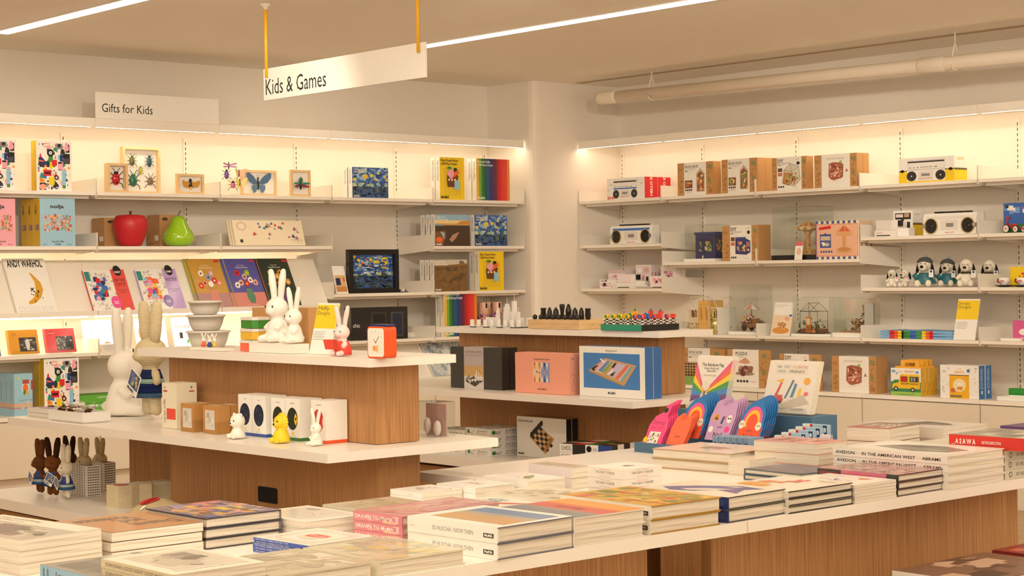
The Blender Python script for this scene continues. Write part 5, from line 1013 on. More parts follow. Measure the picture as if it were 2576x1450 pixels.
def sub(sh, x0, y0, x1, y1):
    r = []
    for q in sh:
        T = lambda x, y: (x0+x*(x1-x0), y0+y*(y1-y0))
        if q[0] == 'r': r.append(('r', *T(q[1], q[2]), *T(q[3], q[4]), q[5]))
        elif q[0] == 'p': r.append(('p', [T(*p) for p in q[1]], q[2]))
        elif q[0] == 'e': r.append(('e', *T(q[1], q[2]), q[3]*(x1-x0), q[4]*(y1-y0), q[5]))
    return r
icart('backgammon_box', 'salmon pink backgammon box between the dark and blue boxes', 'game', ZM, (1299, 987), 1295.5, 886.5, 1432, 1450, c='#f0a58c', F=sub(BKG, .33, .28, .64, .77)+[('t', 'BACKGAMMON GAME', .5, .83, .035, 'k', dict(al='c', w=.28)), ('t', 'BLUE RIBBON', .5, .09, .045, 'k', dict(al='c', w=.16))], Rt=[('t', 'DEAR+', .5, .86, .04, 'k', dict(al='c', w=.5)), ('l', [(.3, .1), (.6, .4), (.9, .1), (.3, .1)], .0012, '#8a5040'), ('l', [(.2, .45), (.5, .52), (.9, .42)], .0012, '#8a5040')], n=2)
PT = [('p', [(.06, .5), (.38, .9), (.97, .7), (.74, .08)], '#c9a070'), ('p', [(.06, .5), (.74, .08), (.74, .04), (.06, .46)], '#b58a58'), ('p', [(.12, .5), (.38, .84), (.56, .78), (.34, .42)], '#d9cfd8'), ('p', [(.4, .4), (.62, .76), (.9, .66), (.7, .18)], '#c9bcd4'), ('p', [(.3, .46), (.5, .8), (.54, .78), (.36, .43)], '#8aa850'), ('p', [(.24, .5), (.42, .82), (.48, .8), (.3, .46)], '#6a8ac0'), ('p', [(.56, .3), (.78, .7), (.84, .68), (.62, .24)], '#e8784a'), ('p', [(.66, .22), (.86, .67), (.9, .66), (.7, .18)], '#7ab0b0'), ('p', [(.12, .52), (.2, .62), (.24, .58), (.16, .48)], 'k'), ('p', [(.5, .62), (.56, .76), (.6, .74), (.54, .6)], 'k'), ('p', [(.46, .38), (.58, .5), (.52, .34)], 'k'), ('p', [(.17, .55), (.34, .82), (.38, .82), (.22, .52)], 'P')]+[('e', .3+.02*i, .86-.03*i, .022, .02, 'W') for i in range(4)]+[('e', .44+.02*i, .4+.03*i, .022, .02, 'W') for i in range(5)]+[('e', .14+.02*i, .56+.02*i, .024, .022, 'K') for i in range(5)]
icart('backgammon_box', 'white framed blue backgammon box with a game board picture', 'game', ZM, (1458, 995.7), 1457, 870.5, 1621.7, 1642, fc=dict(r='#2f6ab0', t='#2f6ab0', l='#2f6ab0'), F=[('r', .065, .17, .925, .87, '#3f82c8'), ('t', 'Backgammon', .5, .90, .045, 'k', dict(al='c', w=.17)), ('t', 'MoMA', .5, .06, .055, 'k', dict(al='c', b=.02))]+sub(PT, .1, .2, .9, .84), n=2, mat=GLOSSY)
CHB = [('p', [(.25, .5), (.46, .8), (.76, .5), (.58, .1)], '#d9b078')]+[('p', [(.29+.04*i+.048*j, .5+.055*i-.065*j), (.33+.04*i+.048*j, .555+.055*i-.065*j), (.378+.04*i+.048*j, .49+.055*i-.065*j), (.338+.04*i+.048*j, .435+.055*i-.065*j)], 'k') for i in range(5) for j in range(6) if (i+j) % 2 == 0]+[('e', .3+.035*i, .56+.05*i, .025, .07, 'K') for i in range(7)]+[('e', .58+.025*i, .2+.055*i, .025, .055, '#b5804a') for i in range(6)]
icart('chess_box', 'white boxed chess set with a tilted board picture', 'game', ZB, (1301, 1147), 1300, 1046.5, 1424, 1448, fc=dict(r='#151414', t='#a5763f', l='K'), F=CHB+[('t', 'Panisa Chess Set', .03, .87, .05, 'k', dict(w=.3, b=.01)), ('t', 'MoMA', .03, .05, .055, 'k', dict(b=.02))], n=2)
pile('black and white chess box with colored squares', 'game', (1538, 1122.7), (1430, 1112.5), (1600, 1112), slabbox('chess_box', 'W', Lf=stripes(['W', 'k', 'W', '#2f4a9a'])+[('t', 'CHESS', .03, .25, .5, 'k', dict(w=.19)), ('e', .57, .5, .05, .38, 'K'), ('t', 'Hey', .65, .3, .4, 'G', dict(w=.08))], F=stripes(['k', 'W', 'k', 'W']), Tp=[('r', x*.25, y*.25, x*.25+.25, y*.25+.25, ['k', 'W', 'D', 'Z', 'R', 'M'][(x*3+y*2) % 6]) for x in range(4) for y in range(4)]), 3, zt=.672, z0=ZB, grp='stacked chess boxes', jit=.001)
def doodle(c, seed, n=16):
    rd = random.Random(seed); s = []
    for i in range(n):
        x, y = rd.uniform(.03, .9), rd.uniform(.1, .7); s.append(('l', [(x, y), (x+.02, y+rd.uniform(.05, .2)), (x+.05, y+rd.uniform(-.1, .15)), (x+.06, y+.1)], .0012, c))
    return s
HAR = lambda ttl: [('r', 0, 0, 1, 1, 'W'), ('t', ttl, .5, .5, .3, 'k', dict(w=.26)), ('t', 'ART TO COLOR', .52, .15, .2, 'R', dict(w=.2)), ('r', .06, .2, .16, .75, 'D')]+doodle('k', 4, 12)
for i, (nr, lf, rt, yb, n, pos) in enumerate([((1233, 1081), (1166, 1074), (1312, 1074), 1150, 4, 'in front'), ((1170, 1083), (1098, 1077), (1215, 1077), 1143, 3, 'behind, partly under the middle tier')]):
    pile(f'white doodle covered puzzle box {pos}', 'puzzle', nr, lf, rt, slabbox('puzzle_box', 'W', F=HAR('Karla')+[('t', 'A PUZZLE', .03, .3, .3, 'k', dict(w=.3))], Lf=HAR('Karla'), Tp=[('n', .02, .02, .98, .98, 70, ['#b5a8a0', '#6a605a', '#d9cfc8', '#c98a80'], 6, .03, .1)]), n, yb=yb, z0=ZB, grp='doodle puzzle boxes', wfix=None if i == 0 else .19, dfix=.2 if i == 0 else .2)
# top tier: white skyline chess, pine box with black pieces, colourful chess
X0 = 6.10
def spanX(px0, px1, py, X): a = onX(px0, py, X); b = onX(px1, py, X); return a.y, b.y
ya, yb_ = spanX(1166, 1300, 822, X0-.02); w = ya-yb_
t = thing('skyline_chess_set', 'white chess set of city skyscraper pieces on a checked board', 'game', (X0-.02, ya, ZT), -pi/2)
b = MB('W'); b.box(0, 0, .0005, w, .20, .004, 'K')
for i in range(8):
    for j in range(8): b.art((w*i/8, .2*j/8, .004), (1, 0, 0), (0, 1, 0), w/8, .025, [('r', 0, 0, 1, 1, 'W' if (i+j) % 2 else 'K')])
b.art((0, 0, .0005), (1, 0, 0), (0, 0, 1), w, .0035, stripes(['W', 'K']*4)); b.put('board', PLAST, t)
def tower(x, y, h, r, steps):
    b = MB('#f2eee8'); z = .0046
    for k, (f, hh) in enumerate(steps): b.box(x-r*f, y-r*f, z, x+r*f, y+r*f, z+h*hh); z += h*hh
    b.lathe([(r*.12, 0), (.0006, h*.22)], (x, y, z), 6); b.put('piece', PLAST, t)
for i in range(8): tower_h = .036; MB('#f2eee8').lathe([(.013, .0046), (.013, .04), (0, .0404)], (w*(i+.5)/8+.0, .04, 0), 5, smooth=False).put('piece', PLAST, t)
for px, hpx, r, st in ((1254, 764, .011, [(1, .35), (.8, .25), (.6, .2), (.3, .1)]), (1277, 740, .015, [(1, .5), (.85, .2), (.55, .1)]), (1295, 726, .013, [(1, .12), (.9, .35), (.75, .3)]), (1306, 762, .009, [(1, .4), (.7, .3)])):
    q = onX(px, hpx, X0+.07); tower(ya-q.y, .085, (q.z-ZT)/1.18, r, st)
for u in (.72, .86, .1, .2): MB('#f2eee8').box(w*u, .12, .0046, w*u+.022, .14, .05).put('piece', PLAST, t)
ya, yb_ = spanX(1336, 1517, 826, X0-.03); w = ya-yb_; w *= .72
t = thing('pine_chess_box', 'pale pine chess box with rounded black chess pieces on top', 'game', (X0-.05, ya, ZT), -pi/2)
zh = .048; b = MB(); b.box(0, 0, .0006, w, .24, zh*.5).box(0, 0, zh*.53, w, .24, zh).box(.002, .002, zh*.5, w-.002, .238, zh*.53); b.put('box', PINE, t)
def turned(x, y, prof, nm, sy=1): MB('#1d1c1b').lathe(prof, (x, y, zh+.0006), 18, sy=sy).put(nm, PLAST, t)
def ball(r): return [(r*.6, 0), (r*.92, r*.35), (r, r*.9), (r*.85, r*1.5), (r*.4, r*1.9), (0, r*2)]
for i in range(8): turned(.02+i*(w-.02)/8, .03, ball(.0125), 'pawn')
tall = [[(.012, 0), (.015, .02), (.013, .045), (.015, .05), (.015, .056), (0, .056)], [(.014, 0), (.014, .02), (.012, .04), (.005, .058), (0, .06)], [(.014, 0), (.016, .02), (.013, .045), (0, .062)], [(.011, 0), (.009, .03), (.014, .065), (.014, .074), (0, .078)], [(.013, 0), (.016, .045), (.013, .055), (.006, .075), (0, .078)], [(.014, 0), (.016, .02), (.013, .045), (0, .062)], [(.014, 0), (.014, .02), (.012, .04), (.005, .058), (0, .06)], [(.012, 0), (.015, .02), (.013, .045), (.015, .05), (.015, .056), (0, .056)]]
for i in range(8): turned(.024+i*(w-.04)/7.2, .085, tall[i], 'chess_piece')
a = onZ(1614, 831, ZT); Xc = X0-.06
q = onX(1614, 828, Xc); l = onX(1511, 826, Xc); wl = l.y-q.y; r = onY(1717, 826, q.y); dr = min(r.x-Xc, .26)
t = thing('colorful_chess_set', 'bright yellow and red toy chess set on a green and black tray', 'game', (Xc, l.y, ZT), -pi/2)
b = MB('K'); b.box(0, 0, .0006, wl, dr, .03, f='#2f9a78', r='K', b='#2f5fb8', l='R', d='O', t='k')
for i in range(6):
    for j in range(6): b.art((wl*i/6, dr*j/6, .03), (1, 0, 0), (0, 1, 0), wl/6, dr/6, [('r', 0, 0, 1, 1, 'W' if (i+j) % 2 else 'k')])
b.put('tray', PAPER, t)
rd = random.Random(4)
def toy(x, y, c, c2, kind):
    b = MB(c); z = .0306; s = .011
    for k in range(4):
        for m_ in range(2): b.art((x-s+s*m_, y-s*.7-.0002, z+.0065*k), (1, 0, 0), (0, 0, 1), s, .0065, [('r', 0, 0, 1, 1, 'W' if (k+m_) % 2 else 'K')])
        for m_ in range(2): b.art((x+s+.0002, y-s*.7+s*.7*m_, z+.0065*k), (0, 1, 0), (0, 0, 1), s*.7, .0065, [('r', 0, 0, 1, 1, 'K' if (k+m_) % 2 else 'W')])
    b.box(x-s, y-s*.7, z, x+s, y+s*.7, z+.026)
    if kind == 0: b.lathe([(.011, -.007), (.011, .007)], (x, y, z+.037), 16, ax='y').lathe([(.008, .0072), (.008, .0076)], (x, y, z+.037), 12, ax='y', col=c2)
    elif kind == 1: b.box(x-.012, y-.007, z+.026, x+.012, y+.007, z+.04); [b.box(x-.012+.009*k, y-.007, z+.04, x-.006+.009*k, y+.007, z+.047) for k in range(3)]
    elif kind == 2: b.box(x-.008, y-.006, z+.026, x+.008, y+.006, z+.05, c).box(x-.012, y-.007, z+.05, x+.012, y+.007, z+.062, c).lathe([(.008, .0), (0, .014)], (x, y, z+.062), 4, c2)
    else: b.prism([(-.011, 0), (.011, 0), (.002, .026), (-.006, .022)], (x, y-.006, z+.026), (1, 0, 0), (0, 0, 1), (0, 1, 0), .012, c2)
    b.put('piece', PAPER, t)
for i in range(6):
    u = wl*(.07+.172*i)
    toy(wl*.07, dr*(.08+.168*i), 'Y', 'D', 0) if i else None
    toy(u, dr*.09, 'Y', 'D', 0) if i < 4 else toy(u, dr*.09, '#e8604a', '#3f5fb8', 0)
    toy(wl*.93, dr*(.08+.168*i), '#e8503f', '#3f5fb8', [0, 3, 0, 2, 0, 1][i]) if i else None
for i in range(5):
    toy(wl*(.25+.12*i), dr*.38, ['#f0b830', '#f0b830', '#f0b830', '#e8604a', '#e8503f'][i], 'D' if i < 3 else '#3f5fb8', [1, 3, 2, 0, 1][i]); toy(wl*(.22+.13*i), dr*.68, ['#f0b830', '#f0b830', '#d98ab0', '#e8503f', '#e8503f'][i], '#3f5fb8', [2, 0, 3, 2, 1][i])
# ================================================================ rabbit island goods
VIN = solid('white_vinyl', '#f4efe6', .5, 0, 0, .01, sss=.15); VINY = solid('yellow_vinyl', '#f2cf22', .5, sss=.1); VINP = solid('blush_vinyl', '#f3ddd8', .5, sss=.1)
def ears(b, s, z0, r, ln, sp, lean=0, bend=.02, y=0):
    for k in (-1, 1):
        b.tube([(k*sp, y, z0), (k*(sp+ln*.03), y+lean*.3, z0+ln*.3), (k*(sp+ln*.07+bend*.3), y+lean*.7, z0+ln*.7), (k*(sp+ln*.09+bend*.5), y+lean, z0+ln*.95), (k*(sp+ln*.09+bend*.5), y+lean, z0+ln)], [r*.75, r, r*1.05, r*.75, r*.3], 12)
def face(t, s, z, y, w, mat=None):
    for k in (-1, 1): MB('K').ell((k*w, y, z), (s*.012, s*.008, s*.018), n=10, m=8).put('eye', PLAST, t)
    MB('#c98a84').ell((0, y-s*.075, z-s*.045), (s*.016, s*.01, s*.012), n=10, m=8).put('nose', PLAST, t)
def rabbit(label, name, cat, loc, rz, s, mat, grp=None, sit=True, facing=True):
    """sitting rabbit figure with upright ears, total height s"""
    t = thing(name, label, cat, loc, rz, grp); b = MB()
    b.lathe([(s*.16, .001), (s*.175, s*.03), (s*.16, s*.14), (s*.12, s*.27), (s*.08, s*.33)], n=24)
    b.ell((0, -.01*s, s*.46), (s*.17, s*.15, s*.145)); b.ell((0, -.12*s, s*.42), (s*.085, s*.07, s*.06)); b.ell((0, s*.17, s*.08), s*.05)
    for k in (-1, 1):
        b.tube([(k*s*.09, -s*.08, s*.055), (k*s*.1, -s*.22, s*.045), (k*s*.1, -s*.25, s*.06)], [s*.06, s*.05, s*.045], 12); b.tube([(k*s*.12, -.02*s, s*.25), (k*s*.13, -s*.13, s*.17)], [s*.05, s*.04], 10)
    ears(b, s, s*.55, s*.05, s*.45, s*.075)
    soft(b, 'body', mat, t, s*.016, 8)
    if facing: face(t, s, s*.49, -.145*s, s*.085)
    return t
R9 = -pi/2
def hA(px, y0, X, z): return onX(px, y0, X).z-z
ZTA, ZMA, ZBA = 1.2106, .8986, .5506
# --- top tier
X0 = 3.70
a = onX(626.6, 870, X0); c = onX(733, 870, X0); r = onY(777.6, 870, c.y); dp = r.x-X0
tag(MB().box(0, 0, .0006, a.y-c.y, dp, .036).put('plinth_block', LAM, None, (X0, a.y, ZTA), R9), 'low white plinth under the two white rabbit lamps', 'plinth')
q = onX(697, 850, X0+.08); rabbit('large white rabbit lamp sitting on the low plinth', 'rabbit_lamp', 'lamp', (X0+.085, q.y, ZTA+.0365), R9, hA(700, 677, X0+.09, ZTA+.0365), VIN)
q = onX(743, 850, X0+.05); rabbit('smaller white rabbit lamp on the low plinth', 'rabbit_lamp', 'lamp', (X0+.045, q.y, ZTA+.0365), R9, hA(740, 723, X0+.05, ZTA+.0365), VIN)
a = onX(634, 774, 3.915); c = onX(776, 774, 3.915)
tag(MB(KR).box(0, 0, .0006, a.y-c.y, .09, a.z-ZTA).put('lamp_box', PAPER, None, (3.915, a.y, ZTA), R9), 'brown cardboard box standing behind the white rabbit lamps', 'box')
card('yellow and white sign card reading Miffy Designs', 'X', 3.735, ZTA, 776, 829, .19, DES('Miffy'), 14)
# reading rabbit
q = onX(853, 880, 3.70); s = hA(855, 770, 3.70, ZTA); t = rabbit('blush white rabbit figure in a red dress holding an open book', 'reading_rabbit', 'figurine', (3.715, q.y, ZTA), R9+.15, s, VINP)
MB('#e8503f').lathe([(s*.185, s*.025), (s*.178, s*.14), (s*.135, s*.27), (s*.1, s*.31)], n=24).put('dress', MATTE, t)
b = MB('#e8503f'); zb, yb2 = s*.14, -s*.22
for k in (-1, 1): b.prism([(0, 0), (k*s*.2, 0), (k*s*.2, s*.22), (0, s*.22)], (0, yb2-s*.03, zb), (1, .0, 0), (0, -.25, 1), (0, -1, 0), .004) if 0 else b.add([(0, yb2, zb), (k*s*.19, yb2-s*.07, zb), (k*s*.19, yb2-s*.13, zb+s*.2), (0, yb2-s*.06, zb+s*.2), (0, yb2+.004, zb), (k*s*.19, yb2+.004-s*.07, zb), (k*s*.19, yb2+.004-s*.13, zb+s*.2), (0, yb2+.004-s*.06, zb+s*.2)], [(0, 1, 2, 3), (7, 6, 5, 4), (0, 4, 5, 1), (1, 5, 6, 2), (2, 6, 7, 3)])
b.put('open_book', MATTE, t)
# clock
X1 = 3.672; a = onX(923.6, 822, X1); c = onX(967.4, 822, X1); w = a.y-c.y; h = a.z-ZTA; dp = onY(997, 822, c.y).x-X1
t = thing('alarm_clock', 'square orange alarm clock with a white face', 'clock', (X1, a.y, ZTA), R9)
def rr(w, h, r, n=5): return [(cx+r*cos(pi/2*k+pi/2*i/n), cy+r*sin(pi/2*k+pi/2*i/n)) for k, (cx, cy) in enumerate(((w-r, h-r), (r, h-r), (r, r), (w-r, r))) for i in range(n+1)]
b = MB('#ee5a24'); b.prism(rr(w, h, w*.14), (0, dp, .0006), (1, 0, 0), (0, 0, 1), (0, -1, 0), dp, smooth=False); b.put('case', solid('orange_plastic', '#ea5622', .35), t)
MB('N').prism(rr(w*.9, .008, .003), (w*.05, dp-.002, h), (1, 0, 0), (0, 0, 1), (0, -1, 0), dp*.8).put('top_button', solid('navy_plastic', '#28306a', .4), t)
b = MB('#f1ece0'); b.prism(rr(w*.9, h*.9, w*.11), (w*.05, 0, h*.05+.0006), (1, 0, 0), (0, 0, 1), (0, -1, 0), .0015)
num = [('t', str(12 if k == 0 else k), .5+.4*sin(2*pi*k/12), .47+.4*cos(2*pi*k/12), .06, 'G', dict(al='c')) for k in (0, 1, 2, 11)]+[('e', .5+.4*sin(2*pi*k/12), .5+.4*cos(2*pi*k/12), .01, .01, 'k') for k in range(3, 11)]
b.art((w*.05, -.0015, h*.05), (1, 0, 0), (0, 0, 1), w*.9, h*.9, num+[('e', .42, .3, .12, .1, '#f0a07a'), ('p', [(.55, .42), (.66, .4), (.64, .16), (.54, .18)], '#f0c850')]); b.put('dial', PAPER, t)
MB('k').art((w*.05, -.0022, h*.05), (1, 0, 0), (0, 0, 1), w*.9, h*.9, [('l', [(.5, .5), (.72, .72)], .0016, 'k'), ('l', [(.5, .5), (.38, .62)], .0018, 'k'), ('e', .5, .5, .03, .03, 'R')]).put('clock_hand', PAPER, t)
# stacked bowls, tubs, tiny figures
BOWL = solid('frosted_grey_plastic', '#d6d0c6', .35, sss=.1)
zc = ZTA; Xb = 3.83
for i, (w0, w1, y0, y1, lab) in enumerate([(469, 578, 816, 868, 'bottom one'), (470, 565, 772, 820, 'middle one'), (473, 557, 732, 773, 'topmost one')]):
    A = onX(w0, y0, Xb); B = onX(w1, y0, Xb); r = (onX((w0+w1)/2, y0, Xb)-Vector((0, 0, EYE))).length*(w1-w0)/2/FPX*1.02; h = [.073, .066, .058][i]; mid = onX((w0+w1)/2, y0, Xb)
    t = thing('mixing_bowl', f'frosted grey bowl with a lid in a stack of three, {lab}', 'bowl', (Xb, mid.y, zc+.0006), R9, 'stacked frosted bowls')
    MB().lathe([(r*.62, 0), (r*.7, .002), (r*.84, h*.4), (r*.93, h*.85), (r*.95, h-.012)], n=40).put('bowl', BOWL, t); MB().lathe([(r*.95, h-.0115), (r, h-.011), (r, h-.005), (r*.9, h-.003), (0, h-.003)], n=40).put('lid', BOWL, t)
    zc += h-.0018
    MB('k').art((-r*.8, -r*.915, h*.3), (1, 0, 0), (0, -.08, 1), r, h*.5, [('e', .75, .7, .03, .06, 'k'), ('e', .25, .7, .03, .06, 'k')]).put('printed_dots', PAPER, t) if 0 else None
zc = ZTA; Xc = 3.735
for i, (c, y1, lab) in enumerate([('#ee6a4a', 0, 'red one at the bottom'), ('#e8b93a', 0, 'yellow one in the middle'), ('#3f8a2c', 0, 'green one on top')]):
    A = onX(597+i*1.5, 850, Xc); h = .044; w = .12-.006*i
    t = thing('storage_tub', f'storage tub with a white lid, {lab}', 'tub', (Xc, A.y, zc+.0006), R9); oc = [(0, .02), (.014, 0), (w-.014, 0), (w, .02), (w, .07), (w-.014, .09), (.014, .09), (0, .07)]
    MB(c).prism([(x*.96+w*.02, y*.96+.002) for x, y in oc], (0, 0, 0), (1, 0, 0), (0, 1, 0), (0, 0, 1), h*.7).put('tub_body', PLAST, t); MB('#e6e0d6').prism(oc, (0, 0, h*.7+.0003), (1, 0, 0), (0, 1, 0), (0, 0, 1), h*.25).put('lid', PLAST, t); zc += h
a = onX(487, 872, 3.69); c = onX(568, 872, 3.69)
tag(MB().box(0, 0, .0006, a.y-c.y, .05, .012).put('plinth_block', LAM, None, (3.675, a.y, ZTA), R9), 'small flat white block in front of the frosted bowls', 'plinth')
for i, (px, dr, s, lab, dx) in enumerate([(507, '#ee6a3a', .055, 'orange red coat', 0), (522, '#2c4a8a', .052, 'blue patterned coat', -.008), (534, '#e8c050', .054, 'yellow coat', .012)]):
    q = onX(px, 860, 3.69+dx); t = thing('tiny_rabbit_figure', f'tiny white rabbit figure in a {lab} before the bowls', 'figurine', (3.70+dx, q.y, ZTA+.013), R9); b = MB('W')
    b.ell((0, 0, s*.5), (s*.17, s*.15, s*.15), n=14, m=8); ears(b, s, s*.58, s*.05, s*.4, s*.08); b.put('head', PLAST, t)
    b = MB(dr); b.lathe([(s*.16, .0006), (s*.17, s*.15), (s*.12, s*.38)], n=14).ell((0, -.15*s, s*.14), (s*.16, s*.06, s*.1)); b.put('coat', PLAST, t)
# --- large white lamp and knitted rabbit doll standing left of the post
q = onZ(311, 1046, ZMA); s = onX(311, 774, q.x).z-ZMA
rabbit('big white rabbit floor lamp seen from behind, left of the oak post', 'rabbit_lamp', 'lamp', (q.x, q.y, ZMA), R9+2.2, s, solid('white_vinyl_matte', '#f4eee2', .6, sss=.15), facing=False)
def knitdoll(label, loc, rz, s, c, ear, dress, bands, grp='knitted rabbit dolls', cardtag=True, arms=1):
    t = thing('knitted_rabbit', label, 'soft toy', loc, rz, grp); m1 = knit('knit_'+c.strip('#'), c); b = MB()
    for k in (-1, 1):
        b.tube([(k*s*.06, 0, s*.22), (k*s*.06, 0, s*.05), (k*s*.06, -.005, .001+s*.03)], [s*.05, s*.055, s*.04], 12); b.tube([(k*s*.07, 0, s*.4), (k*s*(.07+.08*arms), -.03*s, s*.33), (k*s*(.07+.1*arms), -.05*s, s*.3)], [s*.035, s*.035, s*.035], 10)
    b.lathe([(s*.09, s*.18), (s*.1, s*.25), (s*.06, s*.44)], n=20); b.ell((0, 0, s*.56), (s*.145, s*.14, s*.13)); b.ell((0, -.11*s, s*.53), (s*.07, s*.06, s*.05)); soft(b, 'body', m1, t, s*.016, 5)
    e = MB(); ears(e, s, s*.64, s*.052, s*.36, s*.07, bend=.01); e.put('ears', knit('knit_'+ear.strip('#'), ear), t)
    for k in (-1, 1): MB('K').ell((k*s*.075, -.125*s, s*.585), (s*.011, s*.006, s*.016), n=8, m=6).put('eye', PLAST, t)
    zz = [s*.42]+[s*(.42-.235*(j+1)/len(bands)) for j in range(len(bands))]; rads = lambda z: s*(.075+(.42-z/s)*.33)*(.55+.45*arms)
    d = MB(); mats = []
    for j, bc in enumerate(bands):
        d.slot = j; mats.append(knit('knit_'+hx_name(bc), bc)); d.lathe([(rads(zz[j+1])+.0005*j, zz[j+1]), (rads(zz[j])+.0005*j, zz[j])], n=24)
    d.put('dress', mats, t)
    if cardtag:
        g = MB('W'); g.box(-s*.08, -s*.24, s*.25, s*.1, -s*.237, s*.45); g.art((-s*.08, -s*.24, s*.25), (1, 0, 0), (0, 0, 1), s*.18, s*.2, [('r', .06, .26, .94, .94, '#4a5a8a'), ('n', .06, .26, .94, .94, 18, ['#6a7aa8', '#8a94b0', '#2c3a6a', '#c9b870'], 3, .1, .3), ('t', 'MoMA', .08, .06, .14, 'k', dict(b=.03))]); o = g.put('paper_tag', PAPER, t); o.rotation_euler = (0, .5, 0); o.location = (-.1*s*.5, 0, .02*s)
    return t
def hx_name(c): return PAL.get(c, c).strip('#')
q = onZ(382, 1054, ZMA); s = onX(400, 752, q.x).z-ZMA
knitdoll('large cream knitted rabbit in a banded blue dress behind the top tier', (q.x, q.y+.0, ZMA), R9, s*.98, '#dfcfa8', '#dfcfa8', 0, ['#27355e', '#27355e', '#9fc0b4', '#1f2f66', '#1f2f66', '#4a6a88'])
# --- boxes on the middle tier
def acart(name, label, cat, bl, x1, y1, x2, xs, **k): return carton(name, label, cat, 'X', onZ(*bl, ZMA).x, ZMA, x1, y1, x2, xs, **k)
acart('rabbit_lamp_box', 'tall cream box with a red book picture at the left of the row', 'box', (410, 1076.6), 407.3, 963, 443.5, 494.5, c='#efe6cc', F=[('t', 'nijntje miffy', .22, .12, .08, 'k', dict(rot=90)), ('r', .3, .2, .92, .44, '#e8503f'), ('r', .6, .2, .61, .44, '#b53a2c'), ('r', .1, .8, .36, .84, '#b5503f'), ('e', .2, .9, .04, .03, 'G')], Rt=[('r', .62, .8, .88, .83, '#b5503f'), ('e', .74, .9, .05, .03, 'G')])
GRID = [('l', [(0, .06*i), (1, .06*i)], .0007, '#9a6a34') for i in range(8)]+[('l', [(.1*i, 0), (.1*i, .44)], .0007, '#9a6a34') for i in range(11)]
WINF = [q for q in GRID]+[('r', .16, .14, .84, .84, '#d9d2c6'), ('n', .2, .18, .8, .8, 10, ['#c9c0b2', '#e4ddd2', '#b5aa9c'], 3, .08, .2)]
for lab, bl, x1, y1, x2, xs in (('left', (456.6, 1084.8), 454.5, 1014.5, 487.6, 511.2), ('right', (512.4, 1090), 510.4, 1019.7, 545.5, 579)):
    acart('window_box', f'small brown gridded box with a clear window, {lab} pair', 'box', bl, x1, y1, x2, xs, c='#c48f50', F=WINF, Rt=GRID, n=2, Tp=[('r', .2, .1, .9, .6, '#d9cdb8')], gap=.004)
OV = lambda bg, band, inner, nm: [('r', 0, 0, 1, .075, band), ('e', .48, .52, .37, .27, bg)]+inner+[('t', nm, .5, .88, .03, 'k', dict(al='c')), ('e', .5, .17, .07, .035, '#f0cf60'), ('t', 'BUNDLE OF LIGHT', .5, .1, .018, 'G', dict(al='c', w=.45))]
STAR = lambda x, y: ('l', [(x+.07*(1 if i % 2 == 0 else .5)*sin(pi*i/5), y+.05*(1 if i % 2 == 0 else .5)*cos(pi*i/5)) for i in range(11)], .0008, '#5a7090')
BLU = OV('#14203c', '#3a5aa0', [STAR(.35, .66), STAR(.6, .52), STAR(.45, .33)], 'boris'); GRN = OV('#1a2412', '#3f7a34', [('p', [(.84, .5), (.72, .66), (.64, .6), (.6, .5), (.64, .42), (.72, .36)], 'Y'), ('e', .72, .52, .05, .04, 'K')], 'leeuw lion'); REDO = OV('#c8342a', '#ee5a30', [('e', .84, .5, .07, .12, '#f0e8e0')], 'nijntje miffy')
for lab, bl, x1, y1, x2, xs, F, bc in (('leftmost of the two with a dark blue oval', (601.4, 1094), 599, 991.7, 633, 640, BLU, '#3a5aa0'), ('second of the two with a dark blue oval', (637, 1098), 634, 995, 667.5, 712, BLU, '#3a5aa0'), ('first of the two with a dark green oval', (685, 1103), 681.7, 1000, 716.8, 760, GRN, '#3f7a34'), ('second of the two with a dark green oval', (721, 1107.5), 717.7, 1002.5, 753.5, 806, GRN, '#3f7a34'), ('rightmost one with a red oval', (785, 1114), 782.5, 1006.5, 818.7, 874.5, REDO, '#ee5a30')):
    acart('lamp_box', f'white lamp box, {lab}', 'box', bl, x1, y1, x2, None, d=3.759-onZ(*bl, ZMA).x, F=F, Rt=[('r', 0, 0, 1, .075, bc)], gap=.002)
def onM(px, py): q = onZ(px, py, ZMA); return (q.x+.035, q.y, ZMA)
p = onM(578, 1106); s = onX(578, 1040, p[0]).z-ZMA
t = thing('bear_lamp', 'small white bear lamp in front of the brown window boxes', 'lamp', p, R9); b = MB()
b.lathe([(s*.3, .001), (s*.33, s*.06), (s*.26, s*.3), (s*.18, s*.42)], n=22); b.ell((0, 0, s*.68), (s*.33, s*.3, s*.31)); b.ell((0, -.25*s, s*.6), (s*.16, s*.1, s*.12))
for k in (-1, 1): b.ell((k*s*.24, 0, s*.93), (s*.09, s*.06, s*.09)); b.tube([(k*s*.16, -.1*s, s*.1), (k*s*.2, -.38*s, s*.09)], [s*.11, s*.1], 10)
soft(b, 'body', VIN, t, s*.025, 6)
for k in (-1, 1): MB('K').ell((k*s*.14, -.28*s, s*.74), (s*.03, s*.02, s*.04), n=10, m=8).put('eye', PLAST, t)
MB('K').ell((0, -.35*s, s*.64), (s*.045, s*.03, s*.035), n=10, m=8).put('nose', PLAST, t)
p = onM(687, 1117); s = onX(687, 1034, p[0]).z-ZMA
t = thing('lion_lamp', 'small yellow lion lamp with a spiky mane', 'lamp', p, R9); b = MB()
b.lathe([(s*.27, .001), (s*.29, s*.06), (s*.24, s*.28), (s*.15, s*.45)], n=22); b.ell((0, -.03*s, s*.64), (s*.24, s*.2, s*.23)); b.ell((0, -.2*s, s*.57), (s*.12, s*.08, s*.1))
for k in (-1, 1): b.tube([(k*s*.14, -.1*s, s*.08), (k*s*.16, -.33*s, s*.075)], [s*.09, s*.085], 10)
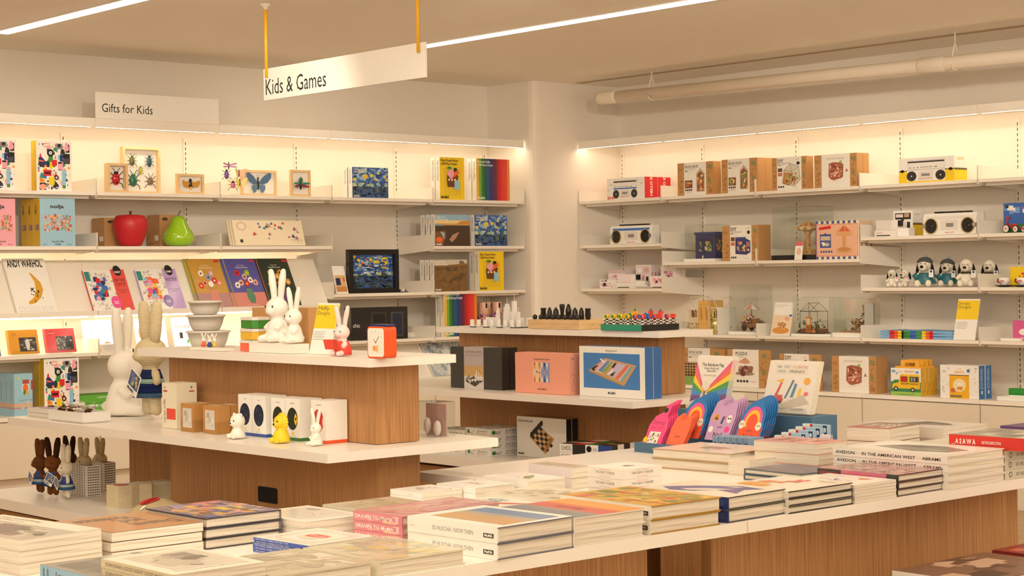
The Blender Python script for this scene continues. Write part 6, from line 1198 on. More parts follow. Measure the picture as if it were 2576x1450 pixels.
for k in range(16):
    a = 2*pi*k/16; x, z = s*.27*cos(a), s*.64+s*.26*sin(a); b.tube([(x*.7, .03*s, s*.64+(z-s*.64)*.7), (x*1.0, .05*s, z), (x*1.22, .06*s, s*.64+(z-s*.64)*1.22)], [s*.09, s*.06, s*.015], 8)
soft(b, 'body', VINY, t, s*.022, 3)
for k in (-1, 1): MB('K').ell((k*s*.1, -.215*s, s*.7), (s*.022, s*.015, s*.035), n=10, m=8).put('eye', PLAST, t)
MB('K').ell((0, -.28*s, s*.61), (s*.045, s*.025, s*.035), n=10, m=8).put('nose', PLAST, t)
p = onM(775, 1124); rabbit('small white rabbit lamp at the right end of the lamp boxes', 'rabbit_lamp', 'lamp', p, R9, onX(770, 1027, p[0]).z-ZMA, VIN)
# tray of key rings, cards, clear box at the right
c = onZ(208.6, 1066.8, ZMA); l = onX(122.5, 1058.5, c.x); r = onY(278, 1060, c.y); w = l.y-c.y; d = r.x-c.x
t = thing('display_tray', 'shallow white tray filled with rabbit key rings', 'tray', (c.x, l.y, ZMA), R9); h = .045
MB().box(0, 0, .006, w, d, .012).box(0, 0, .012, w, .004, h).box(0, d-.004, .012, w, d, h).box(0, .004, .012, .004, d-.004, h).box(w-.004, .004, .012, w, d-.004, h).box(.006, .006, .0006, w-.006, d-.006, .006).put('tray_body', PLAST, t)
rd = random.Random(12); KC = [('#6b3f24', 'brown'), ('#efe8da', 'white'), ('#6b3f24', 'brown'), ('#efe8da', 'white'), ('#efe8da', 'white'), ('#efe8da', 'white'), ('#6b3f24', 'brown')]
for i, (kc, nm) in enumerate(KC):
    x, y = w*(.12+.125*i), d*(.35+.3*(i % 2)); o = shifted((c.x, l.y, ZMA), R9, x, y, .034+.012*(i % 2))
    t = thing('rabbit_key_ring', f'small knitted {nm} rabbit key ring in the white tray, {nth[i] if i < 6 else "seventh"} from the left', 'key ring', o, R9+rd.uniform(-.8, .8)); b = MB()
    b.ell((0, 0, .012), (.016, .013, .012)); b.ell((.022, 0, .016), (.012, .011, .011))
    for k in (-1, 1): b.tube([(.03, k*.005, .018), (.045, k*.007, .022), (.056, k*.008, .024)], [.004, .006, .003], 8)
    b.put('body', knit('knit_'+kc.strip('#'), kc), t)
    b = MB('#4a6aa8' if i % 3 == 0 else '#c9c4c0'); b.ell((-.012, 0, .012), (.012, .0135, .0125)); b.put('dress', MATTE, t)
    MB('g').box(-.02, -.03, .02, .02, -.012, .0208).put('paper_tag', PAPER, t)
    MB('g').tube([(.03+.009*cos(2*pi*k/12), .009*sin(2*pi*k/12), .035) for k in range(13)], .0011, 6).put('ring', solid('chrome', '#c9c5c0', .15, metal=1), t)
pile('small stack of white edged picture cards left of the tray', 'cards', (122, 1030.5), (79, 1024.5), (168, 1022), slabbox('card_set', '#efe9de', Tp=[('r', .02, .02, .98, .98, '#a890b0'), ('n', .05, .05, .95, .95, 20, ['#d9a0a8', '#6a6a94', '#e0c8b0'], 3, .1, .3)]), 5, yb=1053, z0=ZMA+.0005, grp='picture card sets', wfix=.075)
c = onZ(1099, 1102, ZMA); l = onX(1056, 1098, c.x); w = l.y-c.y; h = onX(1099, 1015, c.x).z-ZMA
t = thing('clear_gift_box', 'clear plastic gift box with a pink rabbit behind the oak post', 'box', (c.x, l.y+.03, ZMA), R9); w += .03
b = MB()
for q in ((0, 0, w, .002), (0, .088, w, .09), (0, .002, .002, .088), (w-.002, .002, w, .088)): b.box(q[0], q[1], .001, q[2], q[3], h)
b.box(0, 0, h, w, .09, h+.002); b.put('clear_cover', CLEAR, t)
MB('#c9a8a0').box(.006, .05, .001, w-.006, .056, h*.94).put('card_insert', PAPER, t); MB('#ecdcd8').ell((w*.3, .03, h*.3), (.016, .014, .03)).ell((w*.75, .03, h*.25), (.016, .014, .028)).put('rabbit_charm', PLAST, t)
# --- bottom tier
DB = ['#4a5aa0', '#4a5aa0', '#3f4f94', '#aebfc0', '#3a5a84']
def kd(label, px, py, ytop, c, ear, rz=0, z=ZBA, cardtag=True):
    q = onZ(px, py, ZBA); s = (onX(px, ytop, q.x).z-z); return knitdoll(label, (q.x, q.y, z), R9+rz, s, c, ear, 0, DB, cardtag=cardtag)
kd('brown knitted rabbit in a blue dress at the far left of the group', 102, 1243, 1105, '#6e4220', '#6e4220', -.1)
kd('brown knitted rabbit with dark ears, second from the left', 134, 1250, 1101, '#7a4a24', '#3f2414', .4)
kd('brown knitted rabbit with dark ears standing at the back', 176, 1229, 1097, '#4f2f1a', '#3a2112', .2, cardtag=False)
kd('white knitted rabbit in a blue dress at the front of the group', 168, 1257, 1119, '#e9dfc8', '#e9dfc8', -.1)
def perf(label, nb, xl, xr, ytop):
    c = onZ(*nb, ZBA); l = onX(xl, nb[1]-6, c.x); r = onY(xr, nb[1]-3, c.y); w = l.y-c.y; d = r.x-c.x; h = onX(nb[0], ytop, c.x).z-ZBA
    t = thing('perforated_bin', label, 'bin', (c.x, l.y, ZBA), R9); b = MB()
    for q in ((0, 0, w, .002), (0, d-.002, w, d), (0, .002, .002, d-.002), (w-.002, .002, w, d-.002)): b.box(q[0], q[1], .001, q[2], q[3], h)
    b.box(.002, .002, .001, w-.002, d-.002, .003); b.slot = 1; n = 12
    for i in range(7):
        for k in range(n):
            u, z = (i+.9)/7.8, h*(k+.7)/(n+.4); r_ = .0032
            for f in (lambda a, zz: (w*u+a, -.0004, z+zz), lambda a, zz: (w+.0004, d*u+a, z+zz)): b.poly([f(r_*cos(pi*j/4), r_*sin(pi*j/4)) for j in range(8)])
    b.put('bin_body', [STEEL, solid('perforation', '#5a5048', .9)], t); return c, l, w, d, h
for lab, nb, xl, xr, yt, dl in (('white perforated metal bin in front, holding a cream knitted rabbit', (219, 1252), 172, 253, 1174, 'cream knitted rabbit sitting in the front perforated bin'), ('white perforated metal bin partly hidden behind, holding a rabbit', (262, 1237), 215, 292, 1166, 'cream knitted rabbit sitting in the rear perforated bin')):
    c, l, w, d, h = perf(lab, nb, xl, xr, yt); s = onX(221 if d and 'front' in dl else 262, 1103, c.x+d/2).z-ZBA-.005
    knitdoll(dl, (c.x+d*.5, (c.y+l.y)/2, ZBA+.0055), R9, s, '#d8c49c', '#d8c49c', 0, DB, cardtag=False, arms=-.25)
c = onZ(292, 1284, ZBA); l = onX(254, 1276, c.x); yy = onX(254, 1222, c.x).z-ZBA; n = 14
for i in range(n):
    b = MB('#ece0c2'); o = [(-.05, 0), (.05, 0), (.055, .06), (.045, .1), (.06, .15), (.03, .17), (.045, .26), (.02, .27), (.005, .18), (-.005, .18), (-.02, .27), (-.045, .26), (-.03, .17), (-.06, .15), (-.045, .1), (-.055, .06)]
    b.prism(o, (0, 0, 0), (1, 0, 0), (0, 1, 0), (0, 0, 1), yy/n-.0006, '#f2eada', '#e4d4ae')
    if i == 0: b.art((-.05, .01, yy/n-.0006), (1, 0, 0), (0, 1, 0), .1, .1, [('e', .5, .3, .42, .28, '#d8433a'), ('p', [(.4, .4), (.7, .5), (.5, .7)], '#2c3a6a'), ('e', .5, .72, .2, .14, 'W')])
    o = b.put('shaped_card', PAPER, None, (c.x+.03, (c.y+l.y)/2+.02, ZBA+yy*(n-1-i)/n), R9); tag(o, ('topmost rabbit shaped card of the stack beside the tote bags, with a red print' if i == 0 else 'cream edged rabbit shaped card in the stack beside the tote bags'), 'card', 'rabbit shaped cards')
# folded tote bags
CANV = solid('natural_canvas', '#cdb88e', .9, .35, .002, .05, nscale=320)
def tote(label, x, px, py, w, d, z0, pr):
    q = onX(px, py, x); rz = R9; blx = px
    t = thing('tote_bag', label, 'tote bag', (x, q.y, z0), rz, 'folded tote bags'); b = MB(); n = 16; V = []; rd = random.Random(int(blx)); F = []
    hgt = lambda u, v: .006+max(0, .07*sin(pi*min(1, v*1.15))**.8*(.5+.5*sin(u*3.1))+.03*sin(u*6.5+.6+v)*v)*max(0, min(1, 8*u, 8*(1-u), 8*(1-v), 9*v))
    for top in (1, 0):
        for j in range(n+1):
            for i in range(n+1): u, v = i/n, j/n; V.append((u*w, v*d, (hgt(u, v)+.008 if top else .0006)))
    N = (n+1)**2
    for j in range(n):
        for i in range(n): a = j*(n+1)+i; F += [(a, a+1, a+n+2, a+n+1), (N+a, N+a+n+1, N+a+n+2, N+a+1)]
    rim = [i for i in range(n+1)]+[(j*(n+1)+n) for j in range(1, n+1)]+[n*(n+1)+i for i in range(n-1, -1, -1)]+[j*(n+1) for j in range(n-1, 0, -1)]
    for k in range(len(rim)): a, c2 = rim[k], rim[(k+1) % len(rim)]; F.append((N+a, N+c2, c2, a))
    b.add(V, F, 'I', True); b.put('bag_body', CANV, t)
    if pr:
        p_ = MB(); fz = lambda u, v: hgt(u, v)+.0095
        for cx, cy, rx, ry, c in ((.25, .3, .13, .12, '#d8342c'), (.25, .3, .03, .12, '#b5281f'), (.36, .14, .03, .04, 'W')): p_.poly([(w*(cx+rx*cos(2*pi*k/20)), d*(cy+ry*sin(2*pi*k/20)), fz(cx+rx*cos(2*pi*k/20), cy+ry*sin(2*pi*k/20))+.002) for k in range(20)], c)
        p_.put('print', MATTE, t)
    h = MB(); h.tube([(w*.9, d*.3, .03), (w*1.12, d*.32, .05), (w*1.2, d*.5, .03), (w*1.1, d*.66, .045), (w*.9, d*.68, .03)], .009, 8); h.put('handle', CANV, t); return t
tote('folded natural canvas tote bag with a red print on the bottom tier', 3.425, 296, 1292, .34, .31, ZBA+.001, True)
tote('folded natural canvas tote bag lying behind the printed one', 3.44, 489, 1330, .25, .29, ZBA+.001, False)
# ================================================================ foreground table: stacks of art books
def book(c, Tp=(), orient='l', sp='l', S=(), hard=True, mat=None, spc=None, name='art_book', edge=None):
    """cover (boards + spine) and page block; sp = side carrying the spine (l, f, b or r)"""
    def mk(w, d, t):
        e = bpy.data.objects.new(name, None); COL.objects.link(e); e.empty_display_size = .05
        bt = .0032 if hard else .0008; ov = .004 if hard else .0004; b = MB(c)
        b.box(0, 0, 0, w, d, bt, edge or c, d=c); b.box(0, 0, t-bt, w, d, t, edge or c, t=c); st = .004 if hard else .0012; s = spc or c
        q = dict(l=(0, 0, bt, st, d, t-bt), r=(w-st, 0, bt, w, d, t-bt), f=(0, 0, bt, w, st, t-bt), b=(0, d-st, bt, w, d, t-bt))[sp]
        b.box(*q, s)
        if sp == 'l': b.poly([(-.0004, d, 0), (-.0004, 0, 0), (-.0004, 0, t), (-.0004, d, t)], s); b.art((-.0005, d, 0), (0, -1, 0), (0, 0, 1), d, t, S)
        if sp == 'f': b.poly([(0, -.0004, 0), (w, -.0004, 0), (w, -.0004, t), (0, -.0004, t)], s); b.art((0, -.0005, 0), (1, 0, 0), (0, 0, 1), w, t, S)
        topart(b, w, d, t, Tp, orient); b.put('cover', mat or GLOSSY, e)
        x0, y0, x1, y1 = ov, ov, w-ov, d-ov
        if sp == 'l': x0 = st
        if sp == 'r': x1 = w-st
        if sp == 'f': y0 = st
        if sp == 'b': y1 = d-st
        MB('W').box(x0, y0, bt+.0001, x1, y1, t-bt-.0001).put('page_block', PAGES, e); return e
    return mk
def photo(seed, cols, x0=0, y0=0, x1=1, y1=1, n=40, bg=None, a=.08, b=.3): return ([('r', x0, y0, x1, y1, bg)] if bg else [])+[('n', x0, y0, x1, y1, n, cols, seed, a, b)]
GR = ['#6a6764', '#8d8a86', '#a8a49e', '#4f4c49', '#c4c0b8']
BK = lambda *a, **k: pile(a[0], 'book', a[1], a[2], a[3], a[4], a[5], grp=k.pop('grp', 'stacked art books'), **k)
MO = lambda x, y, h, c='k', rot=0: [('t', 'MoMA', x, y, h, c, dict(b=.03, rot=rot))]
BK('thick white art book with a square blue and tan sky picture', (1251.5, 1328), (1049, 1294), (1443, 1298.7), book('#f1ede4', [('r', .12, .16, .93, .90, '#c9a070'), ('r', .12, .62, .93, .90, '#6a88b0'), ('r', .12, .54, .93, .64, '#a5a098'), ('r', .12, .46, .93, .55, '#c0a684'), ('l', [(.5, .16), (.48, .9)], .0016, '#8a7a64')], 'l', S=[('t', 'ED RUSCHA / NOW THEN', .29, .36, .27, 'G', dict(w=.45)), ('t', 'MoMA', .03, .4, .12, 'g'), ('r', .85, .3, .96, .58, 'k'), ('t', 'MoMA', .862, .36, .17, 'W', dict(b=.03, w=.086))], edge='#6a6a7a'), 2, yb=1411.3)
BK('art book with orange, red and grey sky bands on the cover', (1443.4, 1304), (1281, 1273), (1623.4, 1279.3), book('#efe9de', stripes(['#8a8a8c', '#7a7f88', '#9a8a88', '#c0605a', '#cf5048', '#c84a44', '#e07a3c', '#eea04a', '#f0a850'], 0, 1)[0:0]+[('r', 0, 0, 1, .36, '#7a8088'), ('r', 0, .28, 1, .4, '#8f8684'), ('r', 0, .38, 1, .66, '#cf564a'), ('r', 0, .62, 1, .72, '#dd7a48'), ('r', 0, .7, 1, 1, '#eea24a'), ('n', .3, .46, .7, .58, 8, ['#a8443f', '#8a3a3a'], 4, .03, .1)], 'l'), 2, yb=1377.5)
BK('yellow flower painting art book with ochre boards', (1638, 1274), (1412.4, 1244), (1813.7, 1250.3), book('#ece4d4', [('r', 0, 0, 1, 1, '#d9a440')]+photo(5, ['#e0b040', '#d98a3c', '#c9b450', '#a89a48', '#e8c468', '#d9704a', '#8a8a48'], n=90, a=.06, b=.22), 'l', S=[('r', .86, .3, .97, .62, 'k'), ('t', 'MoMA', .875, .38, .16, 'W', dict(w=.08))], edge='#b08424'), 2, yb=1347)
BK('art book with a purple blue cutout figure on a cream cover', (1831.6, 1251.8), (1628.6, 1223.4), (1976.3, 1229.5), book('#efe6d6', [('r', .05, .06, .95, .94, '#ece2d0'), ('p', [(.1, .3), (.3, .6), (.62, .86), (.9, .8), (.8, .6), (.9, .3), (.62, .42), (.5, .2), (.3, .12)], '#5a5896'), ('p', [(.3, .3), (.5, .5), (.72, .6), (.6, .4), (.42, .24)], '#e8dcc8'), ('p', [(.5, .72), (.7, .8), (.66, .7)], '#e8dcc8')], 'l', S=[('r', .8, .25, .96, .75, '#3a4a80')], spc='#22306a', edge='#3a3834'), 2, yb=1316.8)
SPL = [('n', .05, .05, .5, .4, 24, ['#e8a840', '#eeb450', '#e09038'], 3, .08, .24), ('n', .1, .4, .5, .6, 14, ['#e8803c', '#e8943c'], 5, .05, .14), ('n', .3, .6, .6, .85, 10, ['#e0604a', '#e87058'], 6, .03, .1), ('t', 'Outbreak', .65, .84, .05, 'G', dict(w=.25)), ('l', [(.62, .7), (.8, .9)], .002, '#d9604a')]
BK('cream art book splashed with orange and yellow paint, black boards', (1983, 1237.2), (1813, 1218.5), (2145, 1214), book('#ece2d0', SPL, 'l', edge='#2a2622', spc='#d9cfc0'), 3, yb=1294)
BK('thin white paperback with an orange mark between thicker stacks', (2060, 1232), (1960, 1207), (2253.8, 1208), book('#efe8de', [('n', .1, .2, .9, .8, 16, ['#d9d0c8', '#b5a8b0', '#e0d8cc'], 4, .04, .12), ('e', .7, .3, .08, .06, '#d9703a'), ('p', [(.3, .5), (.5, .6), (.45, .48)], '#7a78a0')], 'f', sp='b', hard=False), 6, zt=0.819, pos=(4.462, 3.447, 0.215, 0.27))
BK('dark spined art book with a pink patterned glossy cover', (2259, 1195.5), (2066.5, 1176), (2373, 1178.5), book('#c98a8c', [('r', 0, 0, 1, 1, '#c88488')]+photo(7, ['#d9a0a0', '#b5606a', '#e0b8a8', '#a8806a', '#7a9a80', '#c9747c', '#e8c8b0', '#8a4a50'], n=120, a=.03, b=.12), 'l', S=[('r', .3, 0, .86, 1, '#c96a8a'), ('n', .36, .1, .82, .9, 10, ['#e0703a', '#e86a4a', '#d9508a'], 3, .05, .12), ('r', .86, 0, 1, 1, '#243028'), ('t', 'YAYOI KUSAMA', .03, .25, .34, '#c8323c', dict(w=.25, b=.02))], spc='#321620', edge='#3a1a22', mat=WRAP), 3, yb=1250.6)
BK('large white photo art book with black serif spine lettering', (2382, 1148), (2115.6, 1122.6), (2526.5, 1128), book('#ece6dc', [('l', [(.03, .05), (.97, .05), (.97, .95), (.03, .95), (.03, .05)], .0016, '#4a4640'), ('p', [(.16, .4), (.3, .7), (.6, .78), (.9, .6), (.86, .3), (.6, .2), (.4, .3)], '#8d867c'), ('p', [(.2, .5), (.34, .66), (.6, .7), (.52, .5)], '#5f5a52'), ('p', [(.6, .4), (.8, .5), (.76, .3)], '#a8a094')], 'l', S=[('t', 'AVEDON · · IN THE AMERICAN WEST · · ABRAMS', .03, .32, .36, 'K', dict(w=.92, b=.02))]), 4, yb=1233.4)
BK('glossy shrink wrapped art book with a pale green painting at the table edge', (952, 1414), (759, 1378.8), (1170.5, 1382), book('#e6dfc4', photo(8, ['#c9c4a0', '#b0b49a', '#d9d4b8', '#a0aa90', '#d9c880', '#c4bca0'], n=50, bg='#d4cfae'), 'l', S=[('t', 'MATISSE GARDEN  1932  MoMA', .1, .35, .3, 'k', dict(w=.8))], mat=WRAP), 1, zt=0.799, pos=(2.605, 3.455, 0.275, 0.32))
BK('shrink wrapped tan photo art book in front of the blue spined booklets', (690, 1449), (560, 1403), (942.6, 1421), book('#d9cfb8', photo(9, ['#b5aa90', '#c9bea4', '#a89c84', '#d9cfb8', '#e6dfcc'], n=40, bg='#c4b99c'), 'l', mat=WRAP), 1, zt=0.8, pos=(2.302, 3.455, 0.285, 0.32))
BK('white art book with grey animal photo and serif spine title', (434, 1446), (246, 1406), (687, 1418), book('#e4dccb', [('r', .1, .14, .84, .92, '#c9c1b0')]+photo(10, ['#8a8276', '#a89f90', '#6f675c', '#b8af9e'], .16, .2, .8, .8, 26)+[('t', 'Good Night Good Morning', .88, .9, .05, '#a89c88', dict(rot=-90))], 'l', S=[('t', 'JOAN JONAS: GOOD NIGHT GOOD MORNING', .06, .3, .42, '#6a6050', dict(w=.9))], spc='#cfc09a', hard=False), 2, zt=0.838, pos=(2.033, 3.455, 0.245, 0.325), z0=0.7945)
BK('grey photo book with a sky blue spine in the lower left corner', (300, 1478), (93, 1419), (470, 1440), book('#8d867c', photo(11, ['#6f6a62', '#a09a90', '#c4beb4', '#57524c'], n=40, bg='#88827a'), 'l', S=[('t', 'Inventing the Modern', .16, .3, .45, '#4a5a66', dict(w=.9)), ('r', .03, .2, .045, .8, '#4a6a80'), ('r', .07, .2, .085, .8, '#4a6a80')], spc='#86b4d0', hard=False), 1, zt=0.794, pos=(2.016, 3.54, 0.27, 0.52))
BK('thick paperback with grey landscape photo at the left edge', (49.4, 1358.6), (-130, 1312), (255, 1329.7), book('#e4dbc8', [('r', .0, .3, .9, 1, '#b5ac9c')]+photo(12, ['#7a746a', '#98917f', '#6a645a', '#c4bca8'], .0, .34, .8, .96, 22, a=.12, b=.4)+[('t', 'Photographs and Work', .5, .1, .06, '#7a7264', dict(w=.42)), ('t', 'Los Angeles', .6, .2, .05, '#8a8274', dict(w=.3))], 'r', sp='b', hard=False), 3, zt=0.852)
BK('kraft brown paperback with bold grey lettering upside down', (277.6, 1341.8), (120, 1313), (508.6, 1311.2), book('#b5804f', [('t', 'Design', .08, .6, .2, '#5f4a3a', dict(b=.03, w=.5)), ('t', 'and', .3, .38, .18, '#5f4a3a', dict(b=.03, w=.26)), ('t', 'Violence', .3, .14, .2, '#5f4a3a', dict(b=.03, w=.62))], 'b', sp='r', hard=False, edge='#6a4a34'), 3, zt=0.838, pos=(2.258, 4.14, 0.275, 0.31, -0.0))
BK('hardcover art book with a busy purple and yellow painted cover', (518.7, 1305), (352, 1280.5), (707.5, 1282), book('#7a6a80', photo(13, ['#6a6a9a', '#9a8ab0', '#c9a060', '#d98a7a', '#4a4a6a', '#e0c050', '#8a6a50', '#b5a8b8', '#d9a098'], n=110, a=.06, b=.24), 'r', sp='r', edge='#3a3840'), 3, yb=1384)
BK('white photo book with a grey square picture behind the painted hardcover', (730.7, 1322), (588, 1296), (902, 1293), book('#eae3d8', [('r', .1, .12, .8, .92, '#cfc8bc'), ('e', .3, .8, .1, .08, '#9a9286'), ('l', [(.2, .5), (.5, .6), (.75, .4), (.4, .3)], .002, '#a89068'), ('t', 'COMPLETE WORKS', .84, .85, .05, '#a89c8c', dict(rot=-90))], 'l', sp='r', hard=False), 3, zt=0.818, pos=(2.8, 4.05, 0.215, 0.29))
BK('white soup themed booklet with blue spine and red label', (776, 1373.5), (657, 1348.5), (940, 1349), book('#ece6da', [('l', [(.12, .1), (.9, .1), (.9, .9), (.12, .9), (.12, .1)], .0018, '#b06a60'), ('l', [(.18, .18), (.84, .18), (.84, .82), (.18, .82), (.18, .18)], .0014, '#b06a60'), ('e', .52, .5, .22, .2, '#dcd4c6'), ('p', [(.34, .56), (.4, .66), (.66, .64), (.7, .52), (.56, .46), (.38, .46)], '#d8453a'), ('t', "Campbell's", .52, .53, .06, 'W', dict(al='c', w=.26))], 'l', S=[('t', "ANDY WARHOL  CAMPBELL'S SOUP CANS   MoMA", .04, .2, .55, '#d9dcea', dict(w=.6))], spc='#2f55b0', hard=False), 5, zt=.76+.040)
BK('pink patterned book reading Drawn to MoMA on its spine', (1010.6, 1299.9), (903.6, 1281.9), (1260, 1264), book('#e0949c', photo(14, ['#e8a8ac', '#d9808c', '#e8c0a8', '#f0b8b8', '#e0a0a0'], n=60, bg='#e29ba0'), 'l', S=[('n', 0, 0, 1, 1, 14, ['#d97888', '#e8b8a0', '#e09098'], 4, .1, .3), ('t', 'DRAWN TO MoMA', .04, .28, .42, 'W', dict(w=.78, b=.01)), ('r', .88, .15, .93, .85, '#f0c8c8')], spc='#dc8490', mat=WRAP), 3, zt=0.84)
BK('crinkled shrink wrapped pale book behind the pink books', (905, 1291), (794, 1268), (1062, 1262), book('#d6cdb4', photo(15, ['#c9bf9f', '#e0d8bc', '#b5ab8c', '#d9d0b0'], n=40), 'l', mat=WRAP), 2, zt=0.825, pos=(3.025, 4.03, 0.25, 0.25))
BK('white boxed book reading City on its end', (1057.9, 1242.5), (960.4, 1232.3), (1172.7, 1232), book('#efe9e2', [('n', .15, .3, .6, .8, 12, ['#c9b8a8', '#b5a898', '#d9cfc4'], 4, .06, .16), ('e', .82, .85, .03, .03, 'k')], 'l', S=[('t', 'CITY', .55, .2, .3, '#b5aca0', dict(w=.18))], hard=False), 2, zt=0.795, pos=(3.54, 4.46, 0.17, 0.165))
BK('white box book with small brown print beside the City book', (1176, 1232), (1078, 1220), (1287.6, 1217.7), book('#efe9e2', [('n', .3, .4, .7, .6, 16, ['#b59a90', '#c9b0a8'], 4, .04, .12), ('e', .12, .85, .03, .03, 'k')], 'l', hard=False), 2, zt=0.8, pos=(3.716, 4.4, 0.17, 0.2))
BK('white square book with a green feather picture', (1327, 1211), (1209, 1197.4), (1421.5, 1200.8), book('#f1ece4', [('p', [(.45, .8), (.62, .64), (.8, .3), (.66, .28), (.5, .5)], '#8a9a60'), ('e', .5, .34, .03, .02, 'k')], 'l', hard=False), 2, yb=1248)
BK('shrink wrapped thick white book at the back of the table', (1443, 1177), (1313.5, 1168), (1480, 1171.2), book('#e8e0d0', photo(16, ['#e8e0c8', '#f0e8d4', '#d9cfb4'], n=24), 'l', spc='#e6dcdc', edge='#d9c9a0', hard=False, mat=WRAP), 2, zt=0.834, pos=(4.12, 4.37, 0.085, 0.22))
NY = [('t', 'CARTOONS FROM', .5, .78, .1, '#c8707a', dict(al='c', w=.3)), ('t', 'THE NEW YORKER', .5, .42, .26, '#6a6058', dict(al='c', w=.55)), ('t', 'FOR EVERYONE', .5, .14, .1, '#c89098', dict(al='c', w=.3))]
pile('white boxed card set reading The New Yorker', 'box', (1565.5, 1182), (1480.7, 1172), (1664.8, 1170.7), slabbox('card_set_box', '#ece4da', F=[(q[0], q[1], q[2], 1-q[3], q[4], q[5], dict(w=q[6]['w'], rot=0, al='c')) if 0 else q for q in NY], Lf=NY, Tp=[('n', .4, .4, .7, .7, 8, ['#6a6058', '#a89c90'], 3, .04, .14)], orient='l'), 3, yb=1262, grp='boxed card sets')
BK('large spiral bound patterned calendar lying flat', (1420, 1262), (1254, 1231.5), (1565, 1240), book('#ddd3bc', [('n', .05, .1, .95, .9, 30, ['#c9bea4', '#b8ad94', '#e6dfcc'], 4, .05, .14)]+[('r', .1+.12*i, .4+.1*(i % 3), .16+.12*i, .55+.1*(i % 3), '#b5aa98') for i in range(6)]+[('e', .98, .04*i+.02, .006, .008, 'k') for i in range(24)], 'l', sp='b', hard=False), 1, zt=.76+.03, dfix=.35, wfix=.25)
BK('white card folder with a red chili and blue print behind the sky picture book', (1290, 1277), (1160, 1258), (1400, 1256), book('#ece6da', [('n', .1, .45, .5, .85, 40, ['#6a90a8', '#88a8b8', '#a8b8b8'], 4, .03, .1), ('p', [(.5, .3), (.66, .5), (.9, .7), (.8, .4), (.6, .2)], '#d8503f'), ('p', [(.3, .4), (.46, .5), (.42, .36)], '#7a8a50')], 'l', sp='b', hard=False), 1, zt=.76+.02, pos=(3.58, 4.07, 0.14, 0.25))
BK('large cream art book with a green feather oval on the cover', (1835.7, 1142.5), (1648, 1124.6), (1962.6, 1124.6), book('#e6dccb', [('p', [(.3, .3), (.36, .6), (.52, .76), (.68, .66), (.72, .5), (.56, .34)], '#d9cdb4'), ('n', .36, .36, .66, .7, 22, ['#8a9a5a', '#a8a070', '#c9906a', '#7a8a4a'], 4, .06, .14)], 'b', sp='r', spc='#8a3a34', edge='#b89a70'), 2, yb=1192.8, dfix=.36, wfix=.30)
BK('thick white book lying behind the feather oval book', (1925, 1146), (1800, 1128), (2028.6, 1128.8), book('#e4d9c4', (), 'b', sp='r', hard=False), 1, zt=0.82, pos=(4.8, 4.172, 0.15, 0.1))
BK('pink covered book with black capitals on thick cream page blocks', (2055.9, 1118.4), (1876.6, 1105.8), (2157.7, 1104), book('#e8a49c', [('t', 'TINY', .2, .66, .16, '#8a4a48', dict(w=.5)), ('t', 'TOUGH', .2, .42, .16, '#8a4a48', dict(w=.62)), ('t', 'UNISONT', .2, .18, .16, '#8a4a48', dict(w=.6))], 'b', sp='r', hard=False), 3, zt=.76+.115, wfix=.19, dfix=.275)
BK('thin dark blue board book with a purple grey sheen', (2012, 1193.5), (1874, 1175), (2139, 1178), book('#6a6272', [('n', 0, 0, 1, 1, 20, ['#706878', '#645c6e'], 4, .2, .4)], 'l', sp='b', edge='#3a5664', mat=GLOSSY), 2, zt=.76+.04, wfix=.22, dfix=.26)  # purple grey sheen is painted into the cover colour
BK('brown covered book with white block lettering and rainbow page edges', (2237, 1079.6), (2083.6, 1070.8), (2314, 1067.5), book('#8a5a48', [('r', .6, 0, 1, 1, '#b56a58'), ('t', 'DESIGNS', .12, .62, .2, 'W', dict(w=.7, b=.03)), ('t', 'FOR', .2, .38, .18, 'W', dict(w=.4, b=.03)), ('t', 'LIFE', .2, .14, .18, 'W', dict(w=.46, b=.03))], 'b', sp='r', hard=False), 3, zt=.76+.15, dfix=.175)
BK('white book with a dark photo near the low cabinets', (2373.8, 1078.5), (2180, 1062), (2484, 1066.4), book('#e6dcd4', [('p', [(.3, .3), (.4, .8), (.7, .7), (.86, .5), (.7, .36)], '#6a5f58'), ('p', [(.5, .3), (.6, .6), (.8, .4)], '#8f857c'), ('t', 'PORTRAITS', .3, .12, .05, 'G', dict(w=.4))], 'l', sp='b', hard=False), 3, zt=.76+.13)
c = BK('red art book with white spine lettering at the right edge', (2640, 1110), (2393, 1083), (2740, 1090), book('#a8a294', photo(18, ['#8d877a', '#b5ae9e', '#7a7468', '#c9c2b2'], n=30, bg='#9d9688'), 'l', S=[('t', 'RUTH', .035, .2, .12, 'W', dict(w=.04)), ('t', 'A S A W A', .08, .3, .4, 'W', dict(w=.26, b=.03)), ('t', 'RETROSPECTIVE', .42, .38, .22, 'W', dict(w=.24, b=.01))], spc='#d8352a', edge='#d8352a', mat=PAPER), 1, zt=0.908, pos=(5.305, 3.36, 0.3, 0.31, 0.05), z0=0.8632)
BK('white book with eye doodled spine under the red book', (2700, 1150), (2395, 1110), (2790, 1125), book('#d9d2c0', (), 'f', sp='f', S=[('e', .1, .5, .03, .3, 'k'), ('e', .1, .5, .02, .2, 'W'), ('e', .1, .5, .006, .1, 'k'), ('t', 'SO BOOKS FOR', .2, .3, .35, 'k', dict(w=.4)), ('e', .52, .5, .03, .3, 'k'), ('e', .52, .5, .02, .2, 'W'), ('e', .52, .5, .006, .1, 'k'), ('t', 'SO BOOKS', .62, .3, .35, 'k', dict(w=.3))]), 3, zt=0.862, z0=.7605, pos=(5.3, 3.45, 0.34, 0.42))
BK('purple covered book at the right edge behind the red book', (2600, 1095), (2515, 1071), (2700, 1078), book('#5a3a72', [('e', .4, .4, .1, .1, 'P')], 'l'), 3, zt=0.9, pos=(5.762, 3.47, 0.3, 0.3))
